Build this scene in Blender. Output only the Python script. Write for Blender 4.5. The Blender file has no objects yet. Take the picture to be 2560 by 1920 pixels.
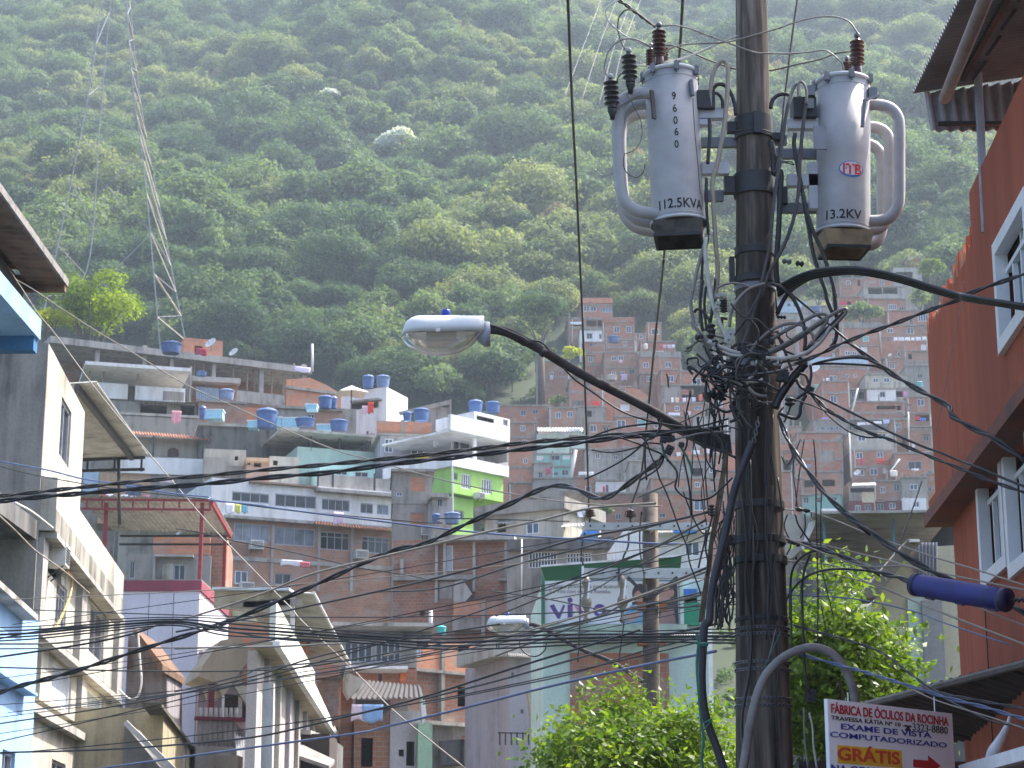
import bpy, math, random
import numpy as np
from math import sin, cos, tan, pi, radians, sqrt, atan2
from mathutils import Vector
# ------------------------------------------------------------ camera, sky, sun, exposure
S = bpy.context.scene
C = S.collection
R = random.Random(7)
F = 5000.0                 # focal length in photo pixels (photo 2560 x 1920)
PITCH = radians(14.0)
EYE = Vector((0, 0, 1.6))
cam = bpy.data.cameras.new("camera")
cam.sensor_width = 36.0
cam.lens = 36.0 * F / 2560.0
cam.clip_start = 0.2
cam.clip_end = 4000
cam.dof.use_dof = True
cam.dof.focus_distance = 18.6
cam.dof.aperture_fstop = 7.0
co = bpy.data.objects.new("camera", cam)
co.location = EYE
co.rotation_euler = (pi / 2 + PITCH, 0, 0)
C.objects.link(co)
S.camera = co
SUN_AZ = radians(62)       # clockwise from +Y (straight ahead) towards +X (right)
SUN_EL = radians(54)
w = bpy.data.worlds.new("World")
S.world = w
w.use_nodes = True
wn = w.node_tree.nodes
sky = wn.new("ShaderNodeTexSky")
sky.sky_type = 'NISHITA'
sky.sun_disc = False
sky.sun_elevation = SUN_EL
sky.sun_rotation = SUN_AZ
sky.altitude = 50
sky.air_density = 0.75
sky.dust_density = 4.0
sky.ozone_density = 1.0
wn["Background"].inputs[1].default_value = 0.15
w.node_tree.links.new(sky.outputs[0], wn["Background"].inputs[0])
sl = bpy.data.lights.new("sun", 'SUN')
sl.energy = 3.3
sl.angle = radians(0.5)
sl.color = (1.0, 0.95, 0.87)
so = bpy.data.objects.new("sun", sl)
sd = Vector((sin(SUN_AZ) * cos(SUN_EL), cos(SUN_AZ) * cos(SUN_EL), sin(SUN_EL)))
so.rotation_euler = sd.to_track_quat('Z', 'Y').to_euler()
so.location = (60, 40, 120)
C.objects.link(so)
S.view_settings.view_transform = 'Standard'
S.view_settings.look = 'None'
S.view_settings.gamma = 1.0
S.view_settings.use_curve_mapping = False
S.view_settings.exposure = 1.8
S.cycles.max_bounces = 6
S.cycles.transparent_max_bounces = 8
S.cycles.volume_bounces = 1
S.cycles.use_denoising = True
# ------------------------------------------------------------ photo geometry helpers
CR = dict(o=(0, 0, .8641), a1=(0, 0, 1.728), a2=(0, 480, 3.456), a3=(0, 820, 3.456), a4=(0, 1260, 2.514),
   a5=(440, 1160, 3.456), a6=(440, 1440, 3.456), a7=(960, 1160, 3.456), a8=(960, 1440, 3.456),
   b1=(1400, 0, 3.687), b2=(1700, 0, 3.687), b3=(1450, 350, 3.687), b4=(1750, 350, 3.687),
   b5=(1650, 700, 3.687), b6=(1600, 1100, 3.687), b7=(1700, 1470, 3.687), b8=(2200, 0, 3.456),
   c1=(1960, 1470, 3.687), c2=(2160, 450, 2.765), c3=(2160, 1000, 2.765), c4=(1300, 720, 3.456),
   c5=(1900, 640, 4.424), c6=(1900, 960, 4.424), c7=(1300, 1280, 4.424), c8=(960, 740, 3.456), p=(0, 0, 1),
   d1=(460, 860, 3.95), d2=(280, 1420, 3.318), d3=(0, 1100, 2.023))
def uv(k, x, y):
 a = CR[k]
 return a[0] + x / a[2], a[1] + y / a[2]
def ray(u, v):
 cx, cy = (u - 1280) / F, (960 - v) / F
 return Vector((cx, cos(PITCH) - sin(PITCH) * cy, sin(PITCH) + cos(PITCH) * cy))
def P(u, v, Y):
 """the point of the world plane y = Y seen at photo pixel (u, v)"""
 r = ray(u, v)
 return EYE + r * (Y / r.y)
def PC(k, x, y, Y):
 return P(*uv(k, x, y), Y)
def proj(p):
 d = Vector(p) - EYE
 f = d.y * cos(PITCH) + d.z * sin(PITCH)
 h = -d.y * sin(PITCH) + d.z * cos(PITCH)
 return 1280 + F * d.x / f, 960 - F * h / f
# ------------------------------------------------------------ objects
def tag(o, label=None, cat=None, group=None, kind=None):
 if label: o['label'] = label
 if cat: o['category'] = cat
 if group: o['group'] = group
 if kind: o['kind'] = kind
 return o
def thing(name, label, cat, loc=(0, 0, 0), rz=0.0, group=None):
 o = bpy.data.objects.new(name, None)
 C.objects.link(o)
 o.location = loc
 o.rotation_euler = (0, 0, rz)
 o.empty_display_size = 0.2
 return tag(o, label, cat, group)
def mesh(name, verts, faces, mats, smooth=False, mi=None):
 me = bpy.data.meshes.new(name)
 me.from_pydata(verts, [], faces)
 for m in (mats if isinstance(mats, (list, tuple)) else [mats]):
  me.materials.append(m)
 if mi is not None:
  me.polygons.foreach_set('material_index', mi)
 if smooth:
  me.polygons.foreach_set('use_smooth', [True] * len(me.polygons))
 me.update()
 return me
def link(name, me, parent=None, loc=(0, 0, 0), rz=0.0):
 o = bpy.data.objects.new(name, me)
 C.objects.link(o)
 o.location = loc
 o.rotation_euler = (0, 0, rz)
 if parent: o.parent = parent
 return o
def spline(pts, seg=8):
 """Catmull-Rom through the points"""
 pts = [Vector(p) for p in pts]
 if len(pts) < 3: return pts
 q = [pts[0] * 2 - pts[1]] + pts + [pts[-1] * 2 - pts[-2]]
 out = []
 for i in range(1, len(q) - 2):
  a, b, c, d = q[i - 1:i + 3]
  for k in range(seg):
   t = k / seg
   out.append(0.5 * ((2 * b) + (c - a) * t + (2 * a - 5 * b + 4 * c - d) * t * t + (3 * b - a - 3 * c + d) * t ** 3))
 out.append(pts[-1])
 return out
class MB:
 def __init__(s, org=None):
  s.v, s.f, s.m = [], [], []
  s.cur = 0
 def face(s, pts):
  b = len(s.v)
  s.v += [tuple(p) for p in pts]
  s.f.append(tuple(range(b, b + len(pts))))
  s.m.append(s.cur)
  return s
 def box(s, x0, x1, y0, y1, z0, z1):
  b = len(s.v)
  s.v += [(x, y, z) for z in (z0, z1) for y in (y0, y1) for x in (x0, x1)]
  for q in ((0, 2, 3, 1), (4, 5, 7, 6), (0, 1, 5, 4), (2, 6, 7, 3), (0, 4, 6, 2), (1, 3, 7, 5)):
   s.f.append(tuple(b + i for i in q))
   s.m.append(s.cur)
  return s
 def prism(s, poly, y0, y1):
  """(x, z) outline, anticlockwise seen from -y, extruded from y0 to y1"""
  n = len(poly)
  b = len(s.v)
  s.v += [(x, y0, z) for x, z in poly] + [(x, y1, z) for x, z in poly]
  s.f.append(tuple(range(b, b + n)))
  s.f.append(tuple(range(b + 2 * n - 1, b + n - 1, -1)))
  s.m += [s.cur] * 2
  for i in range(n):
   j = (i + 1) % n
   s.f.append((b + j, b + i, b + n + i, b + n + j))
   s.m.append(s.cur)
  return s
 def slab(s, pts, t):
  """four or more points of a sheet, thickened downwards by t"""
  n = len(pts)
  b = len(s.v)
  s.v += [tuple(p) for p in pts] + [(p[0], p[1], p[2] - t) for p in pts]
  s.f.append(tuple(range(b, b + n)))
  s.f.append(tuple(range(b + 2 * n - 1, b + n - 1, -1)))
  s.m += [s.cur] * 2
  for i in range(n):
   j = (i + 1) % n
   s.f.append((b + i, b + n + i, b + n + j, b + j))
   s.m.append(s.cur)
  return s
 def tube(s, pts, r, n=6, caps=True):
  pts = [Vector(p) for p in pts]
  m = len(pts)
  rr = r if isinstance(r, (list, tuple)) else [r] * m
  b = len(s.v)
  up = None
  for i, p in enumerate(pts):
   t = (pts[min(i + 1, m - 1)] - pts[max(i - 1, 0)])
   if t.length < 1e-9: t = Vector((0, 0, 1))
   t.normalize()
   if up is None:
    up = t.orthogonal().normalized()
   else:
    up = up - t * up.dot(t)
    if up.length < 1e-6: up = t.orthogonal()
    up.normalize()
   w2 = t.cross(up)
   for k in range(n):
    a = 2 * pi * k / n
    s.v.append(tuple(p + (up * cos(a) + w2 * sin(a)) * rr[i]))
  for i in range(m - 1):
   for k in range(n):
    k2 = (k + 1) % n
    s.f.append((b + i * n + k, b + i * n + k2, b + (i + 1) * n + k2, b + (i + 1) * n + k))
    s.m.append(s.cur)
  if caps:
   s.f.append(tuple(b + k for k in range(n - 1, -1, -1)))
   s.f.append(tuple(b + (m - 1) * n + k for k in range(n)))
   s.m += [s.cur] * 2
  return s
 def lathe(s, prof, n=24, o=(0, 0, 0), ax=None, caps=True):
  """(radius, height) profile turned round an axis (default z) through o"""
  o = Vector(o)
  az = Vector(ax).normalized() if ax is not None else Vector((0, 0, 1))
  ux = az.orthogonal().normalized() if ax is not None else Vector((1, 0, 0))
  uy = az.cross(ux)
  b = len(s.v)
  for r, h in prof:
   for k in range(n):
    a = 2 * pi * k / n
    s.v.append(tuple(o + ux * (r * cos(a)) + uy * (r * sin(a)) + az * h))
  for i in range(len(prof) - 1):
   for k in range(n):
    k2 = (k + 1) % n
    s.f.append((b + i * n + k, b + i * n + k2, b + (i + 1) * n + k2, b + (i + 1) * n + k))
    s.m.append(s.cur)
  if caps:
   s.f.append(tuple(b + k for k in range(n - 1, -1, -1)))
   s.f.append(tuple(b + (len(prof) - 1) * n + k for k in range(n)))
   s.m += [s.cur] * 2
  return s
 def bar(s, a, b_, w_, h_=None):
  """a rectangular bar between two points"""
  a, b_ = Vector(a), Vector(b_)
  h_ = h_ or w_
  t = (b_ - a).normalized()
  x = t.cross(Vector((0, 0, 1)))
  if x.length < 1e-4: x = Vector((1, 0, 0))
  x.normalize()
  y = x.cross(t)
  b = len(s.v)
  for p in (a, b_):
   for i, j in ((-1, -1), (1, -1), (1, 1), (-1, 1)):
    s.v.append(tuple(p + x * (i * w_ / 2) + y * (j * h_ / 2)))
  for q in ((3, 2, 1, 0), (4, 5, 6, 7), (0, 1, 5, 4), (1, 2, 6, 5), (2, 3, 7, 6), (3, 0, 4, 7)):
   s.f.append(tuple(b + i for i in q))
   s.m.append(s.cur)
  return s
 def shift(s, o):
  s.v = [(p[0] - o[0], p[1] - o[1], p[2] - o[2]) for p in s.v]
  return s
 def build(s, name, mats, parent=None, smooth=False, loc=(0, 0, 0), rz=0.0):
  many = isinstance(mats, (list, tuple))
  return link(name, mesh(name, s.v, s.f, mats, smooth, s.m if many else None), parent, loc, rz)
# ------------------------------------------------------------ materials
MC = {}
def nodes(key):
 m = bpy.data.materials.new(key)
 m.use_nodes = True
 nt = m.node_tree
 return m, nt, nt.nodes["Principled BSDF"], nt.nodes.new, nt.links.new
def rgb(c): return (c[0], c[1], c[2], 1)
def mixrgb(nt, fac, a, b, mode='MIX'):
 n = nt.nodes.new("ShaderNodeMix")
 n.data_type = 'RGBA'
 n.blend_type = mode
 for sock, val in ((0, fac), (6, a), (7, b)):
  if hasattr(val, 'is_linked') or hasattr(val, 'node'):
   nt.links.new(val, n.inputs[sock])
  elif isinstance(val, (tuple, list)):
   n.inputs[sock].default_value = rgb(val)
  else:
   n.inputs[sock].default_value = val
 return n.outputs[2]
def ramp(nt, src, stops):
 n = nt.nodes.new("ShaderNodeValToRGB")
 while len(n.color_ramp.elements) < len(stops): n.color_ramp.elements.new(0.5)
 for e, (p_, c) in zip(n.color_ramp.elements, stops):
  e.position = p_
  e.color = rgb(c if isinstance(c, (tuple, list)) else (c, c, c))
 nt.links.new(src, n.inputs[0])
 return n.outputs[0]
def noise(nt, scale, detail=4, sc=(1, 1, 1), co_='Object', rough=0.6):
 tc = nt.nodes.new("ShaderNodeTexCoord")
 mp = nt.nodes.new("ShaderNodeMapping")
 mp.inputs['Scale'].default_value = sc
 nt.links.new(tc.outputs[co_], mp.inputs[0])
 n = nt.nodes.new("ShaderNodeTexNoise")
 n.inputs['Scale'].default_value = scale
 n.inputs['Detail'].default_value = detail
 n.inputs['Roughness'].default_value = rough
 nt.links.new(mp.outputs[0], n.inputs[0])
 return n.outputs['Fac']
def bump(nt, bs, src, st, dist=0.02):
 b = nt.nodes.new("ShaderNodeBump")
 b.inputs['Strength'].default_value = st
 b.inputs['Distance'].default_value = dist
 nt.links.new(src, b.inputs['Height'])
 nt.links.new(b.outputs[0], bs.inputs['Normal'])
def plain(key, col, rough=0.6, metal=0.0, var=0.25, scale=6.0, bmp=0.0, spec=0.5):
 """a paint, plastic or metal with slight uneven wear"""
 if key in MC: return MC[key]
 m, nt, bs, new, ln = nodes(key)
 n = noise(nt, scale)
 d = tuple(c * (1 - var) for c in col)
 l = tuple(min(1, c * (1 + var * 0.6)) for c in col)
 ln(ramp(nt, n, [(0.3, d), (0.5, col), (0.75, l)]), bs.inputs['Base Color'])
 bs.inputs['Roughness'].default_value = rough
 bs.inputs['Metallic'].default_value = metal
 bs.inputs['Specular IOR Level'].default_value = spec
 if bmp: bump(nt, bs, n, bmp)
 MC[key] = m
 return m
def stucco(key, col, dirt=(0.12, 0.11, 0.10), amt=0.55, rough=0.9, sc=1.0):
 """rendered or concrete wall: patchy, with vertical rain streaks and grime"""
 if key in MC: return MC[key]
 m, nt, bs, new, ln = nodes(key)
 a = ramp(nt, noise(nt, 0.9 * sc, 6), [(0.30, 0), (0.66, 1)])
 b = ramp(nt, noise(nt, 1.6 * sc, 5, (1, 1, 0.12)), [(0.40, 0), (0.70, 1)])
 f = mixrgb(nt, 1.0, a, b, 'MULTIPLY')
 g = noise(nt, 14 * sc, 3)
 base = ramp(nt, g, [(0.25, tuple(c * 0.82 for c in col)), (0.7, col)])
 k = new("ShaderNodeMath")
 k.operation = 'MULTIPLY'
 k.inputs[1].default_value = amt * 2.2
 k.use_clamp = True
 ln(f, k.inputs[0])
 ln(mixrgb(nt, k.outputs[0], base, dirt), bs.inputs['Base Color'])
 bs.inputs['Roughness'].default_value = rough
 bs.inputs['Specular IOR Level'].default_value = 0.25
 bump(nt, bs, g, 0.25, 0.02)
 MC[key] = m
 return m
def brick(key, c1, c2, mortar=(0.30, 0.26, 0.23), bw=0.32, bh=0.19, grime=0.5, ms=0.012):
 """hollow clay block wall, with smeared mortar and grime"""
 if key in MC: return MC[key]
 m, nt, bs, new, ln = nodes(key)
 tc = new("ShaderNodeTexCoord")
 sx = new("ShaderNodeSeparateXYZ")
 ln(tc.outputs['Object'], sx.inputs[0])
 ad = new("ShaderNodeMath")
 ln(sx.outputs[0], ad.inputs[0])
 ln(sx.outputs[1], ad.inputs[1])
 cb = new("ShaderNodeCombineXYZ")
 ln(ad.outputs[0], cb.inputs[0])
 ln(sx.outputs[2], cb.inputs[1])
 br = new("ShaderNodeTexBrick")
 br.inputs['Color1'].default_value = rgb(c1)
 br.inputs['Color2'].default_value = rgb(c2)
 br.inputs['Mortar'].default_value = rgb(mortar)
 br.inputs['Scale'].default_value = 1.0
 br.inputs['Mortar Size'].default_value = ms
 br.inputs['Brick Width'].default_value = bw
 br.inputs['Row Height'].default_value = bh
 br.inputs['Bias'].default_value = -0.1
 ln(cb.outputs[0], br.inputs[0])
 n1 = ramp(nt, noise(nt, 0.8, 7), [(0.42, 0), (0.72, grime)])
 c = mixrgb(nt, n1, br.outputs['Color'], (0.11, 0.085, 0.075))
 n2 = ramp(nt, noise(nt, 0.55, 6, (1, 1, 2.0)), [(0.50, 0), (0.66, 0.75)])
 c = mixrgb(nt, n2, c, mortar)
 ln(c, bs.inputs['Base Color'])
 bs.inputs['Roughness'].default_value = 0.95
 bs.inputs['Specular IOR Level'].default_value = 0.15
 bump(nt, bs, br.outputs['Fac'], 0.4, -0.01)
 MC[key] = m
 return m
def glassy(key, col=(0.03, 0.035, 0.045), rough=0.12):
 if key in MC: return MC[key]
 m, nt, bs, new, ln = nodes(key)
 ln(ramp(nt, noise(nt, 1.3, 2), [(0.35, tuple(c * 0.5 for c in col)), (0.65, col)]), bs.inputs['Base Color'])
 bs.inputs['Roughness'].default_value = rough
 MC[key] = m
 return m
# ------------------------------------------------------------ terrain and hillside
GY = [-60, 50, 75, 100, 135, 165, 190, 205, 230, 250, 262, 284, 298, 312, 340, 362, 500, 800, 1150]
GZ = [0, 0, 1, 3, 9, 18, 27, 31, 38, 42, 49, 62, 69, 77, 92, 107, 186, 375, 560]
def ridge(x, y):
 return (sin(x * 0.021 + y * 0.013) + 0.7 * sin(x * 0.043 - y * 0.017 + 1.3) + 0.5 * sin(x * 0.011 + 2.1 + y * 0.031))
def zg(x, y):
 z = float(np.interp(y, GY, GZ))
 k = min(1, max(0, (y - 370) / 250))
 return z + k * 9.0 * ridge(x, y)
def terrain():
 xs = np.linspace(-420, 420, 141)
 ys = np.concatenate([np.linspace(-60, 100, 33), np.linspace(108, 1150, 131)])
 v = [(x, y, zg(x, y)) for y in ys for x in xs]
 n = len(xs)
 f = [(j * n + i, j * n + i + 1, (j + 1) * n + i + 1, (j + 1) * n + i) for j in range(len(ys) - 1) for i in range(n - 1)]
 m, nt, bs, new, ln = nodes("hillside_soil")
 c = ramp(nt, noise(nt, 0.06, 8), [(0.3, (0.012, 0.022, 0.008)), (0.55, (0.03, 0.045, 0.016)), (0.75, (0.07, 0.055, 0.03))])
 ln(c, bs.inputs['Base Color'])
 bs.inputs['Roughness'].default_value = 1
 o = link("hillside", mesh("hillside", v, f, m, True))
 tag(o, "steep green hillside rising behind the houses", "hillside", kind='structure')
 # the street far below the frame, a sheet of asphalt just above the valley floor
 m2 = plain("asphalt", (0.05, 0.05, 0.052), 0.9, var=0.3, scale=3)
 st = link("street", mesh("street", [(-7, -40, .004), (4, -40, .004), (4, 48, .004), (-7, 48, .004)], [(0, 1, 2, 3)], m2))
 tag(st, "asphalt street below the pole", "street", kind='structure')
# ------------------------------------------------------------ foliage
def leafmat(key, lo, mid, hi, transl=0.35, rough=0.65, spec=0.14):
 m, nt, bs, new, ln = nodes(key)
 at = new("ShaderNodeAttribute")
 at.attribute_name = "tone"
 oi = new("ShaderNodeObjectInfo")
 ad = new("ShaderNodeMath")
 ad.operation = 'MULTIPLY_ADD'
 ad.inputs[1].default_value = 0.5
 ln(at.outputs['Fac'], ad.inputs[0])
 mu = new("ShaderNodeMath")
 mu.operation = 'MULTIPLY'
 mu.inputs[1].default_value = 0.5
 ln(oi.outputs['Random'], mu.inputs[0])
 ln(mu.outputs[0], ad.inputs[2])
 c = ramp(nt, ad.outputs[0], [(0.05, lo), (0.5, mid), (0.95, hi)])
 ln(c, bs.inputs['Base Color'])
 bs.inputs['Roughness'].default_value = rough
 bs.inputs['Specular IOR Level'].default_value = spec
 tr = new("ShaderNodeBsdfTranslucent")
 cc = mixrgb(nt, 1.0, c, (1.25, 1.3, 0.6), 'MULTIPLY')
 ln(cc, tr.inputs[0])
 mx = new("ShaderNodeMixShader")
 mx.inputs[0].default_value = transl
 ln(bs.outputs[0], mx.inputs[1])
 ln(tr.outputs[0], mx.inputs[2])
 ln(mx.outputs[0], nt.nodes["Material Output"].inputs[0])
 MC[key] = m
 return m
def leaves(rng, cen, nor, size, tone, asp=0.55):
 """pointed leaves (kites) at the centres, roughly facing the normals"""
 n = len(cen)
 nor = nor + rng.normal(0, 0.55, (n, 3))
 nor /= np.linalg.norm(nor, axis=1, keepdims=True) + 1e-9
 t = rng.normal(0, 1, (n, 3))
 t -= nor * (t * nor).sum(1, keepdims=True)
 t /= np.linalg.norm(t, axis=1, keepdims=True) + 1e-9
 b = np.cross(nor, t)
 s = size[:, None]
 q = np.stack([cen - t * s * .5, cen + b * s * asp * .5 - t * s * .05 - nor * s * .06, cen + t * s * .55, cen - b * s * asp * .5 - t * s * .05 - nor * s * .06], 1)
 return q.reshape(-1, 3), tone
def leafmesh(name, verts, tone, mat):
 n = len(verts) // 4
 me = bpy.data.meshes.new(name)
 me.vertices.add(n * 4)
 me.vertices.foreach_set('co', verts.astype(np.float32).ravel())
 me.loops.add(n * 4)
 me.loops.foreach_set('vertex_index', np.arange(n * 4, dtype=np.int32))
 me.polygons.add(n)
 me.polygons.foreach_set('loop_start', np.arange(0, n * 4, 4, dtype=np.int32))
 me.polygons.foreach_set('loop_total', np.full(n, 4, np.int32))
 at = me.attributes.new("tone", 'FLOAT', 'FACE')
 at.data.foreach_set('value', tone.astype(np.float32))
 me.materials.append(mat)
 me.update()
 return me
def crown(seed, n, rad, h, leaf, lobes=9, z0=0.0, flat=0.92, spread=0.62):
 """leaf kites over several lobes: returns verts, tone"""
 rng = np.random.default_rng(seed)
 V, Tn = [], []
 for i in range(lobes):
  a = rng.uniform(0, 2 * pi)
  rr = rad * spread * sqrt(rng.uniform(0, 1))
  zz = z0 + h * (0.20 + 0.62 * (1 - (rr / rad) ** 2) * rng.uniform(0.5, 1.15))
  lr = rad * rng.uniform(0.30, 0.50)
  m = int(n / lobes * (lr / (rad * 0.4)) ** 2)
  d = rng.normal(0, 1, (m, 3))
  d /= np.linalg.norm(d, axis=1, keepdims=True)
  d[:, 2] = np.where(d[:, 2] < -0.35, -d[:, 2], d[:, 2])
  k = rng.uniform(0.62, 1.08, (m, 1)) ** 0.7
  bump_ = 1 + 0.18 * np.sin(d[:, :1] * 5 + seed) * np.cos(d[:, 1:2] * 6 + i)
  c = d * k * bump_ * lr * np.array([1, 1, flat]) + np.array([rr * cos(a), rr * sin(a), zz])
  nn = d * 1.0 + np.array([0, 0, 0.3])
  v, _ = leaves(rng, c, nn, rng.uniform(0.7, 1.3, m) * leaf, None)
  V.append(v)
  Tn.append(np.clip(rng.uniform(0.15, 0.85) + rng.normal(0, 0.16, m), 0, 1))
 return np.concatenate(V), np.concatenate(Tn)
def trunkmesh(name, h, r, rad, seed, mat, nl=5):
 rr = random.Random(seed)
 b = MB()
 b.tube(spline([(0, 0, -1.0), (rr.uniform(-.1, .1) * h * .3, rr.uniform(-.1, .1) * h * .3, h * .5), (0, 0, h)], 4), [r * 1.3] + [r] * 5 + [r * 0.8] * 3, 7)
 for i in range(nl):
  a = 2 * pi * i / nl + rr.uniform(-.4, .4)
  k = rr.uniform(.45, .75)
  b.tube(spline([(0, 0, h * .85), (cos(a) * rad * k * .5, sin(a) * rad * k * .5, h + rad * .25), (cos(a) * rad * k, sin(a) * rad * k, h + rad * .6)], 3),
    [r * .55, r * .5, r * .45, r * .35, r * .28, r * .2, r * .12], 5)
 return mesh(name, b.v, b.f, mat, True)
terrain()
BARK = plain("bark", (0.09, 0.07, 0.055), 0.95, var=0.4, scale=5)
G_DARK = leafmat("foliage_dark", (0.030, 0.062, 0.034), (0.064, 0.112, 0.056), (0.125, 0.180, 0.078), .42)
G_MID = leafmat("foliage_mid", (0.056, 0.100, 0.046), (0.115, 0.172, 0.070), (0.21, 0.272, 0.108), .42)
G_OLIVE = leafmat("foliage_olive", (0.090, 0.125, 0.054), (0.172, 0.210, 0.086), (0.285, 0.30, 0.13), .42)
G_BROWN = leafmat("foliage_brown", (0.13, 0.11, 0.075), (0.21, 0.17, 0.12), (0.30, 0.23, 0.15), .42)
G_WHITE = leafmat("foliage_white", (0.5, 0.52, 0.48), (0.75, 0.77, 0.74), (0.85, 0.86, 0.84), .3)
G_LIME = leafmat("foliage_lime", (0.08, 0.14, 0.012), (0.24, 0.32, 0.022), (0.44, 0.45, 0.04), 0.55)
G_RED = leafmat("foliage_red", (0.10, 0.03, 0.03), (0.17, 0.05, 0.05), (0.22, 0.08, 0.06))
KINDS = [  # material, radius, height, leaf, lobes, count of leaves, label
 (G_DARK, 4.8, 6.2, .62, 10, 2300, "dense dark green tree in the forest above the rooftops"),
 (G_DARK, 4.2, 7.0, .55, 11, 2300, "tall dark green tree in the forest above the rooftops"),
 (G_MID, 5.2, 6.0, .60, 12, 2500, "broad mid green tree in the forest above the rooftops"),
 (G_MID, 3.9, 5.6, .55, 9, 2000, "rounded mid green tree in the forest above the rooftops"),
 (G_MID, 4.6, 7.2, .70, 8, 1700, "loose mid green tree in the forest above the rooftops"),
 (G_OLIVE, 4.4, 5.2, .58, 9, 1900, "yellowish olive tree in the forest above the rooftops"),
 (G_OLIVE, 3.8, 6.0, .55, 9, 1700, "pale olive tree in the forest above the rooftops"),
 (G_BROWN, 3.8, 5.2, .50, 8, 1300, "thin brownish tree in the forest above the rooftops"),
 (G_MID, 7.4, 7.6, .62, 20, 4600, "huge spreading green tree in the forest above the rooftops"),
 (G_DARK, 6.6, 9.0, .60, 18, 4200, "huge dark green tree towering in the forest above the rooftops"),
 (G_OLIVE, 6.8, 6.4, .58, 17, 3600, "huge pale olive tree in the forest above the rooftops"),
]
PROTO = []
for i, (m, r, h, lf, lo, n, lab) in enumerate(KINDS):
 v, t = crown(100 + i, n, r, h, lf, lo + 3, z0=1.0)
 PROTO.append((leafmesh("crown", v, t, m), trunkmesh("trunk", 3.4, .2, r, 50 + i, BARK), r, h, lab))
def put_tree(i, x, y, s, rz, label=None, group="trees of the forest edge", name="forest_tree", z=None, sz=1.0):
 cm, tm, r, h, lab = PROTO[i]
 t = thing(name, label or lab, "tree", (x, y, (zg(x, y) if z is None else z) - 0.4), rz, group)
 t.scale = (s, s, s * sz)
 link("crown", cm, t)
 link("trunk", tm, t)
 return t
def forest_line(u):
 """photo row below which the houses stand"""
 return float(np.interp(u, [0, 380, 420, 800, 1000, 1280, 1320, 1420, 1540, 1600, 1700, 1715, 1850, 1945, 1960, 2100, 2200, 2270, 2350, 2560],
       [862, 868, 905, 955, 1035, 1035, 900, 780, 790, 810, 850, 925, 945, 860, 745, 715, 690, 765, 775, 790]))
def forest():
 rng = np.random.default_rng(3)
 pts = []
 y = 205.0
 while y < 980:
  step = 3.8 + 0.0022 * (y - 200)
  half = 0.29 * y + 14
  x = -half
  while x < half:
   px, py = x + rng.uniform(-.45, .45) * step, y + rng.uniform(-.45, .45) * step
   z = zg(px, py)
   u, v = proj((px, py, z))
   if -140 < u < 2700 and v > -160 and v < forest_line(u) - 4:
    if not (v > 860 and u < 1000 and rng.random() < .0):
     pts.append((px, py, z, v))
   x += step * 1.05
  y += step * 0.92
 pts.sort(key=lambda p: p[1])
 w_ = [.13, .11, .16, .14, .12, .10, .07, .04, .06, .04, .03]
 kinds = rng.choice(11, len(pts), p=w_)
 patch = [sin(p[0] * .045 + 1) + sin(p[1] * .037 + p[0] * .02) for p in pts]
 near, far = [], []
 for p, k, q in zip(pts, kinds, patch):
  if q > .8 and rng.random() < .6: k = (5, 10, 6)[int(rng.integers(3))]
  if q < -.9 and rng.random() < .7: k = (0, 1, 9)[int(rng.integers(3))]
  (near if len(near) < 290 else far).append((p, int(k)))
 for (p, k) in near:
  put_tree(k, p[0], p[1], min(1.3, max(.5, rng.lognormal(-.28, .30))), rng.uniform(0, 6.28), z=p[2])
 # the rest of the wood is one mass
 me = bpy.data.meshes.new("forest_points")
 me.from_pydata([p[:3] for p, k in far], [], [])
 a = me.attributes.new("pick", 'INT', 'POINT')
 a.data.foreach_set('value', [k for p, k in far])
 a = me.attributes.new("size", 'FLOAT', 'POINT')
 a.data.foreach_set('value', [min(1.75, max(.55, rng.lognormal(-.20, .40))) for _ in far])
 a = me.attributes.new("turn", 'FLOAT', 'POINT')
 a.data.foreach_set('value', [rng.uniform(0, 6.28) for _ in far])
 o = link("forest", me)
 tag(o, "hazy green forest covering the whole hillside", "forest", kind='stuff')
 pc = bpy.data.collections.new("forest_kinds")
 for i, (cm, tm, r, h, lab) in enumerate(PROTO):
  q = bpy.data.objects.new("kind_%d" % i, cm)
  pc.objects.link(q)
 ng = bpy.data.node_groups.new("forest_scatter", 'GeometryNodeTree')
 ng.interface.new_socket("Geometry", in_out='INPUT', socket_type='NodeSocketGeometry')
 ng.interface.new_socket("Geometry", in_out='OUTPUT', socket_type='NodeSocketGeometry')
 N, L = ng.nodes.new, ng.links.new
 gi, go = N("NodeGroupInput"), N("NodeGroupOutput")
 ci = N("GeometryNodeCollectionInfo")
 ci.inputs[0].default_value = pc
 ci.inputs[1].default_value = True
 ci.inputs[2].default_value = True
 ip = N("GeometryNodeInstanceOnPoints")
 def attr(nm, ty):
  n = N("GeometryNodeInputNamedAttribute")
  n.data_type = ty
  n.inputs[0].default_value = nm
  return n.outputs[0]
 L(gi.outputs[0], ip.inputs['Points'])
 L(ci.outputs[0], ip.inputs['Instance'])
 ip.inputs['Pick Instance'].default_value = True
 L(attr("pick", 'INT'), ip.inputs['Instance Index'])
 cx = N("ShaderNodeCombineXYZ")
 L(attr("turn", 'FLOAT'), cx.inputs[2])
 L(cx.outputs[0], ip.inputs['Rotation'])
 L(attr("size", 'FLOAT'), ip.inputs['Scale'])
 L(ip.outputs[0], go.inputs[0])
 o.modifiers.new("scatter", 'NODES').node_group = ng
 print("forest", len(near), len(far))
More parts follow.
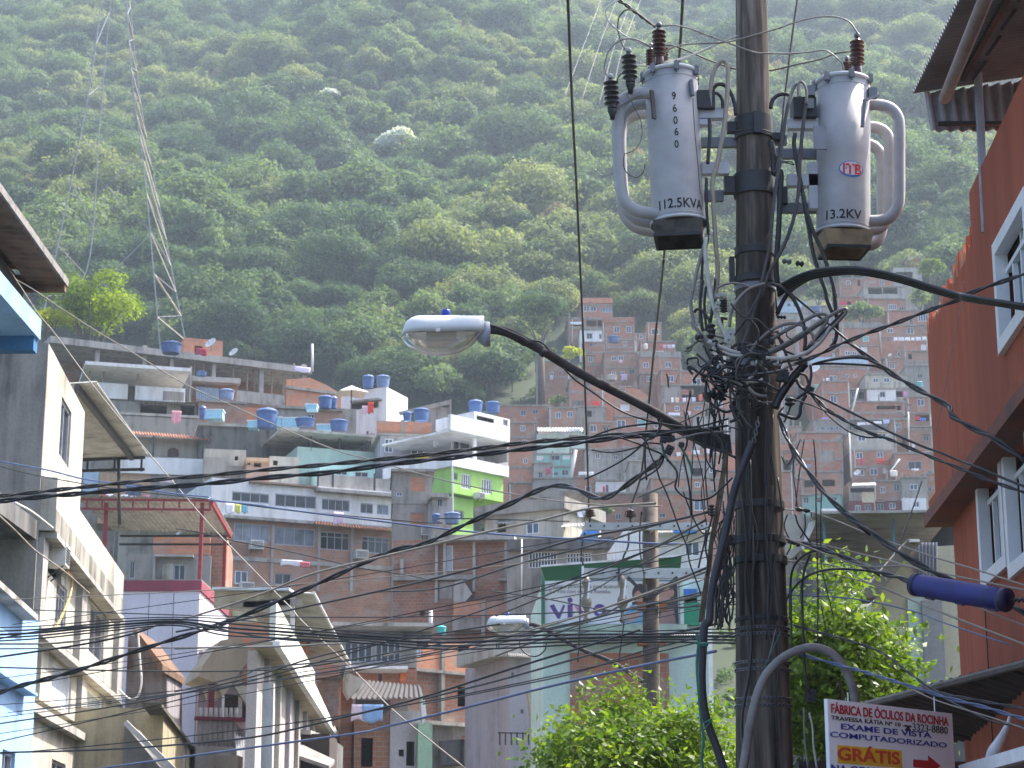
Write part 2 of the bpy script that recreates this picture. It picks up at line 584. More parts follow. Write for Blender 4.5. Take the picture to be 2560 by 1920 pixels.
def scrub():
 """low bushes and weeds on the open ground between the houses"""
 rng = np.random.default_rng(9)
 V, Tn = [], []
 n = 0
 while n < 1500:
  y = rng.uniform(150, 380)
  x = rng.uniform(-.29, .29) * y
  u, v = proj((x, y, zg(x, y)))
  if v < forest_line(u) - 30: continue
  n += 1
  a, t = crown(int(rng.integers(1e6)), 46, rng.uniform(.7, 1.9), rng.uniform(.8, 2.0), .5, 2, z0=-.3)
  V.append(a + np.array([x, y, zg(x, y)]))
  Tn.append(t)
 o = link("scrub", leafmesh("scrub", np.concatenate(V), np.concatenate(Tn), G_DARK))
 tag(o, "low green scrub on the open ground between the houses", "scrub", kind='stuff')
forest()
scrub()
def on_hill(u, v):
 """first point of the hillside seen at photo pixel (u, v)"""
 r = ray(u, v)
 y = 60.0
 while y < 1100:
  p = EYE + r * (y / r.y)
  if p.z < zg(p.x, y): return p
  y += 1.0
 return EYE + r * (1000 / r.y)
# trees one can pick out of the wood
def special(k, x, y, key_mat, rad_px, label, seed, name="flowering_tree", h=1.0, leaf=.5, n=1700, lift=0.0, Y=None, cat="tree"):
 u, v = uv(k, x, y)
 p = on_hill(u, v) if Y is None else P(u, v, Y)
 r = rad_px * p.y / F
 if Y is None: p = P(u, v, p.y - 22)
 zb = zg(p.x, p.y)
 zc = p.z + lift - r * 0.62 * h
 t = thing(name, label, cat, (p.x, p.y, zb))
 v_, tn = crown(seed, n, r, r * 1.15 * h, leaf, 12, z0=zc - zb, flat=.7)
 link("crown", leafmesh("crown", v_, tn, key_mat), t)
 link("trunk", trunkmesh("trunk", max(1.5, zc - zb + .25 * r), r * .055, r, seed, BARK), t)
 return t
special('a1', 1725, 625, G_WHITE, 62, "largest white flowering tree in the middle of the forest, above the lamp", 1, leaf=1.0, n=3800)
special('a1', 1500, 632, G_WHITE, 28, "small white flowering tree beside the largest white one in the forest", 2, leaf=.6, n=700)
special('a1', 1250, 365, G_WHITE, 32, "upper left of two whitish trees high in the forest centre", 3, leaf=.9, n=1600)
special('a1', 1415, 412, G_WHITE, 30, "lower right of two whitish trees high in the forest centre", 4, leaf=.9, n=1600)
special('a1', 435, 870, G_WHITE, 42, "white flowering tree seen through the legs of the pylon", 5, leaf=.5, n=1100)
special('a1', 800, 505, G_BROWN, 26, "small rust brown tree right of the pylon in the forest", 6, leaf=.6, n=800)
special('a1', 680, 372, G_BROWN, 28, "brown tree close to the pylon's upper right leg", 7, leaf=.6, n=800)
special('a1', 195, 715, G_RED, 34, "dark red tree on the left side of the forest", 8, leaf=.6, n=800)
special('a1', 1800, 480, G_OLIVE, 48, "broad pale olive tree above the largest white flowering tree", 9, leaf=.7, n=1500)
special('a2', 800, 1080, G_LIME, 150, "bright yellow-green tree above the unfinished concrete building, largest of its pair", 10, "bright_tree", leaf=.34, n=9000, Y=198, lift=1.0, h=1.45)
special('a2', 420, 1110, G_LIME, 66, "smaller bright yellow-green tree beside the rusty gutter", 11, "bright_tree", leaf=.34, n=2400, Y=196)
special('c4', 170, 230, G_DARK, 95, "tall dark tree at the forest edge left of the topmost brick house", 12, "forest_tree", h=1.5, leaf=.45, n=4200, Y=300)
special('c4', 460, 590, G_LIME, 32, "small bright tree growing between the brick houses under the lamp arm", 13, "bright_tree", h=1.7, leaf=.4, n=1200, Y=312)
special('c4', 1000, 150, G_MID, 66, "big light green tree right of the topmost brick house", 14, "forest_tree", leaf=.45, n=2800, Y=352)
special('c4', 320, 980, G_OLIVE, 30, "pale bush above the row of brick houses left of the red sheet", 15, "bush", h=.8, leaf=.35, n=900, Y=284, cat="bush")
special('c5', 1130, 640, G_MID, 52, "palm-like green clump on the roofs right of the pole", 16, "garden_tree", h=.9, leaf=.6, n=1700, Y=326)
special('c5', 1760, 470, G_MID, 44, "round green tree beside the orange wall's jagged top", 17, "garden_tree", h=1.2, leaf=.45, n=1700, Y=342)
special('c5', 1900, 150, G_LIME, 40, "light green tree beside the topmost small brick hut", 18, "garden_tree", h=1.4, leaf=.45, n=1500, Y=350)
special('c5', 640, 420, G_DARK, 40, "dark green tree behind the pale blue house right of the pole", 19, "garden_tree", h=1.3, leaf=.5, n=1500, Y=345)
special('c5', 320, 900, G_MID, 26, "narrow green tree close behind the pole among the brick houses", 20, "garden_tree", h=1.9, leaf=.4, n=1100, Y=322)
special('c4', 1440, 620, G_MID, 42, "green tree at the right end of the brick houses, beside the cable tangle", 21, "garden_tree", h=1.7, leaf=.5, n=1700, Y=322)
special('a7', 1880, 410, G_MID, 30, "small tree behind the far pole's upper crossarm", 22, "garden_tree", h=.9, leaf=.4, n=1100, Y=200)
# ------------------------------------------------------------ building kit
bA = brick("brick_red", (0.42, 0.17, 0.10), (0.33, 0.13, 0.08))
bB = brick("brick_brown", (0.36, 0.17, 0.105), (0.28, 0.135, 0.085), grime=.6)
bC = brick("brick_orange", (0.54, 0.23, 0.12), (0.45, 0.18, 0.10), grime=.35)
bD = brick("brick_pale", (0.42, 0.22, 0.14), (0.36, 0.18, 0.12), (0.32, 0.29, 0.26))
cg = stucco("concrete_grey", (0.32, 0.30, 0.27), amt=.6)
cf = stucco("front_concrete", (0.27, 0.26, 0.235), (0.08, 0.075, 0.07), .8)
cd = stucco("concrete_dark", (0.17, 0.165, 0.16), (0.05, 0.05, 0.05), .8)
cl = stucco("concrete_light", (0.42, 0.40, 0.37), amt=.5)
cw = stucco("white_paint", (0.78, 0.78, 0.78), (0.34, 0.32, 0.30), .35)
cr = stucco("cream_paint", (0.50, 0.47, 0.40), (0.20, 0.18, 0.15), .6)
yl = stucco("yellow_paint", (0.47, 0.42, 0.28), (0.2, 0.18, 0.13), .7)
ta = stucco("tan_paint", (0.50, 0.34, 0.22), (0.25, 0.18, 0.12), .4)
te = stucco("teal_paint", (0.20, 0.46, 0.42), (0.15, 0.2, 0.18), .3)
mi_ = stucco("mint_paint", (0.50, 0.64, 0.58), (0.3, 0.32, 0.28), .35)
lb = stucco("pale_blue_paint", (0.36, 0.48, 0.60), (0.2, 0.24, 0.28), .35)
gr = stucco("lime_paint", (0.36, 0.62, 0.16), (0.25, 0.34, 0.14), .3)
lv = stucco("lavender_paint", (0.47, 0.44, 0.47), (0.25, 0.22, 0.24), .45)
mr = stucco("maroon_paint", (0.18, 0.045, 0.065), (0.1, 0.04, 0.05), .4)
rd = plain("red_paint", (0.45, 0.03, 0.035), .5, var=.3)
ALU = plain("white_frame", (0.74, 0.75, 0.77), .4, var=.08)
ALG = plain("grey_frame", (0.34, 0.36, 0.40), .45, var=.15)
DARKM = plain("dark_steel", (0.035, 0.035, 0.037), .6, var=.3)
GLA = glassy("window_glass")
GLB = glassy("curtained_glass", (0.22, 0.25, 0.30), .2)
GLC = glassy("blue_glass", (0.08, 0.11, 0.17), .15)
TIN = plain("tin_sheet", (0.46, 0.46, 0.45), .55, .25, var=.3, scale=1.2)
TIND = plain("weathered_sheet", (0.25, 0.24, 0.23), .8, var=.45, scale=1.5)
TILE = plain("clay_tile", (0.42, 0.19, 0.11), .9, var=.4, scale=2)
ASB = stucco("fibre_cement_sheet", (0.52, 0.51, 0.48), (0.2, 0.19, 0.17), .55)
MATS = dict(bA=bA, bB=bB, bC=bC, bD=bD, cg=cg, cd=cd, cl=cl, cw=cw, cr=cr, yl=yl, ta=ta, te=te, mi=mi_, lb=lb, gr=gr, lv=lv, mr=mr)
def corr(b, p00, p10, p01, p11, waves, amp, nrm, t=.012, per=6):
 """corrugated sheet between four corners; the ridges run from p00-p10 to p01-p11"""
 p00, p10, p01, p11, nrm = map(Vector, (p00, p10, p01, p11, nrm))
 n = waves * per
 rows = []
 for q0, q1 in ((p00, p10), (p01, p11)):
  rows.append([q0.lerp(q1, i / n) + nrm * (amp * sin(2 * pi * i / per)) for i in range(n + 1)])
 o = len(b.v)
 for r_ in rows: b.v += [tuple(p) for p in r_]
 for r_ in rows: b.v += [tuple(p - nrm * t) for p in r_]
 k = n + 1
 for i in range(n):
  b.f.append((o + i, o + i + 1, o + k + i + 1, o + k + i))
  b.f.append((o + 2 * k + i, o + 3 * k + i, o + 3 * k + i + 1, o + 2 * k + i + 1))
  b.f.append((o + i, o + 2 * k + i, o + 2 * k + i + 1, o + i + 1))
  b.f.append((o + k + i, o + k + i + 1, o + 3 * k + i + 1, o + 3 * k + i))
  b.m += [b.cur] * 4
 for a, c in ((0, k), (n, k + n)):
  b.f.append((o + a, o + c, o + 2 * k + c, o + 2 * k + a))
  b.m.append(b.cur)
 return b
class Bd:
 """a building seen front-on: local x along its front, y inwards, z up from its base"""
 def __init__(s, name, label, cat, k, x, y, Y, th=0.0, base=None, group=None):
  p = P(*uv(k, x, y), Y)
  s.th = radians(th)
  s.d = Vector((cos(s.th), sin(s.th), 0))
  s.n = Vector((-sin(s.th), cos(s.th), 0))
  s.o = Vector((p.x, p.y, zg(p.x, p.y) - 1.0 if base is None else base))
  s.e = thing(name, label, cat, s.o, s.th, group)
 def at(s, k, x, y, n=0.0):
  r = ray(*uv(k, x, y))
  q = s.o + s.n * n
  t = (q - EYE).dot(s.n) / r.dot(s.n)
  p = EYE + r * t
  return (p - s.o).dot(s.d), p.z - s.o.z
 def world(s, k, x, y, n=0.0):
  a, z = s.at(k, x, y, n)
  return s.o + s.d * a + s.n * n + Vector((0, 0, z))
 def loc(s, k, x, y, n=0.0):
  a, z = s.at(k, x, y, n)
  return Vector((a, n, z))
 ob = False              # True for a front seen at a grazing angle: heights are then read at the left edge
 def rect(s, k, x0, y0, x1, y1, n=0.0):
  ym, xm = (y0 + y1) / 2, (x0 if s.ob else (x0 + x1) / 2)
  return s.at(k, x0, ym, n)[0], s.at(k, x1, ym, n)[0], s.at(k, xm, y1, n)[1], s.at(k, xm, y0, n)[1]
 def wall(s, k, x0, y0, x1, y1, mat, dep=6.0, wins=(), down=True, n=0.0, name="wall", rev=.14, back=True):
  s0, s1, z0, z1 = s.rect(k, x0, y0, x1, y1, n)
  if down: z0 = 0.0
  ops = []
  for w_ in wins:
   kk = w_[5] if len(w_) > 5 else k
   a, b, c, d = s.rect(kk, *w_[:4], n)
   ops.append((max(a, s0 + .03), min(b, s1 - .03), max(c, z0 + .03), min(d, z1 - .03), w_[4]))
  ops = [o for o in ops if o[1] - o[0] > .05 and o[3] - o[2] > .05]
  xs = sorted({s0, s1} | {o[0] for o in ops} | {o[1] for o in ops})
  zs = sorted({z0, z1} | {o[2] for o in ops} | {o[3] for o in ops})
  b = MB()
  for i in range(len(xs) - 1):
   for j in range(len(zs) - 1):
    xm, zm = (xs[i] + xs[i + 1]) / 2, (zs[j] + zs[j + 1]) / 2
    if any(o[0] < xm < o[1] and o[2] < zm < o[3] for o in ops): continue
    b.face([(xs[i], n, zs[j]), (xs[i + 1], n, zs[j]), (xs[i + 1], n, zs[j + 1]), (xs[i], n, zs[j + 1])])
  y1_ = n + dep
  b.face([(s0, y1_, z0), (s0, n, z0), (s0, n, z1), (s0, y1_, z1)])
  b.face([(s1, n, z0), (s1, y1_, z0), (s1, y1_, z1), (s1, n, z1)])
  if back: b.face([(s1, y1_, z0), (s0, y1_, z0), (s0, y1_, z1), (s1, y1_, z1)])
  b.face([(s0, n, z1), (s1, n, z1), (s1, y1_, z1), (s0, y1_, z1)])
  b.face([(s0, y1_, z0), (s1, y1_, z0), (s1, n, z0), (s0, n, z0)])
  for a, c, d, e, ty in ops:
   yi = n + rev
   for q in (((a, n, d), (c, n, d), (c, yi, d), (a, yi, d)), ((a, yi, e), (c, yi, e), (c, n, e), (a, n, e)),
      ((a, n, d), (a, yi, d), (a, yi, e), (a, n, e)), ((c, yi, d), (c, n, d), (c, n, e), (c, yi, e))):
    b.face(q)
  o = b.build(name, mat, s.e)
  for a, c, d, e, ty in ops: s.window(a, c, d, e, ty, n + rev)
  return o
 def window(s, a, c, d, e, ty, y):
  if ty == 'd': return
  w_, h = c - a, e - d
  pane = {'w': GLC, 'W': GLC, 'n': GLA, 'N': GLA, 'K': GLA, 'b': GLB, 'g': GLA, 's': plain("shutter", (0.42, 0.47, 0.52), .6),
    'p': plain("white_shutter", (0.62, 0.63, 0.65), .6, var=.1), 'o': bC, 't': plain("teal_shutter", (0.16, 0.40, 0.38), .6),
    'B': GLB, 'r': plain("maroon_shutter", (0.16, 0.05, 0.05), .7)}[ty]
  if ty == 'o':
   MB().box(a, c, y - .10, y + .05, d, e).build("brick_infill", pane, s.e)
   return
  win = MB().box(a, c, y - .03, y, d, e).build("window", pane, s.e)
  f = min(.07, .09 * min(w_, h) + .01)
  b = MB()
  y0, y1 = y - .09, y - .031
  if ty == 'g':
   n_ = max(4, int(w_ / .16))
   for i in range(n_ + 1): b.box(a + (w_ - .03) * i / n_, a + (w_ - .03) * i / n_ + .03, y - .13, y - .10, d, e)
   for z in (d, (d + e) / 2, e - .03): b.box(a, c, y - .10, y - .07, z, z + .03)
   b.build("grille", ALU, win)
   return
  b.box(a, c, y0, y1, d, d + f).box(a, c, y0, y1, e - f, e)
  b.box(a, a + f, y0, y1, d + f, e - f).box(c - f, c, y0, y1, d + f, e - f)
  nd = {'w': 1, 'W': 3, 'n': 1, 'N': 3, 'K': 3, 'b': 1, 'B': 3}.get(ty, 0)
  for i in range(nd):
   x = a + w_ * (i + 1) / (nd + 1)
   b.box(x - f * .4, x + f * .4, y0 + .01, y1, d + f, e - f)
  if ty in 'N':
   b.box(a + f, c - f, y0 + .015, y1, e - h * .3, e - h * .3 + f * .6)
  b.build("frame", ALU if ty in 'wWpst' else ALG, win)
 def box(s, k, x0, y0, x1, y1, n0, n1, mat, name):
  a, c, d, e = s.rect(k, x0, y0, x1, y1, n0)
  return MB().box(a, c, n0, n1, d, e).build(name, mat, s.e)
 def poly(s, k, pts, n0, n1, mat, name):
  q = [s.at(k, x, y, n0) for x, y in pts]
  ar = sum(q[i - 1][0] * q[i][1] - q[i][0] * q[i - 1][1] for i in range(len(q)))
  if ar < 0: q.reverse()
  return MB().prism(q, n0, n1).build(name, mat, s.e)
 def sheet(s, pts, waves, amp, mat, name, t=.012):
  """corrugated roof through four (k, x, y, n) corners: p00, p10, p01, p11"""
  q = [s.loc(*p) for p in pts]
  nn = (q[1] - q[0]).cross(q[2] - q[0]).normalized()
  if nn.z < 0: nn = -nn
  b = MB()
  corr(b, q[0], q[1], q[2], q[3], waves, amp, nn, t)
  return b.build(name, mat, s.e)
# ------------------------------------------------------------ small things on the houses
CLOTH = {}
def cloth(p, w_, h, th, col, label, name="laundry", cat="laundry", group=None, seed=0):
 """a piece of washing hanging from a line, slightly rippled"""
 rr = random.Random(seed + int(w_ * 100))
 b = MB()
 nx, nz = 8, 5
 ph = rr.uniform(0, 6)
 for j in range(nz + 1):
  for i in range(nx + 1):
   x = (i / nx - .5) * w_ * (1 - .08 * j / nz * sin(ph))
   y = .05 * sin(i * 1.7 + ph) * (j / nz) * min(1, h)
   z = -h * j / nz * (1 - .1 * sin(i * .9 + ph))
   b.v.append((x, y, z))
 for j in range(nz):
  for i in range(nx):
   q = j * (nx + 1) + i
   b.f.append((q + nx + 1, q + nx + 2, q + 1, q))
   b.m.append(0)
 key = "cloth_%d_%d_%d" % tuple(int(c * 100) for c in col)
 o = b.build(name, plain(key, col, .9, var=.15, scale=9), None, True, p, th)
 sm = o.modifiers.new("thickness", 'SOLIDIFY')
 sm.thickness = .012
 return tag(o, label, cat, group)
TBLUE = plain("tank_blue", (0.05, 0.11, 0.27), .55, var=.4, scale=3)
TFADE = plain("tank_faded", (0.12, 0.19, 0.33), .7, var=.35, scale=3)
TDEEP = plain("tank_deep", (0.03, 0.06, 0.17), .5, var=.4, scale=3)
TLID = plain("tank_lid", (0.06, 0.13, 0.30), .45, var=.2, scale=3)
def tank(p, r, h, label, mat=None, group="blue rooftop water tanks"):
 t = thing("water_tank", label, "water tank", p, R.uniform(0, 3), group)
 mat = mat or R.choice((TBLUE, TBLUE, TFADE, TDEEP))
 h *= R.uniform(.85, 1.25)
 b = MB().lathe([(r * .82, 0), (r * .9, h * .3), (r * .91, h * .32), (r * .97, h * .7), (r * 1.02, h * .72), (r * 1.02, h * .76), (r * .99, h * .77)], 28)
 b.build("body", mat, t)
 b = MB().lathe([(r * 1.06, h * .78), (r * 1.06, h * .83), (r * .8, h * .93), (r * .25, h), (r * .2, h * 1.03)], 28)
 b.build("lid", TLID if mat in (TBLUE, TDEEP) else mat, t)
 return t
def acunit(p, th, label, w_=.6, h=.42):
 t = thing("air_conditioner", label, "air conditioner", p, th, "window air conditioners")
 MB().box(-w_ / 2, w_ / 2, -.35, .25, 0, h).build("casing", plain("ac_casing", (0.6, 0.6, 0.58), .5), t)
 g = MB()
 for i in range(6): g.box(-w_ * .44, w_ * .44, -.365, -.352, h * (.12 + i * .13), h * (.18 + i * .13))
 g.build("grille", DARKM, t)
 b = MB().bar((-w_ * .4, -.3, -.02), (-w_ * .4, .05, -.3), .03).bar((w_ * .4, -.3, -.02), (w_ * .4, .05, -.3), .03)
 b.build("bracket", DARKM, t)
 return t
def dish(p, r, label, az=-.6):
 t = thing("satellite_dish", label, "satellite dish", p, az)
 prof = [(r * k / 6, .28 * r * (k / 6) ** 2) for k in range(7)]
 ax = Vector((0, -.85, .55)).normalized()
 b = MB().lathe([(max(a, .003), h) for a, h in prof] + [(a, h - .02) for a, h in prof[::-1] if a > 0], 24, (0, 0, r * 1.2), ax, False)
 b.build("bowl", plain("dish_white", (0.62, 0.62, 0.6), .5), t, True)
 b = MB().tube([(0, .02, 0), (0, .02, r * 1.15)], .03).tube([(0, -.05, r * .7), (0, -.9 * r, r * 1.55)], .015)
 b.build("mast", DARKM, t)
 return t
PIPE = plain("white_pipe", (.66, .65, .62), .5)
# ------------------------------------------------------------ far favela on the right-hand slope
HN = {}
def H(k, x0, y0, x1, y1, mat, wins, label, th=0, Y=None, dep=6.5, beams=(), roof='slab', top=True, cat="house", name="brick_house", dy=0):
 um, vb = uv(k, (x0 + x1) / 2, y1)
 if Y is None: Y = on_hill(um, vb).y + dy
 b = Bd(name, label, cat, k, (x0 + x1) / 2, y1, Y, th)
 m = MATS[mat]
 b.wall(k, x0, y0, x1, y1, m, dep, wins)
 s0, s1, z0, z1 = b.rect(k, x0, y0, x1, y1)
 if roof == 'slab':
  MB().box(s0 - .12, s1 + .12, -.18, dep, z1 + .003, z1 + .2).build("roof_slab", cg, b.e)
 elif roof == 'parapet':
  q = MB().box(s0 - .1, s1 + .1, -.15, dep, z1 + .003, z1 + .18)
  q.box(s0, s1, -.02, .12, z1 + .18, z1 + 1.0)
  q.box(s0, s0 + .12, .12, dep, z1 + .18, z1 + 1.0).box(s1 - .12, s1, .12, dep, z1 + .18, z1 + 1.0)
  q.build("parapet", m if R.random() < .6 else cg, b.e)
 elif roof == 'tin':
  q = MB()
  corr(q, (s0 - .3, -.5, z1 + .05), (s1 + .3, -.5, z1 + .05), (s0 - .3, dep, z1 + .7), (s1 + .3, dep, z1 + .7), max(6, int((s1 - s0) / .3)), .04, (0, 0, 1))
  q.build("roof", TIND, b.e)
 if mat in ('bA', 'bB', 'bC', 'bD'):
  zt = z1 - .02
  cols = [s0 + .1, s1 - .1]
  if s1 - s0 > 6 and not any(w_[0] < (x0 + x1) / 2 < w_[2] for w_ in wins): cols.append((s0 + s1) / 2)
  for c in cols: MB().box(c - .1, c + .1, -.025, 0.05, 0, zt).build("concrete_column", cg, b.e)
 w_, h_ = s1 - s0, z1 - z0
 q = R.random()
 if mat[0] == 'b' and q < .6:
  a, c = s0 + w_ * R.uniform(.05, .5), z0 + h_ * R.uniform(.0, .5)
  MB().box(a, a + w_ * R.uniform(.2, .4), -.012, .02, c, c + h_ * R.uniform(.2, .4)).build("render_patch", R.choice((cg, cl, cd)), b.e) if not any(b.at(k, g[0], g[3])[0] < a + w_ * .4 and b.at(k, g[2], g[1])[0] > a for g in wins) else None
 if R.random() < .4:
  a = s0 + w_ * R.choice((.03, .97, .08))
  MB().tube([(a, -.07, max(0, z0 - 2)), (a + .05, -.07, (z0 + z1) / 2), (a, -.07, z1 + .1)], .05, 6).build("drain_pipe", PIPE, b.e)
 if roof and R.random() < .5:
  for a in (s0 + .15, s0 + w_ * .5, s1 - .15): MB().box(a - .1, a + .1, .1, .3, z1 + .2, z1 + R.uniform(.5, 1.3)).build("unfinished_column", cg, b.e)
 for g in wins:
  if g[4] in 'wWn' and R.random() < .25:
   a, c, d, e = b.rect(k, *g[:4])
   MB().box(a - .15, c + .15, -.5, .0, e + .12, e + .18).build("window_hood", R.choice((cg, TIND, ASB)), b.e)
 if beams:
  for yy in beams:
   z = b.at(k, (x0 + x1) / 2, yy)[1]
   MB().box(s0 - .03, s1 + .03, -.06, 0.04, z - .14, z + .14).build("concrete_beam", cg, b.e)
 return b
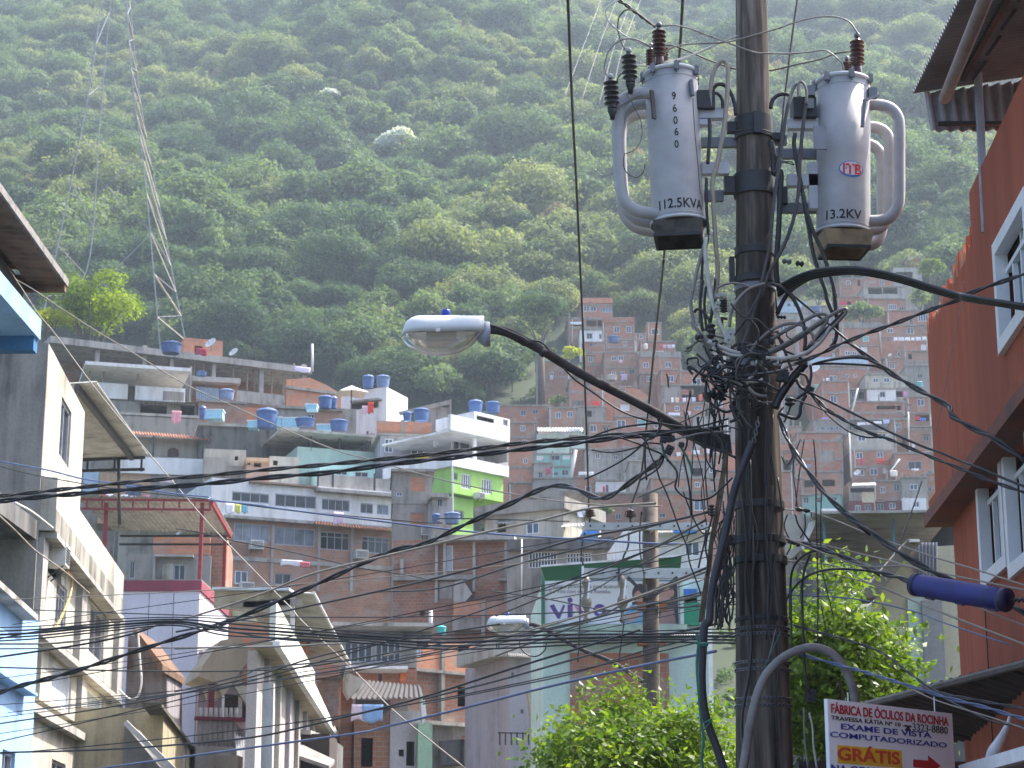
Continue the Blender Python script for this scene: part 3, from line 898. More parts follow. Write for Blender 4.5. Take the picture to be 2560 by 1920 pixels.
FAR = [
 # crop c4: left of the pole
 ('c4', 525, 130, 800, 262, 'bA', [(550, 152, 602, 200, 'w'), (610, 152, 660, 200, 'w'), (690, 168, 790, 212, 'B')], "topmost brick house at the forest edge, with an orange tiled top", dict(Y=345, th=4, roof='tile', beams=(142,))),
 ('c4', 420, 268, 800, 372, 'bB', [(440, 285, 545, 330, 'd'), (575, 280, 660, 330, 'd'), (672, 280, 790, 335, 'd')], "open brick storey with dark bays directly under the topmost house", dict(Y=341, th=4, beams=(270, 345))),
 ('c4', 515, 365, 712, 480, 'cw', [(575, 390, 625, 440, 'n'), (685, 395, 706, 440, 'n')], "small white house below the topmost brick houses", dict(Y=334)),
 ('c4', 712, 300, 992, 452, 'bA', [(812, 330, 860, 386, 'w'), (915, 330, 962, 386, 'w')], "brick house with two bright white windows right of the small white house", dict(Y=335, th=-3, roof='parapet')),
 ('c4', 1100, 305, 1222, 470, 'bC', [(1135, 352, 1200, 405, 'w')], "narrow brick tower with one white window, alone against the trees", dict(Y=336)),
 ('c4', 995, 400, 1090, 560, 'bB', [(1030, 405, 1065, 440, 'w')], "dark narrow brick house left of the brick tower", dict(Y=334)),
 ('c4', 1040, 468, 1345, 600, 'bA', [(1175, 408, 1200, 440, 'w')], "brick terrace with pink washing along its wall", dict(Y=326, roof='slab')),
 ('c4', 545, 475, 735, 700, 'bA', [(590, 590, 632, 640, 'w'), (600, 480, 628, 502, 'n')], "brick house with one white window under the small white house", dict(Y=320, beams=(556, 668))),
 ('c4', 742, 450, 1000, 560, 'bB', [(888, 460, 925, 500, 'w')], "brick storey with blue tank in front of it", dict(Y=324, beams=(515,))),
 ('c4', 728, 560, 1030, 820, 'bD', [(790, 588, 832, 628, 'w'), (848, 584, 894, 628, 'w'), (790, 718, 826, 756, 'w'), (868, 720, 902, 756, 'w'), (945, 700, 990, 745, 'n')], "two-storey pale brick house with a rippled eave and pink washing", dict(Y=314, beams=(556, 690))),
 ('c4', 1032, 600, 1392, 745, 'bA', [(1066, 640, 1112, 690, 'w'), (1254, 638, 1306, 686, 'w')], "wide brick house with two windows and a roof terrace", dict(Y=311, th=3, roof='parapet')),
 ('c4', 1036, 745, 1220, 870, 'bB', [(1095, 760, 1130, 810, 'w')], "brown brick storey beneath the wide brick house", dict(Y=306)),
 ('c4', 1218, 712, 1402, 870, 'bA', [(1274, 755, 1330, 810, 'w')], "brick house with a single white window beside the grassy slope", dict(Y=301, th=3)),
 ('c4', 140, 640, 425, 910, 'bB', [(258, 725, 288, 790, 'w'), (338, 715, 358, 750, 'n'), (395, 860, 420, 900, 'd')], "shaded brown brick house left of the lamp arm, behind the bare tree", dict(Y=306, beams=(770,))),
 ('c4', 425, 800, 720, 1040, 'bA', [(570, 810, 600, 850, 'n'), (640, 808, 700, 850, 'n')], "brick house with bright red sheets drying on its roof", dict(Y=284, beams=(900,))),
 ('c4', 488, 1030, 740, 1190, 'cg', [(562, 1060, 620, 1112, 'd')], "grey rendered house with one dark window under the red sheets", dict(Y=277)),
 ('c4', -220, 1022, 250, 1180, 'bA', [(5, 1055, 52, 1100, 'n'), (108, 1045, 156, 1090, 'n')], "long brick house with two dark square windows beside the white house", dict(Y=277, th=2)),
 ('c4', 250, 1042, 488, 1190, 'bD', [(308, 1070, 354, 1126, 'w'), (408, 1065, 456, 1116, 'w')], "pale brick house with a pair of white windows left of the grey house", dict(Y=275)),
 ('c4', -230, 1170, 145, 1420, 'bB', [(5, 1188, 46, 1236, 'w'), (124, 1178, 142, 1225, 'w'), (20, 1310, 60, 1345, 'w')], "lower brown brick house against the white house's right side", dict(Y=264, beams=(1290,))),
 ('c4', 145, 1240, 560, 1400, 'mi', [(185, 1290, 250, 1320, 'w'), (420, 1270, 530, 1310, 'n')], "pale mint house with a white striped awning and washing", dict(Y=263)),
 ('c4', 600, 1165, 830, 1400, 'bA', [(606, 1180, 662, 1245, 'w'), (720, 1200, 770, 1260, 'n')], "brick house with a white door window above the main cable", dict(Y=268)),
 ('c4', 720, 860, 1010, 985, 'bC', [(810, 840, 830, 870, 'n'), (862, 838, 912, 890, 'w')], "orange brick gap house under the pale two-storey house", dict(Y=292)),
 ('c4', 820, 965, 1130, 1120, 'bD', [(868, 1005, 946, 1062, 'p')], "pale brick house with a white shuttered window under a gable", dict(Y=282, roof=None)),
 ('c4', 825, 1118, 1140, 1400, 'bA', [(838, 1140, 912, 1212, 'w'), (1015, 1135, 1090, 1200, 't')], "brick house with a large white window and a teal shutter", dict(Y=271, beams=(1110, 1250))),
 ('c4', 1225, 845, 1640, 1000, 'cg', [(1392, 875, 1456, 922, 'd'), (1470, 875, 1500, 920, 'd')], "grey house with dark openings behind a long line of washing", dict(Y=290)),
 ('c4', 1240, 1000, 1600, 1120, 'bB', [(1338, 1018, 1378, 1062, 'w'), (1505, 1018, 1572, 1052, 'b')], "brown brick house under the long line of washing", dict(Y=280)),
 ('c4', 1130, 1115, 1560, 1330, 'bA', [(1160, 1150, 1220, 1210, 'w'), (1440, 1170, 1500, 1230, 'n')], "brick house just above the lamp arm's end", dict(Y=271, beams=(1180,))),
 ('c4', 1500, 1120, 1800, 1330, 'cl', [(1570, 1105, 1602, 1135, 't'), (1630, 1180, 1700, 1240, 'n')], "pale concrete house close to the left of the pole", dict(Y=270)),
 ('c4', 560, 1400, 888, 1580, 'cl', [(652, 1430, 692, 1474, 'w'), (808, 1446, 846, 1482, 'w')], "pale grey house with two small windows below the main cable", dict(Y=254)),
 ('c4', 888, 1385, 1235, 1640, 'cg', [(968, 1466, 1002, 1512, 'w'), (1094, 1462, 1122, 1502, 'w'), (985, 1590, 1045, 1640, 'w')], "grey house with two small windows right of the pale grey one", dict(Y=252)),
 ('c4', 1235, 1450, 1745, 1640, 'bC', [(1500, 1560, 1560, 1625, 'd'), (1370, 1530, 1410, 1580, 'n'), (1640, 1550, 1700, 1600, 'w')], "orange brick house with a white washing line on its parapet", dict(Y=252)),
 ('c4', 118, 1440, 445, 1560, 'te', [(145, 1450, 200, 1488, 'p'), (255, 1445, 345, 1490, 'n'), (370, 1445, 430, 1480, 'p')], "teal house with a flat white roof edge", dict(Y=256)),
 ('c4', 118, 1520, 280, 1680, 'cl', [(160, 1590, 195, 1640, 'n')], "pale ground storey with a red round awning under the teal house", dict(Y=253.5)),
 ('c4', 272, 1550, 440, 1690, 'te', [(290, 1590, 330, 1620, 'n'), (360, 1570, 420, 1620, 'n')], "turquoise storey on the right under the teal house", dict(Y=253)),
 ('c4', -230, 1400, 120, 1620, 'bC', [(30, 1470, 68, 1516, 'w')], "bright orange brick house left of the teal house", dict(Y=255, beams=(1550,))),
 ('c4', 440, 1400, 560, 1640, 'bB', [], "narrow dark brick gap between the teal house and the pale grey house", dict(Y=256)),
 ('a7', 1080, 170, 1300, 330, 'bA', [(1200, 140, 1230, 160, 'n')], "brick house beside the green house's right wall", dict(Y=240)),
 ('a7', 1290, 130, 1640, 300, 'cg', [(1330, 75, 1365, 115, 'n')], "grey house with a tiled brick ledge below the teal houses", dict(Y=238)),
 ('a7', 1830, 150, 2090, 300, 'cw', [(1915, 180, 1940, 250, 'n')], "white house with red and blue washing at its window", dict(Y=236, name="white_house")),
 ('a7', 1640, 120, 1835, 400, 'bA', [(1740, 190, 1790, 240, 'w')], "brick house left of the white house with washing", dict(Y=238)),
 ('a7', 1280, 260, 2300, 520, 'bB', [(1450, 330, 1500, 380, 'n'), (2000, 430, 2050, 480, 'n')], "long brown brick wall behind the far pole's crossarm", dict(Y=222)),
 ('a7', 2080, 100, 2300, 360, 'cl', [(2160, 60, 2210, 110, 'w')], "pale house behind the hanging wires left of the pole", dict(Y=238)),
 ('b6', 100, 480, 780, 700, 'bA', [(495, 555, 605, 650, 'w'), (175, 675, 235, 715, 'n')], "brick house with one wide white window left of the pole", dict(Y=205, beams=(490,))),
 ('b6', 100, 360, 760, 490, 'bD', [(505, 385, 552, 435, 'w'), (650, 345, 690, 380, 'd')], "pale brick house above the one with the wide white window", dict(Y=215)),
 ('b6', -100, 200, 700, 370, 'cg', [(480, 260, 580, 330, 'd'), (370, 250, 400, 290, 'w'), (640, 245, 700, 300, 'w')], "grey house with a dark doorway behind the hanging wires", dict(Y=228)),
 # crop c5 / c6: right of the pole
 ('c5', 1620, 25, 1785, 128, 'bC', [(1760, 40, 1780, 90, 'n')], "small orange brick hut on a concrete platform, highest on the right", dict(Y=362)),
 ('c5', 1480, 128, 1790, 330, 'cl', [(1500, 175, 1690, 240, 'd')], "concrete platform and stilts under the small orange hut", dict(Y=359, roof=None)),
 ('c5', 880, 255, 1180, 450, 'bB', [(955, 272, 1002, 312, 'w'), (1080, 270, 1110, 330, 'd')], "brown brick houses hidden under the thick black cable", dict(Y=350)),
 ('c5', 1170, 215, 1480, 350, 'bA', [(1320, 262, 1370, 320, 'b')], "brick house showing above the white-edged balcony", dict(Y=352)),
 ('c5', 1152, 345, 1612, 480, 'cl', [(1195, 350, 1350, 422, 'd'), (1360, 350, 1522, 418, 'd')], "house with a wide dark veranda and a white roof edge", dict(Y=342, th=2)),
 ('c5', 1160, 480, 1612, 640, 'bA', [(1418, 532, 1512, 592, 'W'), (1540, 560, 1590, 600, 'n')], "brick storey with one white window under the dark veranda", dict(Y=339, th=2)),
 ('c5', 865, 455, 1150, 600, 'bB', [(875, 500, 1062, 540, 'd'), (1080, 490, 1125, 545, 'd')], "low house with a red sheet under a pale roof slab", dict(Y=338, name="low_house")),
 ('c5', 170, 500, 520, 640, 'lb', [(300, 520, 340, 560, 'n'), (370, 520, 400, 560, 'n')], "pale blue house right behind the pole", dict(Y=338, name="blue_house")),
 ('c5', 190, 640, 560, 860, 'cl', [(460, 690, 500, 730, 'w'), (250, 700, 290, 740, 'n')], "pale concrete house under the pale blue one", dict(Y=330)),
 ('c5', 480, 560, 880, 900, 'cg', [(560, 660, 640, 700, 'p'), (740, 690, 770, 760, 'w')], "grey house behind the grey cable loops", dict(Y=333)),
 ('c5', 905, 800, 1335, 1020, 'bA', [(1138, 885, 1206, 948, 't')], "large plain brick house with one teal window", dict(Y=312, roof='parapet')),
 ('c5', 1220, 640, 1560, 800, 'bD', [(1400, 650, 1480, 700, 'b')], "pale brick house below the single white window", dict(Y=328)),
 ('c5', 1400, 610, 1990, 770, 'bA', [(1748, 640, 1862, 722, 'W'), (1922, 632, 1962, 668, 'w'), (1655, 690, 1690, 760, 'n')], "brick house with a tall white barred window beside the orange wall", dict(Y=326, beams=(765,))),
 ('c5', 1330, 772, 1890, 905, 'bB', [(1408, 800, 1472, 850, 'w'), (1625, 788, 1702, 862, 'w')], "brown brick house above a long white row of washing", dict(Y=319)),
 ('c5', 1330, 905, 1860, 1140, 'bA', [(1518, 1060, 1582, 1112, 'w'), (1780, 980, 1840, 1040, 'p')], "brick house behind the long white row of washing", dict(Y=312, beams=(930,))),
 ('c5', 1600, 1060, 1870, 1220, 'bD', [(1640, 1080, 1680, 1140, 'd')], "two-tone house with a grey band beside the orange wall", dict(Y=306, beams=(1170, 1200))),
 ('c5', 1385, 1130, 1610, 1310, 'bB', [(1432, 1185, 1490, 1248, 'w')], "brown brick house with one white window in a dark corner", dict(Y=304)),
 ('c5', 880, 1000, 1340, 1140, 'bA', [(940, 1050, 1000, 1095, 'w'), (1020, 1055, 1070, 1095, 'w'), (1115, 1008, 1185, 1060, 'p')], "brick house with a white sheet above the blue slab", dict(Y=308)),
 ('c5', 560, 1120, 1200, 1225, 'lb', [(730, 1190, 790, 1235, 'n')], "pale blue wall under two black cables", dict(Y=303, name="blue_house", roof=None)),
 ('c5', 500, 860, 900, 1120, 'bA', [(790, 900, 840, 960, 'n'), (800, 1070, 870, 1130, 'p')], "brick house behind the drooping black loops", dict(Y=312)),
 ('c5', 560, 1222, 1190, 1420, 'bA', [(768, 1322, 852, 1392, 'w'), (940, 1308, 986, 1342, 'w'), (1034, 1304, 1072, 1342, 'w')], "wide brick house with a dark awning and three windows", dict(Y=298, beams=(1245,))),
 ('c5', 1190, 1290, 1640, 1330, 'cl', [], "thin concrete terrace above the cream house", dict(Y=301)),
 ('c5', 1165, 1318, 1630, 1470, 'cr', [(1250, 1350, 1312, 1397, 'w'), (1368, 1345, 1434, 1397, 'w')], "cream house with a pair of white windows and a white band", dict(Y=292)),
 ('c5', 1620, 1220, 1870, 1480, 'cg', [(1740, 1300, 1800, 1350, 'n')], "grey house between the cream one and the orange wall", dict(Y=294)),
 ('c5', 1190, 1475, 1505, 1640, 'cw', [(1325, 1500, 1386, 1562, 'n')], "white box house with one dark window in the middle of the slope", dict(Y=283, name="white_house")),
 ('c5', 1490, 1470, 1640, 1640, 'cg', [(1490, 1495, 1580, 1560, 'd')], "grey house with a dark bay and pink towel", dict(Y=285)),
 ('c6', 1620, 150, 1880, 340, 'bA', [(1738, 165, 1818, 242, 'w'), (1640, 240, 1665, 290, 'n')], "brick house with one white window close to the orange wall", dict(Y=279)),
 ('c6', 690, -20, 990, 300, 'bA', [(778, 125, 852, 210, 'w')], "brick house with one white window on its right side, above the washing", dict(Y=281, beams=(95,))),
 ('c6', 985, 60, 1190, 230, 'cd', [(1010, 80, 1060, 150, 'n'), (1090, 90, 1150, 160, 'd')], "dark grey house left of the white box house", dict(Y=284)),
 ('c6', 1050, 205, 1600, 400, 'bA', [(1290, 240, 1500, 280, 'd'), (1510, 240, 1560, 290, 'd')], "wide brick house with a concrete parapet under the white box house", dict(Y=272, beams=(320, 385))),
 ('c6', 1480, 400, 1660, 720, 'bB', [(1505, 430, 1560, 520, 'g'), (1570, 600, 1610, 690, 'd')], "narrow dark brick house with a grille right of the cream wall", dict(Y=264)),
 ('c6', 1640, 330, 1890, 500, 'bB', [(1720, 345, 1870, 412, 'd')], "brick house with a blue balcony and washing by the orange wall", dict(Y=270)),
 ('c6', 1640, 480, 1905, 780, 'bB', [(1808, 570, 1870, 632, 'n'), (1680, 640, 1715, 700, 'p'), (1830, 740, 1885, 790, 'w')], "brick house with one small dark window by the orange wall", dict(Y=263, beams=(500,))),
 ('c6', 590, 405, 1060, 540, 'cg', [(620, 470, 720, 515, 'b'), (735, 470, 815, 515, 'b'), (830, 465, 915, 510, 'b')], "grey roof terrace with three pale blue tarpaulins", dict(Y=271)),
 ('c6', 1010, 400, 1490, 535, 'cd', [(1100, 470, 1140, 500, 'd')], "dark concrete terrace behind a line of pale washing", dict(Y=270)),
 ('c6', 1008, 530, 1478, 728, 'cr', [(1082, 560, 1168, 632, 'w'), (1308, 545, 1394, 615, 'w'), (1400, 540, 1436, 565, 'p')], "cream storey with two white windows above the brick storeys", dict(Y=262)),
 ('c6', 1008, 728, 1478, 925, 'bA', [(1064, 755, 1138, 828, 'w'), (1292, 748, 1364, 812, 'w')], "brick storey with red cloths hanging from its two windows", dict(Y=261.3, roof=None, beams=(735, 915))),
 ('c6', 1015, 925, 1440, 1060, 'bB', [(1078, 945, 1152, 1012, 'w'), (1216, 932, 1304, 1008, 'w'), (1360, 930, 1415, 990, 'p')], "brown brick storey with three windows under the red cloths", dict(Y=260.6, roof=None)),
 ('c6', 285, 480, 470, 900, 'bC', [(455, 420, 510, 490, 'w'), (320, 550, 345, 600, 'd')], "orange brick house directly right of the pole", dict(Y=272, beams=(500,))),
 ('c6', 415, 545, 915, 965, 'bA', [], "big blank brick wall divided by grey concrete posts", dict(Y=262, beams=(630, 830))),
 ('c6', 440, 980, 915, 1235, 'bD', [(492, 1065, 592, 1140, 'd'), (688, 1058, 828, 1132, 'd')], "brick house with two wide black openings", dict(Y=250, th=-4)),
 ('c6', 465, 1228, 900, 1420, 'te', [(480, 1250, 540, 1320, 'n'), (630, 1280, 680, 1310, 'n'), (790, 1250, 850, 1290, 'n')], "turquoise storey under the two black openings", dict(Y=248.5, th=-4)),
 ('c6', 240, 760, 480, 1100, 'bA', [(380, 870, 420, 910, 'n'), (320, 1000, 380, 1070, 'w')], "brick house squeezed between the pole and the two black openings", dict(Y=258)),
 ('c6', 215, 1050, 470, 1420, 'bB', [(330, 1240, 380, 1290, 'n')], "brown brick house at the pole's right edge behind the black insulators", dict(Y=249)),
 ('c6', 1490, 775, 1910, 1020, 'bA', [(1640, 855, 1790, 945, 'n'), (1860, 960, 1900, 1010, 'n')], "brick house with a white ledge under its wide window", dict(Y=257, th=-3)),
 ('c6', 1570, 1040, 1850, 1265, 'cg', [(1658, 1105, 1745, 1170, 'w')], "grey house with one white window near the dark metal roof", dict(Y=249.5)),
 ('c6', 1575, 1262, 1840, 1440, 'cw', [(1693, 1300, 1764, 1362, 'w')], "white ground storey with one window touching the dark metal roof", dict(Y=248.8, name="white_house", roof=None)),
 ('c6', 1262, 1080, 1570, 1290, 'bB', [(1333, 1135, 1388, 1205, 'w'), (1476, 1102, 1548, 1188, 'n')], "brown brick house with a dark blue window and a white one", dict(Y=250)),
 ('c6', 1270, 1288, 1572, 1440, 'mr', [(1300, 1320, 1370, 1400, 'n'), (1430, 1310, 1500, 1380, 'w')], "maroon storey under the brown brick house", dict(Y=249.2, roof=None)),
 ('c6', 985, 1110, 1275, 1300, 'cg', [(1000, 1150, 1260, 1200, 'd')], "grey house with a pale fringed awning", dict(Y=250)),
 ('c6', 985, 1290, 1275, 1440, 'mr', [(1055, 1340, 1115, 1410, 'w'), (1160, 1330, 1230, 1400, 'n')], "maroon storey under the fringed awning", dict(Y=249, roof=None)),
 ('c6', 1820, 1000, 1960, 1440, 'bB', [(1860, 1140, 1900, 1190, 'n')], "thin strip of brick house touching the orange wall", dict(Y=254)),
 ('c6', 900, 560, 1015, 1000, 'cd', [], "dark alley wall between the blank brick wall and the cream storey", dict(Y=268)),
 ('c6', 1440, 920, 1600, 1100, 'bB', [(1480, 960, 1520, 1000, 'n')], "brown brick corner under the ladder", dict(Y=259)),
]
for k, x0, y0, x1, y1, m, wins, lab, kw in FAR:
 kw = dict(kw)
 tile = kw.get('roof') == 'tile'
 if tile: kw['roof'] = None
 b = H(k, x0, y0, x1, y1, m, wins, lab, **kw)
 if tile:
  b.poly(k, [(x0 - 12, 130), (x1 + 6, 130), (x1, 84), (x0, 84)], -.4, 3, TILE, "tiled_roof")
# gables, awnings and terrace edges of the far houses
g = Bd("gable_house", "brick gable with an orange sloping edge above the shuttered window", "house", 'c4', 1025, 970, 281.5)
g.poly('c4', [(940, 968), (1112, 968), (1112, 945), (1045, 878), (1010, 878)], 0, 5, bC, "gable")
g.box('c4', 930, 968, 1125, 985, -.2, 5, cg, "floor_slab")
g = Bd("awning", "white striped awning with a sagging front over the mint house", "awning", 'c4', 345, 1225, 262, base=None)
g.sheet([('c4', 148, 1205, 0), ('c4', 550, 1205, 0), ('c4', 150, 1238, -1.2), ('c4', 545, 1238, -1.2)], 16, .04, ASB, "sheet")
g.poly('c4', [(148, 1205), (158, 1205), (158, 1262), (148, 1262)], -.05, .05, DARKM, "post")
g.poly('c4', [(540, 1205), (550, 1205), (550, 1262), (540, 1262)], -.05, .05, DARKM, "post")
g = Bd("awning", "pale fringed awning above the maroon storey", "awning", 'c6', 1150, 1120, 247.5)
g.sheet([('c6', 1030, 1098, 0.8), ('c6', 1282, 1088, 0.8), ('c6', 1010, 1122, -.6), ('c6', 1285, 1118, -.6)], 12, .06, ASB, "sheet")
g.box('c6', 1130, 1195, 1265, 1310, .9, .96, plain("cream_curtain", (0.6, 0.52, 0.38), .8), "curtain")
g = Bd("awning", "dark awning over the wide brick house's window", "awning", 'c5', 915, 1400, 296.4)
g.sheet([('c5', 850, 1380, .9), ('c5', 975, 1372, .9), ('c5', 850, 1418, 0), ('c5', 992, 1405, 0)], 8, .03, TIND, "sheet")
# washing on the slope
WH, PK, RD_, BL, CRM, GN, GY_, YE = (.78, .78, .8), (.62, .42, .50), (.62, .03, .04), (.20, .30, .55), (.6, .5, .36), (.1, .35, .2), (.4, .4, .44), (.6, .5, .05)
far_cloths = [
 ('c4', 573, 980, 30, 42, 283, RD_, "narrow bright red sheet behind the vertical wire"), ('c4', 655, 978, 68, 46, 283, RD_, "wide bright red sheet drying on a brick house's roof"),
 ('c4', 1218, 495, 26, 34, 325, (.5, .06, .1), "dark red washing at the left end of the pink row"), ('c4', 1250, 490, 30, 30, 325, PK, "pink washing beside the dark red piece"), ('c4', 1290, 490, 40, 36, 325, (.6, .5, .62), "lilac washing in the row on the brick terrace"), ('c4', 1325, 488, 26, 30, 325, WH, "white washing at the right end of the pink row"),
 ('c4', 1205, 545, 70, 20, 324, WH, "low white sheet under the pink row of washing"), ('c4', 900, 742, 52, 60, 313, (.6, .45, .6), "pink checked towel hanging from the two-storey pale brick house"), ('c4', 868, 620, 30, 30, 313, PK, "small pink washing at an upper window of the pale brick house"),
 ('c4', 490, 292, 120, 24, 340, WH, "long white sheet in the open storey under the topmost house"), ('c4', 270, 755, 24, 36, 305, (.55, .5, .62), "lilac towel at the shaded brown brick house"),
 ('c4', 1316, 946, 22, 50, 288, WH, "white pointed cloth first in the long line of washing"), ('c4', 1356, 948, 32, 46, 288, CRM, "cream cloth second in the long line of washing"), ('c4', 1388, 945, 24, 40, 288, (.45, .08, .1), "dark red shirt third in the long line of washing"), ('c4', 1420, 950, 30, 36, 288, WH, "white shirt in the middle of the long line of washing"), ('c4', 1458, 948, 30, 42, 288, PK, "pink shirt in the long line of washing"), ('c4', 1500, 945, 36, 40, 288, (.6, .55, .62), "pale lilac shirt near the right end of the long line"), ('c4', 1560, 920, 34, 60, 288, (.6, .12, .08), "red cloth at the right end of the long line of washing"),
 ('c4', 1420, 795, 26, 34, 299, (.6, .25, .2), "salmon cloth beside the grassy slope"), ('c4', 1465, 820, 80, 24, 299, (.3, .5, .55), "pale teal sheet beside the grassy slope"), ('c4', 1540, 785, 50, 36, 299, WH, "white washing beside the grassy slope"),
 ('c4', 1330, 1078, 110, 26, 279, (.6, .6, .75), "long pale lilac sheet under the brown brick house"), ('c4', 1450, 1065, 50, 34, 279, PK, "pink and white cloth right of the long lilac sheet"),
 ('c4', 1370, 1420, 36, 34, 251, WH, "white cloth first on the orange house's parapet"), ('c4', 1455, 1415, 30, 26, 251, (.6, .15, .08), "orange-red cloth on the parapet line"), ('c4', 1520, 1402, 66, 34, 251, WH, "wide white cloth on the parapet line"), ('c4', 1620, 1390, 60, 40, 251, (.7, .6, .68), "pinkish cloth at the right of the parapet line"),
 ('c4', 210, 1232, 110, 30, 261.5, (.7, .62, .66), "pinkish washing under the white striped awning"), ('c4', 390, 1235, 90, 32, 261.5, (.55, .55, .7), "lilac washing under the white striped awning"), ('c4', 470, 1215, 110, 22, 261, WH, "white sheet at the right of the striped awning"),
 ('c4', 245, 1560, 40, 50, 252, (.42, .03, .1), "dark red round cloth between the teal storeys"), ('c4', 570, 1588, 130, 30, 251.5, WH, "white sheet on the parapet below the pale grey house"),
 ('c5', 1690, 902, 40, 34, 311, WH, "fifth white cloth of the long row, near its middle"), ('c5', 1500, 900, 44, 40, 311, WH, "white cloth at the left end of the long white row"), ('c5', 1560, 898, 60, 44, 311, (.66, .64, .7), "pale lilac cloth second in the long white row"), ('c5', 1630, 900, 60, 40, 311, WH, "broad white cloth left of the middle of the long white row"), ('c5', 1750, 898, 60, 42, 311, (.7, .68, .72), "pale cloth right of the middle of the long white row"), ('c5', 1815, 892, 46, 42, 311, WH, "white cloth at the right end of the long white row"),
 ('c5', 920, 505, 90, 36, 336.5, (.5, .03, .07), "crimson sheet on the left of the low house's veranda"), ('c5', 1030, 500, 60, 34, 336.5, (.45, .03, .06), "crimson sheet on the right of the low house's veranda"), ('c5', 700, 520, 40, 40, 334, YE, "yellow cloth behind the grey cable loops"),
 ('c5', 745, 1350, 30, 60, 296, WH, "white towel on the wide brick house"), ('c5', 700, 1360, 18, 60, 296, WH, "narrow white towel left of the other white towel"), ('c5', 620, 1420, 60, 90, 295, (.15, .35, .25), "green towel beside the white washing"), ('c5', 665, 1440, 40, 60, 295, WH, "white washing right of the green towel"),
 ('c5', 1600, 1500, 36, 60, 284, (.55, .15, .45), "pink towel at the grey house's dark bay"),
 ('c6', 1120, 425, 90, 30, 268.5, (.68, .66, .7), "pale washing at the left of the dark terrace"), ('c6', 1210, 422, 80, 30, 268.5, (.68, .5, .58), "pink washing in the middle of the dark terrace"), ('c6', 1300, 412, 90, 30, 268.5, WH, "white washing right of the middle of the dark terrace"), ('c6', 1395, 395, 70, 44, 268.5, (.35, .42, .62), "blue cloth at the right end of the dark terrace"),
 ('c6', 1128, 820, 28, 70, 260, (.55, .04, .12), "narrow red cloth hanging from the left brick window"), ('c6', 1335, 830, 90, 52, 260, (.62, .06, .04), "wide red cloth hanging from the right brick window"),
 ('c6', 1740, 360, 60, 40, 268.5, (.45, .05, .08), "red washing in the blue balcony"), ('c6', 1800, 375, 60, 36, 268.5, (.08, .15, .5), "blue washing in the blue balcony"),
 ('c6', 715, 370, 80, 50, 271, (.35, .25, .55), "purple sheet under the brick house's window"), ('c6', 525, 890, 70, 34, 260.5, (.15, .3, .6), "blue sheet low on the big blank brick wall"), ('c6', 1715, 935, 80, 24, 255.5, WH, "white cloth on the ledge of the wide window"), ('c6', 372, 1300, 36, 50, 247, (.6, .1, .1), "red cloth beside the pole's black insulators"),
 ('c6', 760, 1380, 200, 40, 246, WH, "long white sheet over the dark metal roof's edge"), ('a7', 1900, 190, 20, 60, 235, (.6, .05, .1), "red cloth in the white house's window"), ('a7', 1908, 250, 28, 40, 234.8, (.15, .2, .6), "blue cloth under the white house's window"),
]
for i, (k, x, y, w_, h, Y, col, lab) in enumerate(far_cloths):
 sc = Y / F / CR[k][2]
 cloth(PC(k, x, y, Y), w_ * sc, h * sc, R.uniform(-.15, .15), col, lab, seed=i, group="washing on the hillside houses")
tank(PC('c4', 808, 470, 320), 1.0, 1.1, "blue tank on the brick storey right of the small white house")
tank(PC('c4', 1085, 530, 322), .35, 1.0, "whitish tank beside the pink washing", plain("tank_white", (.6, .6, .58), .5), None)
tank(PC('c4', 790, 800, 308), .9, 1.0, "pale grey tank on the roof under the lamp arm", plain("tank_grey", (.5, .47, .42), .6), None)
tank(PC('c5', 620, 620, 331), .9, 1.0, "blue tank behind the grey cable loops")
tank(PC('c6', 1480, 1020, 255), .5, .8, "pale tank on the roof under the ladder", plain("tank_white", (.6, .6, .58), .5), None)
tank(PC('c5', 1765, 1455, 290), .5, .8, "teal tank on the grey house by the orange wall", plain("tank_teal", (.1, .35, .38), .5), None)
dish(PC('c6', 1078, 1030, 257), .45, "white satellite dish on the brown brick storey's roof")
dish(PC('c5', 1440, 1120, 302), .3, "tiny white satellite dish above the dark corner")
dish(PC('c5', 615, 1320, 296), .8, "large pale satellite dish beside the wide brick house")
def pole(k, x0, y0, x1, y1, Y, r, mat, label, name="roof_post", cat="post"):
 b = MB().tube([PC(k, x0, y0, Y), PC(k, (x0 + x1) / 2, (y0 + y1) / 2, Y), PC(k, x1, y1, Y)], r, 8)
 return tag(b.build(name, mat, None, True), label, cat)
pole('c6', 1080, 50, 1020, 300, 268, .12, PIPE, "white pipe leaning in front of the dark grey house")
pole('c6', 985, 520, 1010, 1030, 258, .1, PIPE, "tall white pipe beside the cream storey")
pole('c6', 1440, 970, 1545, 830, 255.5, .1, ALU, "pale ladder rail leaning on the brick corner")
pole('c6', 1640, 310, 1645, 600, 261, .1, PIPE, "white pipe left of the small dark window by the orange wall")
pole('c4', 480, 1400, 440, 1650, 251, .22, PIPE, "thick bent white pipe between the teal and pale grey houses")
pole('c5', 1310, 800, 1345, 1160, 305, .2, plain("wood_post", (.2, .13, .1), .9), "dark wooden post in the middle of the right slope")
pole('c4', 180, 500, 190, 1000, 297, .5, BARK, "bare dark trunk at the left edge of the brick houses", "tree_trunk", "trunk")
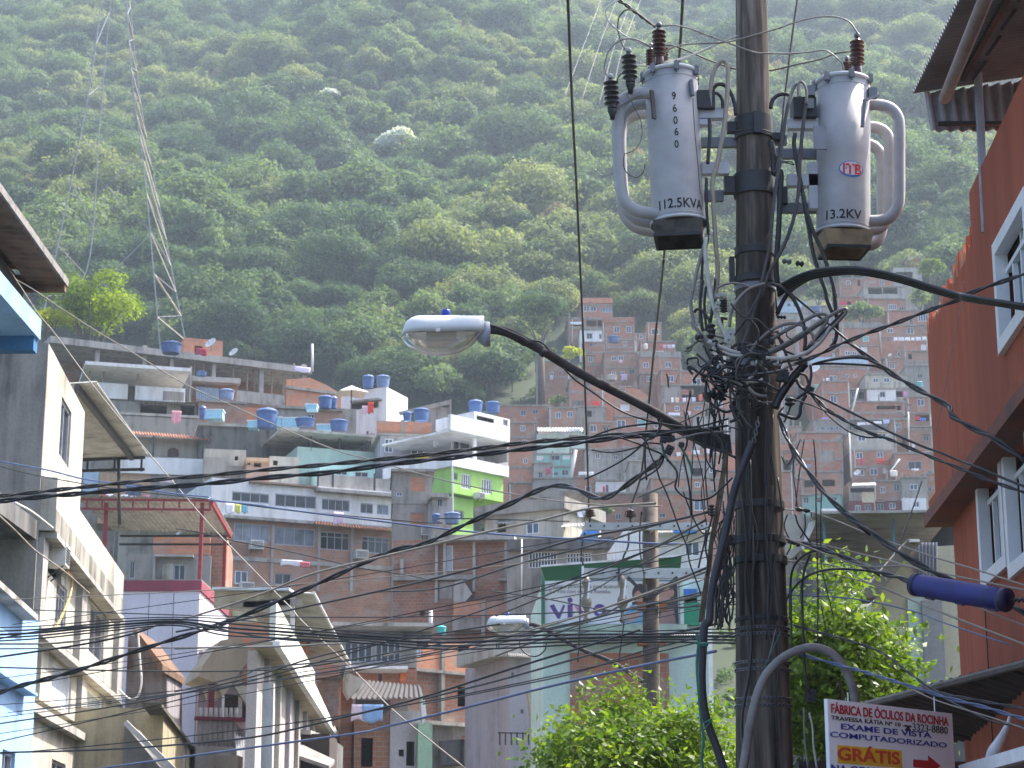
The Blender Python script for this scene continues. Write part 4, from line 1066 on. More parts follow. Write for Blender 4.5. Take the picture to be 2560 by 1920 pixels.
# houses that carry the slope on behind the pole
for i, (k, x0, y0, x1, y1, m, wins, lab, Y) in enumerate([
 ('p', 1700, 930, 1960, 985, 'bA', [(1730, 945, 1752, 962, 'w'), (1800, 945, 1822, 962, 'n')], "brick house just left of the pole, level with the knot of cables", 290),
 ('p', 1770, 985, 1960, 1045, 'bB', [(1788, 1000, 1806, 1018, 'w'), (1930, 1000, 1948, 1018, 'w')], "brown brick house mostly hidden behind the pole below the knot", 281),
 ('p', 1790, 1045, 1975, 1110, 'cg', [(1810, 1062, 1830, 1080, 'n'), (1950, 1062, 1968, 1080, 'w')], "grey house mostly hidden behind the pole at the lamp arm's root", 271),
 ('p', 1760, 1110, 1990, 1180, 'bC', [(1775, 1130, 1795, 1150, 'w'), (1960, 1130, 1978, 1150, 'n')], "orange brick house mostly hidden behind the pole below the lamp arm", 258),
 ('p', 1770, 1180, 1985, 1260, 'bA', [(1785, 1200, 1805, 1220, 'n')], "brick house mostly hidden behind the pole at the dark insulator ring", 240),
 ('p', 1790, 870, 1960, 930, 'cl', [(1925, 885, 1942, 905, 'w')], "pale house mostly hidden behind the pole above the knot of cables", 300),
 ('p', 1860, 800, 1990, 870, 'bB', [(1950, 815, 1968, 835, 'w')], "brown brick house at the pole's right edge below the pale blue house", 314),
]):
 H(k, x0, y0, x1, y1, m, wins, lab, Y=Y)
# ------------------------------------------------------------ middle distance: houses between the pole and the slope
BAR = plain("painted_steel_white", (.6, .6, .6), .5)
WOOD = plain("timber_prop", (.34, .25, .16), .9, var=.3)
def part(name, mb, mat, b, smooth=False): return mb.build(name, mat, b.e, smooth)
# the long unfinished concrete deck, top left
b = Bd("unfinished_building", "long unfinished concrete building with open deck, bare columns and timber props", "building", 'p', 124, 845, 186, 27)
b.box('p', 124, 879, 781, 895, -.6, 9, cl, "roof_slab")
s0, s1, z0, z1 = b.rect('p', 124, 895, 781, 960)
MB().box(s0, s1, 6, 6.3, 0, z1 - .01).build("back_wall", bB, b.e)
b.box('d1', -1340, 600, 1200, 640, -.3, 6, cl, "floor_slab")
for x in (825, 1235, 1470): b.box('a3', x, 150, x + 34, 420, 0, .5, cl, "concrete_column")
for x in (270, 745, 1165): b.box('d1', x, 200, x + 42, 590, 0, .5, cl, "concrete_column")
for x in (90, 180, 480, 620, 690, 865, 975, 1080): b.box('d1', x, 190, x + 13, 560, .6, .75, WOOD, "timber_prop")
b.box('d1', 510, 492, 1195, 606, -.05, .12, cl, "low_wall")
b.box('d1', -400, 380, 500, 480, 3, 3.2, bB, "brick_partition")
b = Bd("rooftop_hut", "small brick hut with a red cloth on the unfinished building's roof", "hut", 'a2', 1750, 1400, 194, 20)
b.wall('a2', 1590, 1272, 1925, 1420, bC, 3, [(1680, 1330, 1750, 1400, 'd')], down=False)
dish(PC('a2', 1822, 1372, 188), .6, "white satellite dish on the unfinished building's roof")
dish(PC('a2', 2020, 1440, 189), .5, "brownish satellite dish right of the rooftop hut")
cloth(PC('a2', 1740, 1350, 187), 1.1, .7, .3, (.32, .03, .06), "dark red cloth on the unfinished building's roof")
cloth(PC('d1', 1170, 226, 180), 1.6, .5, .4, (.6, .56, .72), "lilac sheet hung at the right end of the unfinished roof")
tank(PC('a2', 1475, 1395, 187), 1.0, 1.0, "blue tank on the unfinished building's roof")
pole('d1', 1265, 0, 1268, 270, 188, .12, PIPE, "thin pale mast above the unfinished building's right end", "mast", "mast")
b = Bd("sloping_brick_wall", "orange brick wall stepping down right of the unfinished building", "wall", 'd1', 1300, 600, 192, 30)
b.poly('d1', [(1010, 352), (1240, 332), (1400, 400), (1560, 500), (1560, 900), (1010, 900)], 0, .3, bC, "wall")
b.box('d1', 1005, 440, 1560, 470, -.25, .0, cg, "concrete_band")
# houses below the deck
b = Bd("balcony_house", "house with a thin flat canopy over a dark storey and white parapet panels", "house", 'a3', 750, 640, 164, 16)
b.wall('a3', 755, 640, 1700, 1000, cg, 7, [(1210, 668, 1440, 790, 'd'), (1560, 668, 1680, 790, 'd'), (930, 690, 1030, 735, 'b')])
b.box('a3', 735, 315, 1650, 345, -2.2, 6, cw, "canopy")
b.box('a3', 755, 474, 1105, 605, -.25, .1, cw, "parapet_panel")
b.box('a3', 1168, 510, 1600, 632, -.25, .1, cw, "parapet_panel")
b.box('a3', 1410, 550, 1590, 625, -.32, -.253, cg, "grey_panel")
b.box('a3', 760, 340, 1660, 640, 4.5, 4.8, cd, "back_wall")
for x in (765, 880, 1180, 1640): b.box('a3', x, 330, x + 16, 640, -.1, .1, cg, "post")
b.sheet([('a3', 1190, 655, 0), ('a3', 1700, 660, 0), ('a3', 1190, 630, -1.1), ('a3', 1715, 640, -1.1)], 22, .05, ASB, "corrugated_ledge")
b = Bd("terrace_house", "grey terrace house with a parapet wall and pink cloth under the white balcony", "house", 'a3', 1050, 1000, 158, 13)
b.wall('a3', 1040, 770, 1715, 920, cg, 3, [])
b.box('a3', 1035, 740, 1720, 762, -.1, 3, cl, "coping")
cloth(PC('a3', 1525, 715, 156), .8, 1.0, .2, (.62, .28, .33), "pink cloth hanging in the grey terrace house")
b = Bd("arched_window_house", "cream house with a dark arched window and an orange tiled eave", "house", 'a3', 1100, 1140, 150, 10)
b.wall('a3', 1060, 950, 1755, 1140, cr, 6, [])
q = [b.at('a3', 1495 + 50 * cos(a), 1060 + 28 * sin(a) - 2) for a in [pi * i / 10 + pi for i in range(11)]]
q = [b.at('a3', 1545, 1112), ] + [b.at('a3', 1495 - 50 * cos(pi * i / 10 + pi), 1062 - 30 * abs(sin(pi * i / 10))) for i in range(11)][::-1] + [b.at('a3', 1445, 1112)]
q = [b.at('a3', 1447, 1112), b.at('a3', 1545, 1112)] + [b.at('a3', 1496 + 49 * cos(pi * i / 8), 1070 - 34 * sin(pi * i / 8)) for i in range(9)]
MB().prism(q, -.06, .02).build("window", plain("arched_shutter", (.10, .045, .04), .6), b.e)
b.sheet([('a3', 1075, 905, -1.6), ('a3', 1810, 962, -1.6), ('a3', 1075, 890, 1), ('a3', 1800, 940, 1)], 30, .07, TILE, "tiled_eave", .05)
for x in (1318, 1745): b.box('a3', x, 930, x + 16, 1120, -1.5, -1.35, DARKM, "post")
b.box('a3', 1010, 1120, 1765, 1262, -1.6, -1.35, cw, "balcony_parapet")
b.box('a3', 850, 1262, 1765, 1700, -1.3, 2, ta, "lower_wall")
b.box('a3', 1300, 1272, 1800, 1560, -1.36, -1.301, cg, "grey_lower_wall")
w_ = b.rect('a3', 1090, 1340, 1220, 1440, -1.4)
for x0, x1 in ((1090, 1220), (1520, 1690)):
 w_ = b.rect('a3', x0, 1350, x1, 1450, -1.4)
 MB().box(w_[0], w_[1], -1.42, -1.365, w_[2], w_[3]).build("window", GLC, b.e)
b.box('a3', 720, 1215, 850, 1420, -1.5, 1, lb, "blue_wall")
for i, (x, y, w_, h, c, l) in enumerate([(905, 1430, 60, 70, (.6, .08, .12), "red and white washing above the red canopy"), (945, 1435, 60, 70, WH, "white washing beside the red piece above the canopy"), (970, 1465, 50, 40, YE, "yellow washing above the red canopy"), (1060, 1440, 90, 60, WH, "white washing left of the dark post above the canopy"), (1130, 1450, 90, 50, (.5, .52, .6), "grey washing right of the dark post above the canopy"), (1265, 1445, 50, 45, (.62, .2, .42), "pink washing above the red canopy"), (1440, 1310, 110, 26, (.7, .55, .6), "pinkish washing under the white balcony parapet")]):
 cloth(PC('a3', x, y, 138), w_ * .008, h * .008, .1, c, l, seed=100 + i)
pole('a3', 1025, 1130, 1032, 1700, 58, .05, DARKM, "tall dark post carrying the corner of the grey sheet awning")
b = Bd("tank_terrace_house", "brick house under a cream slab with a blue corrugated panel", "house", 'd1', 100, 600, 174, 14)
b.wall('d1', -20, 350, 520, 640, bB, 6, [(360, 385, 370, 390, 'd')])
b.box('d1', 30, 325, 560, 375, -1.2, 5, cl, "slab")
b.sheet([('d1', 118, 545, -.5), ('d1', 345, 560, -.5), ('d1', 118, 418, -.4), ('d1', 345, 440, -.4)], 12, .05, lb, "blue_panel")
b = Bd("brick_house", "pale brick house with a blue tank on its edge below the deck", "house", 'd1', 140, 780, 166, 14)
b.wall('d1', 140, 570, 622, 800, bD, 6, [])
b.box('d1', 130, 558, 625, 580, -.2, 5, cg, "roof_slab")
b = Bd("brick_house", "orange brick block between the pale brick house and the grey house", "house", 'd1', 620, 780, 168, 14)
b.wall('d1', 620, 632, 915, 800, bC, 5, [])
b = Bd("grey_house", "grey and brick house with a tiny white window under the big blue tank", "house", 'd1', 915, 820, 164, 14)
b.wall('d1', 912, 632, 1560, 850, bD, 6, [(1225, 690, 1288, 738, 'w'), (955, 668, 995, 715, 'd')])
b.box('d1', 905, 618, 1570, 646, -.3, 5, cg, "roof_slab")
b.box('d1', 912, 650, 1230, 720, -.04, .0, cg, "render_patch")
b = Bd("grey_wall_house", "grey wall between the umbrella terrace and the brick parapet", "house", 'd1', 1560, 900, 166, 10)
b.wall('d1', 1555, 640, 1700, 930, cg, 4, [])
b = Bd("terrace_wall_house", "dark stained terrace house carrying a row of blue tanks", "house", 'd1', 150, 1100, 150, 13)
b.wall('d1', 145, 800, 1125, 1120, cd, 9, [(880, 890, 1100, 970, 'd')])
b.box('d1', 140, 785, 735, 812, -.25, 8, cl, "coping")
b = Bd("dark_veranda_house", "house with a long white roof edge over a dark veranda and a pale green wall", "house", 'd1', 1120, 1170, 147, 20)
b.wall('d1', 1115, 1040, 1880, 1400, mi_, 7, [])
b.box('d1', 955, 862, 1885, 884, -1.4, 7, cl, "roof_slab")
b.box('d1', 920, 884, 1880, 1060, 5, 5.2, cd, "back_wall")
for x in (1245, 1530, 1805): b.box('d1', x, 860, x + 18, 1060, 0, .15, DARKM, "post")
b.box('d1', 1850, 880, 1885, 1060, -.02, 5, cg, "end_wall")
b = Bd("cream_house", "small cream house with a round vent, catching the sun below the terrace", "house", 'd1', 205, 1190, 146, 10)
b.wall('d1', 200, 1040, 612, 1200, cr, 4, [(500, 1108, 535, 1150, 'd')])
b.box('d1', 195, 1120, 412, 1290, -1.2, -.1, cg, "grey_annex")
b.box('d1', 200, 1200, 640, 1330, -.5, 3, cg, "lower_wall")
b = Bd("cream_house", "second cream house with a vent, left of the aqua storey", "house", 'd1', 840, 1230, 144, 12)
b.wall('d1', 842, 1112, 1135, 1400, cr, 4, [(880, 1150, 925, 1198, 'd')])
b.wall('d1', 615, 1150, 842, 1400, bD, 4, [(620, 1150, 660, 1200, 'n'), (690, 1165, 760, 1215, 'd')], name="brick_wall")
b.box('d1', 610, 1122, 850, 1150, -.8, 3, ta, "slab")
b = Bd("aqua_house", "aqua storey with two wide windows above the long white building", "house", 'd1', 1340, 1330, 142, 14)
b.wall('d1', 1335, 1195, 1885, 1400, stucco("aqua_paint", (.42, .66, .62), amt=.25), 5, [(1500, 1245, 1612, 1292, 'n'), (1690, 1265, 1818, 1312, 'n')])
b = Bd("gable_house", "white box house with a sunlit right wall beside the umbrella", "house", 'd1', 2000, 720, 176, -22)
b.wall('d1', 1550, 448, 2000, 800, cw, 4.5, [(1650, 560, 1920, 640, 'd')])
b.box('d1', 1640, 545, 1925, 562, -.6, .0, cg, "ledge")
t = thing("parasol", "white square parasol on the roof terrace beside two blue tanks", "parasol", PC('d1', 1650, 640, 172))
k_ = 172 / F / 3.95
zt = (PC('d1', 1650, 410, 172) - PC('d1', 1650, 640, 172)).z
q = MB()
for i in range(4):
 a0, a1 = pi / 4 + i * pi / 2 + .3, pi / 4 + (i + 1) * pi / 2 + .3
 r_ = 185 * k_ * 1.15
 q.face([(0, 0, zt), (r_ * cos(a0), r_ * sin(a0), zt - 95 * k_), (r_ * .5 * (cos(a0) + cos(a1)), r_ * .5 * (sin(a0) + sin(a1)), zt - 78 * k_), (r_ * cos(a1), r_ * sin(a1), zt - 95 * k_)])
q.build("canopy", plain("white_canvas", (.8, .8, .78), .8, var=.06), t)
MB().tube([(0, 0, -.5), (0, 0, zt)], .06).build("mast", DARKM, t)
cloth(PC('d1', 1845, 575, 171), 0.5, 1.0, .1, (.65, .05, .02), "orange-red cloth hanging on the white box house")
cloth(PC('d1', 1790, 610, 171), 0.6, .7, .1, PK, "pink cloth beside the orange-red one")
for (k, x, y, Y, r, h, l) in [('d1', 1818, 438, 176, 1.15, 1.5, "left of two blue tanks on the white box house"), ('d1', 1965, 430, 177, 1.35, 1.5, "right of two blue tanks on the white box house"),
        ('d1', 420, 555, 171, 1.45, 1.5, "blue tank on the slab edge next to the blue panel"), ('d1', 1395, 640, 162, 1.25, 1.7, "tall blue tank on the grey and brick house"), ('d1', 1475, 638, 163, .7, 1.5, "narrow blue tank touching the tall one"),
        ('d1', 182, 742, 152, .62, 1.4, "small dark blue tank beside a pale blue box"), ('d1', 815, 835, 149, 1.75, 2.0, "largest blue tank on the stained terrace"), ('d1', 1195, 822, 148, 1.6, 1.2, "wide blue tank behind the white roof edge"), ('d1', 1528, 865, 148, 1.5, 1.1, "low blue tank farthest right on the white roof edge"),
        ('c8', 790, 1026, 143, 1.15, 1.3, "left blue tank on top of the white and green house"), ('c8', 940, 1010, 144, 1.2, 1.3, "right, darker blue tank on top of the white and green house"), ('c8', 322, 1082, 141, 1.25, 1.1, "wide blue tank behind the brick parapet"), ('c8', 200, 1076, 142, .7, .9, "small blue tank at the left behind the brick parapet"),
        ('a7', 450, 510, 124, .58, .95, "small blue tank left of another under the green house"), ('a7', 590, 516, 124, 1.1, 1.1, "wide dark blue tank under the green house"),
        ('a2', 1740, 1590, 170, 1.0, .7, "low blue tank half hidden behind the cream slab")]:
 tank(PC(k, x, y, Y), r * .46, h * .72, l)
pb = plain("pale_blue_plastic", (.30, .55, .68), .5)
for (x0, y0, x1, y1, l) in [(218, 655, 380, 735, "pale blue box tank on legs beside the small dark tank"), (625, 762, 725, 822, "cyan box at the left of the largest tank"), (908, 728, 962, 820, "pale blue upright panel right of the largest tank"), (965, 735, 1118, 815, "pale glazed box behind the white roof edge"), (1310, 800, 1450, 850, "low pale box left of the last blue tank"), (1200, 600, 1310, 640, "pale blue low box left of the tall blue tank")]:
 p0, p1 = PC('d1', x0, y1, 149), PC('d1', x1, y0, 149)
 t = thing("water_box", l, "water box", (p0.x, 149, p0.z))
 MB().box(0, p1.x - p0.x, 0, 1.2, 0, p1.z - p0.z).build("body", pb, t)
 MB().box(-.06, p1.x - p0.x + .06, -.06, 1.26, p1.z - p0.z + .002, p1.z - p0.z + .1).build("rim", plain("pale_rim", (.6, .66, .68), .5), t)
# grey brick house with the orange parapet, and the white and green house
b = Bd("parapet_house", "grey house with an orange brick parapet and two white windows", "house", 'c8', 10, 1480, 144, 9)
b.wall('c8', -30, 1190, 415, 1490, stucco("blue_grey_render", (.40, .40, .44), amt=.5), 8, [(5, 1232, 78, 1352, 'w'), (232, 1264, 348, 1372, 'w')])
b.box('c8', -60, 1085, 408, 1188, -.1, .2, bC, "brick_parapet")
b.box('c8', 150, 1068, 178, 1188, -.16, .24, cg, "concrete_post")
b.box('c8', -60, 1188, 420, 1206, -.25, 7, cg, "roof_slab")
b.wall('c8', 415, 1290, 600, 1660, bA, 5, [(490, 1490, 545, 1545, 'n')], name="brick_wall", n=.4)
b.wall('c8', 405, 960, 580, 1290, cg, 5, [], name="upper_wall", n=1.5)
b.poly('c8', [(130, 1000), (575, 895), (580, 930), (140, 1030)], 1.2, 1.4, cg, "sloping_beam")
b.box('c8', 570, 890, 582, 1010, 1.0, 1.45, cg, "post")
cloth(PC('c8', 450, 1180, 141), .4, 1.0, .1, WH, "white shirt hanging on the dark grey wall by the green house")
cloth(PC('c8', 330, 1385, 141), 1.0, .6, .1, (.66, .42, .02), "orange-yellow cloth under the two white windows")
b = Bd("green_house", "white and lime green house with a deep balcony, turned to the sun", "house", 'c8', 578, 1290, 138, 46)
GH = b
b.wall('a7', 600, 20, 1030, 290, gr, 7, [(668, 85, 750, 215, 'W'), (845, 130, 932, 258, 'W'), (605, 75, 636, 138, 'n')], down=False)
s0, s1, z0, z1 = b.rect('a7', 600, 20, 1030, 290)
b.box('c8', 590, 1420, 1080, 1515, -.25, 7.0, cw, "balcony_band")
b.box('c8', 575, 1078, 1088, 1210, -.25, .0, cw, "parapet")
b.box('c8', 590, 1210, 1075, 1420, 2.2, 2.4, lv, "recessed_wall")
b.box('c8', 580, 1205, 1088, 1222, -.2, 7, cw, "ceiling_slab")
b.box('c8', 780, 1205, 800, 1430, -.05, .15, cw, "post")
b.box('c8', 1062, 1215, 1080, 1430, -.1, 6, cg, "end_wall")
for (x0, x1) in ((610, 640), (665, 730)):
 w_ = b.rect('c8', x0, 1262, x1, 1340, 2.15)
 MB().box(w_[0], w_[1], 2.1, 2.19, w_[2], w_[3]).build("window", GLA, b.e)
b.wall('c8', 780, 1030, 1088, 1130, cw, 4, [(800, 1045, 955, 1085, 'd'), (1030, 1068, 1070, 1122, 'n')], down=False, name="upper_wall", n=.25)
b.wall('a7', 565, 290, 772, 560, gr, 5, [(600, 400, 690, 480, 'n')], n=.5, name="lower_wall")
b.tube = None
MB().tube([b.loc('a7', 590, 20, -.35), b.loc('a7', 595, 440, -.35)], .08).build("drain_pipe", PIPE, b.e)
acunit(b.world('a7', 820, 300, -.3), b.th, "air conditioner under the green house's windows")
# the long white building
b = Bd("white_building", "long white building with four window bands over a brick storey", "building", 'a5', 300, 600, 133, 24)
LW = b
b.wall('a5', 300, 180, 1885, 505, cw, 9, [(482, 248, 805, 332, 'K'), (855, 268, 1212, 378, 'K'), (1258, 306, 1500, 404, 'K'), (1592, 340, 1702, 428, 'n'), (1735, 352, 1835, 438, 'b')], down=False)
b.wall('a5', 425, 505, 1885, 1500, bD, 8.5, [(500, 518, 802, 674, 'B'), (845, 552, 1200, 706, 'B'), (1245, 588, 1500, 744, 'N'), (1602, 628, 1840, 774, 'N'), (508, 922, 622, 1036, 'w'), (850, 945, 995, 1046, 'n')], n=.18, name="lower_wall")
b.box('a5', 420, 490, 1890, 515, -.35, .0, cl, "ledge")
b.sheet([('a5', 1200, 512, -.9), ('a5', 1888, 575, -.9), ('a5', 1200, 490, 0), ('a5', 1888, 552, 0)], 28, .06, TILE, "tiled_ledge", .04)
b.box('a5', 1228, 108, 1872, 228, .3, .5, cl, "roof_parapet")
b.box('a5', 1222, 228, 1890, 256, -.7, .5, cl, "roof_overhang")
b.box('a5', 640, 165, 1230, 180, -.35, 6, plain("roof_edge", (.26, .18, .14), .9), "roof_edge")
for x in (820, 1222, 1508, 1862): b.box('a5', x, 520, x + 24, 1100, .12, .3, cl, "concrete_column")
b.box('a5', 430, 838, 1880, 872, .1, .3, cl, "concrete_beam")
for x in (1220, 1350, 1710): b.box('a5', x, 80, x + 14, 240, .24, .31, DARKM, "post")
MB().tube([b.loc('a5', 1872, 250, -.2), b.loc('a5', 1890, 700, -.2), b.loc('a5', 1880, 1370, -.2)], .09).build("drain_pipe", PIPE, b.e)
for i, (x, y, w_, h, c, l) in enumerate([(465, 338, 80, 95, WH, "white washing first under the long white building's windows"), (537, 345, 50, 80, (.62, .6, .1), "yellow washing under the long white building's windows"), (598, 345, 62, 80, (.2, .45, .55), "teal washing under the long white building's windows"), (1405, 415, 90, 110, (.72, .55, .68), "pink washing under the third window band"), (1000, 830, 190, 50, WH, "white sheet sagging over the brick storey's doorway"), (1115, 845, 90, 50, (.66, .15, .18), "red-striped sheet beside the sagging white one")]):
 cloth(PC('a5', x, y, 130.5 if i < 4 else 131), w_ * .0076, h * .0076, .4, c, l, seed=200 + i)
for x, y, l in ((690, 738, "air conditioner under the left curtained windows"), (1595, 820, "air conditioner on the brick storey's right side"), (608, 1100, "air conditioner below the white window at the bottom left")):
 acunit(b.world('a5', x, y, -.1), b.th, l, .9, .6)
# grey house with brick infills, and the big brick frame
b = Bd("grey_house", "tall grey house with two orange bricked-up windows", "house", 'a7', 80, 680, 127, 4)
b.wall('a7', 70, 62, 418, 345, cg, 6, [(232, 112, 352, 240, 'o'), (106, 240, 158, 278, 'w')], down=False)
b.wall('a7', 72, 345, 418, 900, stucco("warm_grey", (.36, .33, .29), amt=.5), 6, [(228, 422, 352, 524, 'o')], name="lower_wall", n=.05)
b.box('a7', 60, 40, 440, 64, -.5, 6, cg, "roof_slab")
acunit(b.world('a7', 375, 620, -.1), b.th, "air conditioner at the tall grey house's lower right", .8, .55)
b = Bd("annex", "cream annex with a curved roof and dish between the grey and green houses", "annex", 'a7', 430, 500, 125, 10)
b.wall('a7', 418, 290, 590, 640, cl, 4, [(462, 300, 505, 368, 'n')])
b.box('a7', 405, 250, 560, 285, -.7, 3, cl, "roof_slab")
b = Bd("brick_frame_building", "big brick building framed by grey concrete slabs and tall pale columns", "building", 'a7', 100, 1400, 114, -5)
b.wall('a7', 80, 650, 1060, 1320, bB, 9, [(528, 705, 596, 930, 's'), (478, 1020, 520, 1165, 'd'), (310, 1270, 350, 1320, 'd')])
b.box('a7', 410, 610, 1125, 655, -.9, 8, cl, "roof_slab")
b.box('a7', 80, 960, 760, 1000, -.5, .02, cg, "floor_slab")
for x, y0, y1 in ((440, 640, 1200), (510, 650, 1000), (765, 590, 1100), (140, 820, 1000)): b.box('a7', x, y0, x + 24, y1, -.3, .0, cl, "concrete_column")
b.box('a7', 480, 1015, 592, 1165, -.06, .0, cl, "rendered_patch")
b.poly('a7', [(600, 1020), (680, 1000), (760, 1120), (700, 1190), (600, 1190)], -1.2, -.1, cl, "stair")
b.box('a7', 590, 1300, 1340, 1430, -1.5, 2, cg, "lower_slab")
b.wall('a7', 600, 1185, 1335, 1320, bC, 3, [], down=False, n=-1.6, name="orange_parapet")
for x in (840, 1110): b.box('a7', x, 1180, x + 32, 1480, -1.75, -1.61, cg, "post")
for x, y in ((1160, 760), (1040, 640)): b.box('a7', x, y, x + 24, 1190, -.35, -.1, cl, "concrete_column") if x < 1100 else None
b.wall('a7', 1060, 740, 1380, 1190, cg, 6, [(965, 712, 1028, 980, 'd'), (1085, 1110, 1170, 1200, 'd')], name="rendered_wall", n=.3)
b.box('a7', 985, 985, 1230, 1005, -1.0, .3, cl, "ledge")
cloth(PC('a7', 1130, 1075, 111), 0.75, .35, 0, (.04, .05, .35), "deep blue cloth in the dark bay of the brick frame building")
b = Bd("grille_house", "house with a stained concrete roof band and two white window grilles", "house", 'a7', 1080, 900, 110, -9)
b.wall('a7', 1062, 735, 1990, 1100, cg, 7, [(1252, 760, 1492, 895, 'g'), (1580, 770, 1790, 850, 'g')])
b.box('a7', 1060, 640, 1990, 735, -.5, 7, cd, "roof_band")
pole('a7', 1190, 650, 1188, 1120, 108, .035, PIPE, "thin white pipe in front of the grille house", "drain_pipe", "pipe")
b = Bd("beige_house", "beige house with a heavy grey roof edge and a sunlit gable wall", "house", 'a7', 1545, 600, 119, -27)
b.wall('a7', 870, 400, 1548, 700, cr, 5.5, [(1225, 505, 1338, 604, 'w'), (980, 510, 1052, 590, 'd')])
b.poly('a7', [(778, 370), (1560, 275), (1560, 380), (930, 440), (790, 500)], -.5, 5.5, cg, "roof_edge")
b.poly('a7', [(1545, 285), (1600, 232), (1300, 236), (1250, 290)], .5, 5.4, cg, "roof_top")
b.sheet([('a7', 945, 515, -1.2), ('a7', 1130, 510, -1.2), ('a7', 985, 485, 0), ('a7', 1090, 480, 0)], 6, .03, TIND, "window_hood")
b.sheet([('a7', 1520, 545, -1.0), ('a7', 1760, 530, -1.0), ('a7', 1560, 515, .5), ('a7', 1740, 508, .5)], 8, .03, TIND, "side_hood")
dish(PC('a7', 1735, 500, 112), .42, "large pale satellite dish beside the far pole's upper crossarm")
# bottom centre: brick house, grey base, lavender strip
b = Bd("corner_brick_house", "brick house, coloured as sunlit above and shaded below, at the bottom centre with a black opening", "house", 'a8', 140, 860, 92, 42)
b.wall('a8', 148, 575, 952, 830, bC, 7, [(640, 590, 742, 735, 'd'), (216, 592, 330, 695, 's'), (5, 575, 148, 750, 'b')], down=False)  # orange brick paints the grazing sun on the upper part
b.wall('a8', 205, 850, 1080, 1280, bB, 7, [(636, 958, 742, 1130, 'd')], down=False, n=.25, name="lower_wall")  # browner brick paints the shade on the lower part
b.box('a8', 200, 828, 1085, 852, -.1, 6, cg, "floor_beam")
for x in (498, 838): b.box('a8', x, 560, x + 28, 1270, -.08, .2, cg, "concrete_column")
b.wall('a8', 945, 640, 1080, 1500, bA, 5, [(955, 785, 1080, 865, 'n'), (960, 910, 990, 1040, 's')], name="side_wall", n=.6)
b.box('a8', 345, 1262, 895, 1296, -.6, 4, cl, "ledge")
b.wall('a8', 375, 1296, 1010, 1660, cl, 5, [(668, 1378, 726, 1492, 'o')], n=.2, name="base_wall")
b.box('a8', 655, 1430, 1290, 1640, -1.5, 0, cd, "dark_annex")
pole('a8', 405, 300, 400, 480, 92, .09, PIPE, "short pale pipe standing on the brick house", "vent_pipe", "pipe")
tank(PC('a8', 495, 512, 90), .22, .5, "small turquoise drum on the brick house's roof", plain("turquoise_plastic", (.03, .40, .36), .5), None)
b = Bd("lavender_house", "narrow lavender house between the brick house and the mint building", "house", 'a8', 1090, 1600, 87, 20)
b.wall('a8', 1085, 690, 1340, 1660, lv, 6, [(1100, 830, 1125, 885, 'n'), (1180, 1150, 1205, 1190, 'n')])
b.wall('a8', 945, 565, 1320, 700, cr, 5, [(965, 570, 1010, 640, 'n')], down=False, n=-.4, name="upper_wall")
b.sheet([('a8', 1075, 690, -1.4), ('a8', 1320, 700, -1.4), ('a8', 1070, 655, .2), ('a8', 1320, 665, .2)], 14, .05, ASB, "roof_edge")
for i in range(6): b.box('a8', 1000 + i * 50, 1350, 1006 + i * 50, 1460, -1.6, -1.5, DARKM, "railing_post")
b.box('a8', 990, 1352, 1290, 1362, -1.62, -1.5, DARKM, "rail")
b.poly('a8', [(1240, 990), (1290, 980), (1350, 1480), (1300, 1480)], -1.3, -1.1, plain("ladder_wood", (.42, .33, .24), .8), "leaning_plank")
# white house behind the billboard
b = Bd("white_house", "white house with one tall window behind the far pole", "house", 'c7', 1160, 640, 84, 4)
b.wall('c7', 1150, 215, 2110, 1300, cw, 6, [(1820, 312, 1995, 492, 'w'), (1350, 270, 1420, 420, 'b')])
b.sheet([('c7', 1500, 228, -1), ('c7', 2130, 215, -1), ('c7', 1500, 178, 1), ('c7', 2130, 170, 1)], 30, .04, ASB, "roof_sheet")
b.box('c7', 1705, 190, 1960, 226, -1.25, -.9, plain("blue_tarp", (.05, .22, .6), .5), "blue_tarp")
b.box('c7', 700, 205, 880, 245, -2, 0, plain("blue_tarp", (.05, .22, .6), .5), "blue_tarp")
# mint building with the billboard
b = Bd("mint_building", "pale mint shop building carrying the billboard", "building", 'c7', 260, 1650, 58, 2)
MBd = b
b.wall('c7', 255, 760, 2080, 2200, mi_, 8, [(1820, 850, 1960, 1230, 'd')])
b.box('c7', 255, 1240, 1850, 1345, -.35, .0, stucco("mint_band", (.42, .55, .44), amt=.4), "painted_band")
b.sheet([('c7', 280, 1405, -.7), ('c7', 1950, 1370, -.7), ('c7', 280, 1350, 0), ('c7', 1950, 1320, 0)], 60, .03, ASB, "corrugated_strip")
b.wall('c7', 555, 1560, 1650, 2200, bA, 1, [], n=-.06, name="brick_base")
b.box('c7', 240, 700, 275, 1240, -.25, .2, plain("green_post", (.03, .16, .09), .5), "green_post")
b.box('c7', 1770, 740, 1810, 1240, -.35, .0, mi_, "post")
b.box('c7', 1812, 1000, 1990, 1250, -.2, -.02, plain("green_cloth", (.02, .22, .12), .7), "green_panel")
b.box('c7', 1812, 850, 1960, 920, -.25, -.03, plain("sign_blue", (.02, .12, .42), .5), "small_blue_sign")
GRN = plain("green_awning", (.010, .17, .07), .55, var=.12)
q = [b.loc('c7', 225, 600, -1.5), b.loc('c7', 1790, 480, -1.5), b.loc('c7', 285, 760, -.3), b.loc('c7', 1765, 700, -.3)]
t = MB()
corr(t, q[0], q[1], q[2], q[3], 70, .02, Vector((0, -1, .3)).normalized())
t.build("green_awning", GRN, b.e)
t = MB().bar(q[0], q[1], .06, .05)
t.build("awning_edge", cw, b.e)
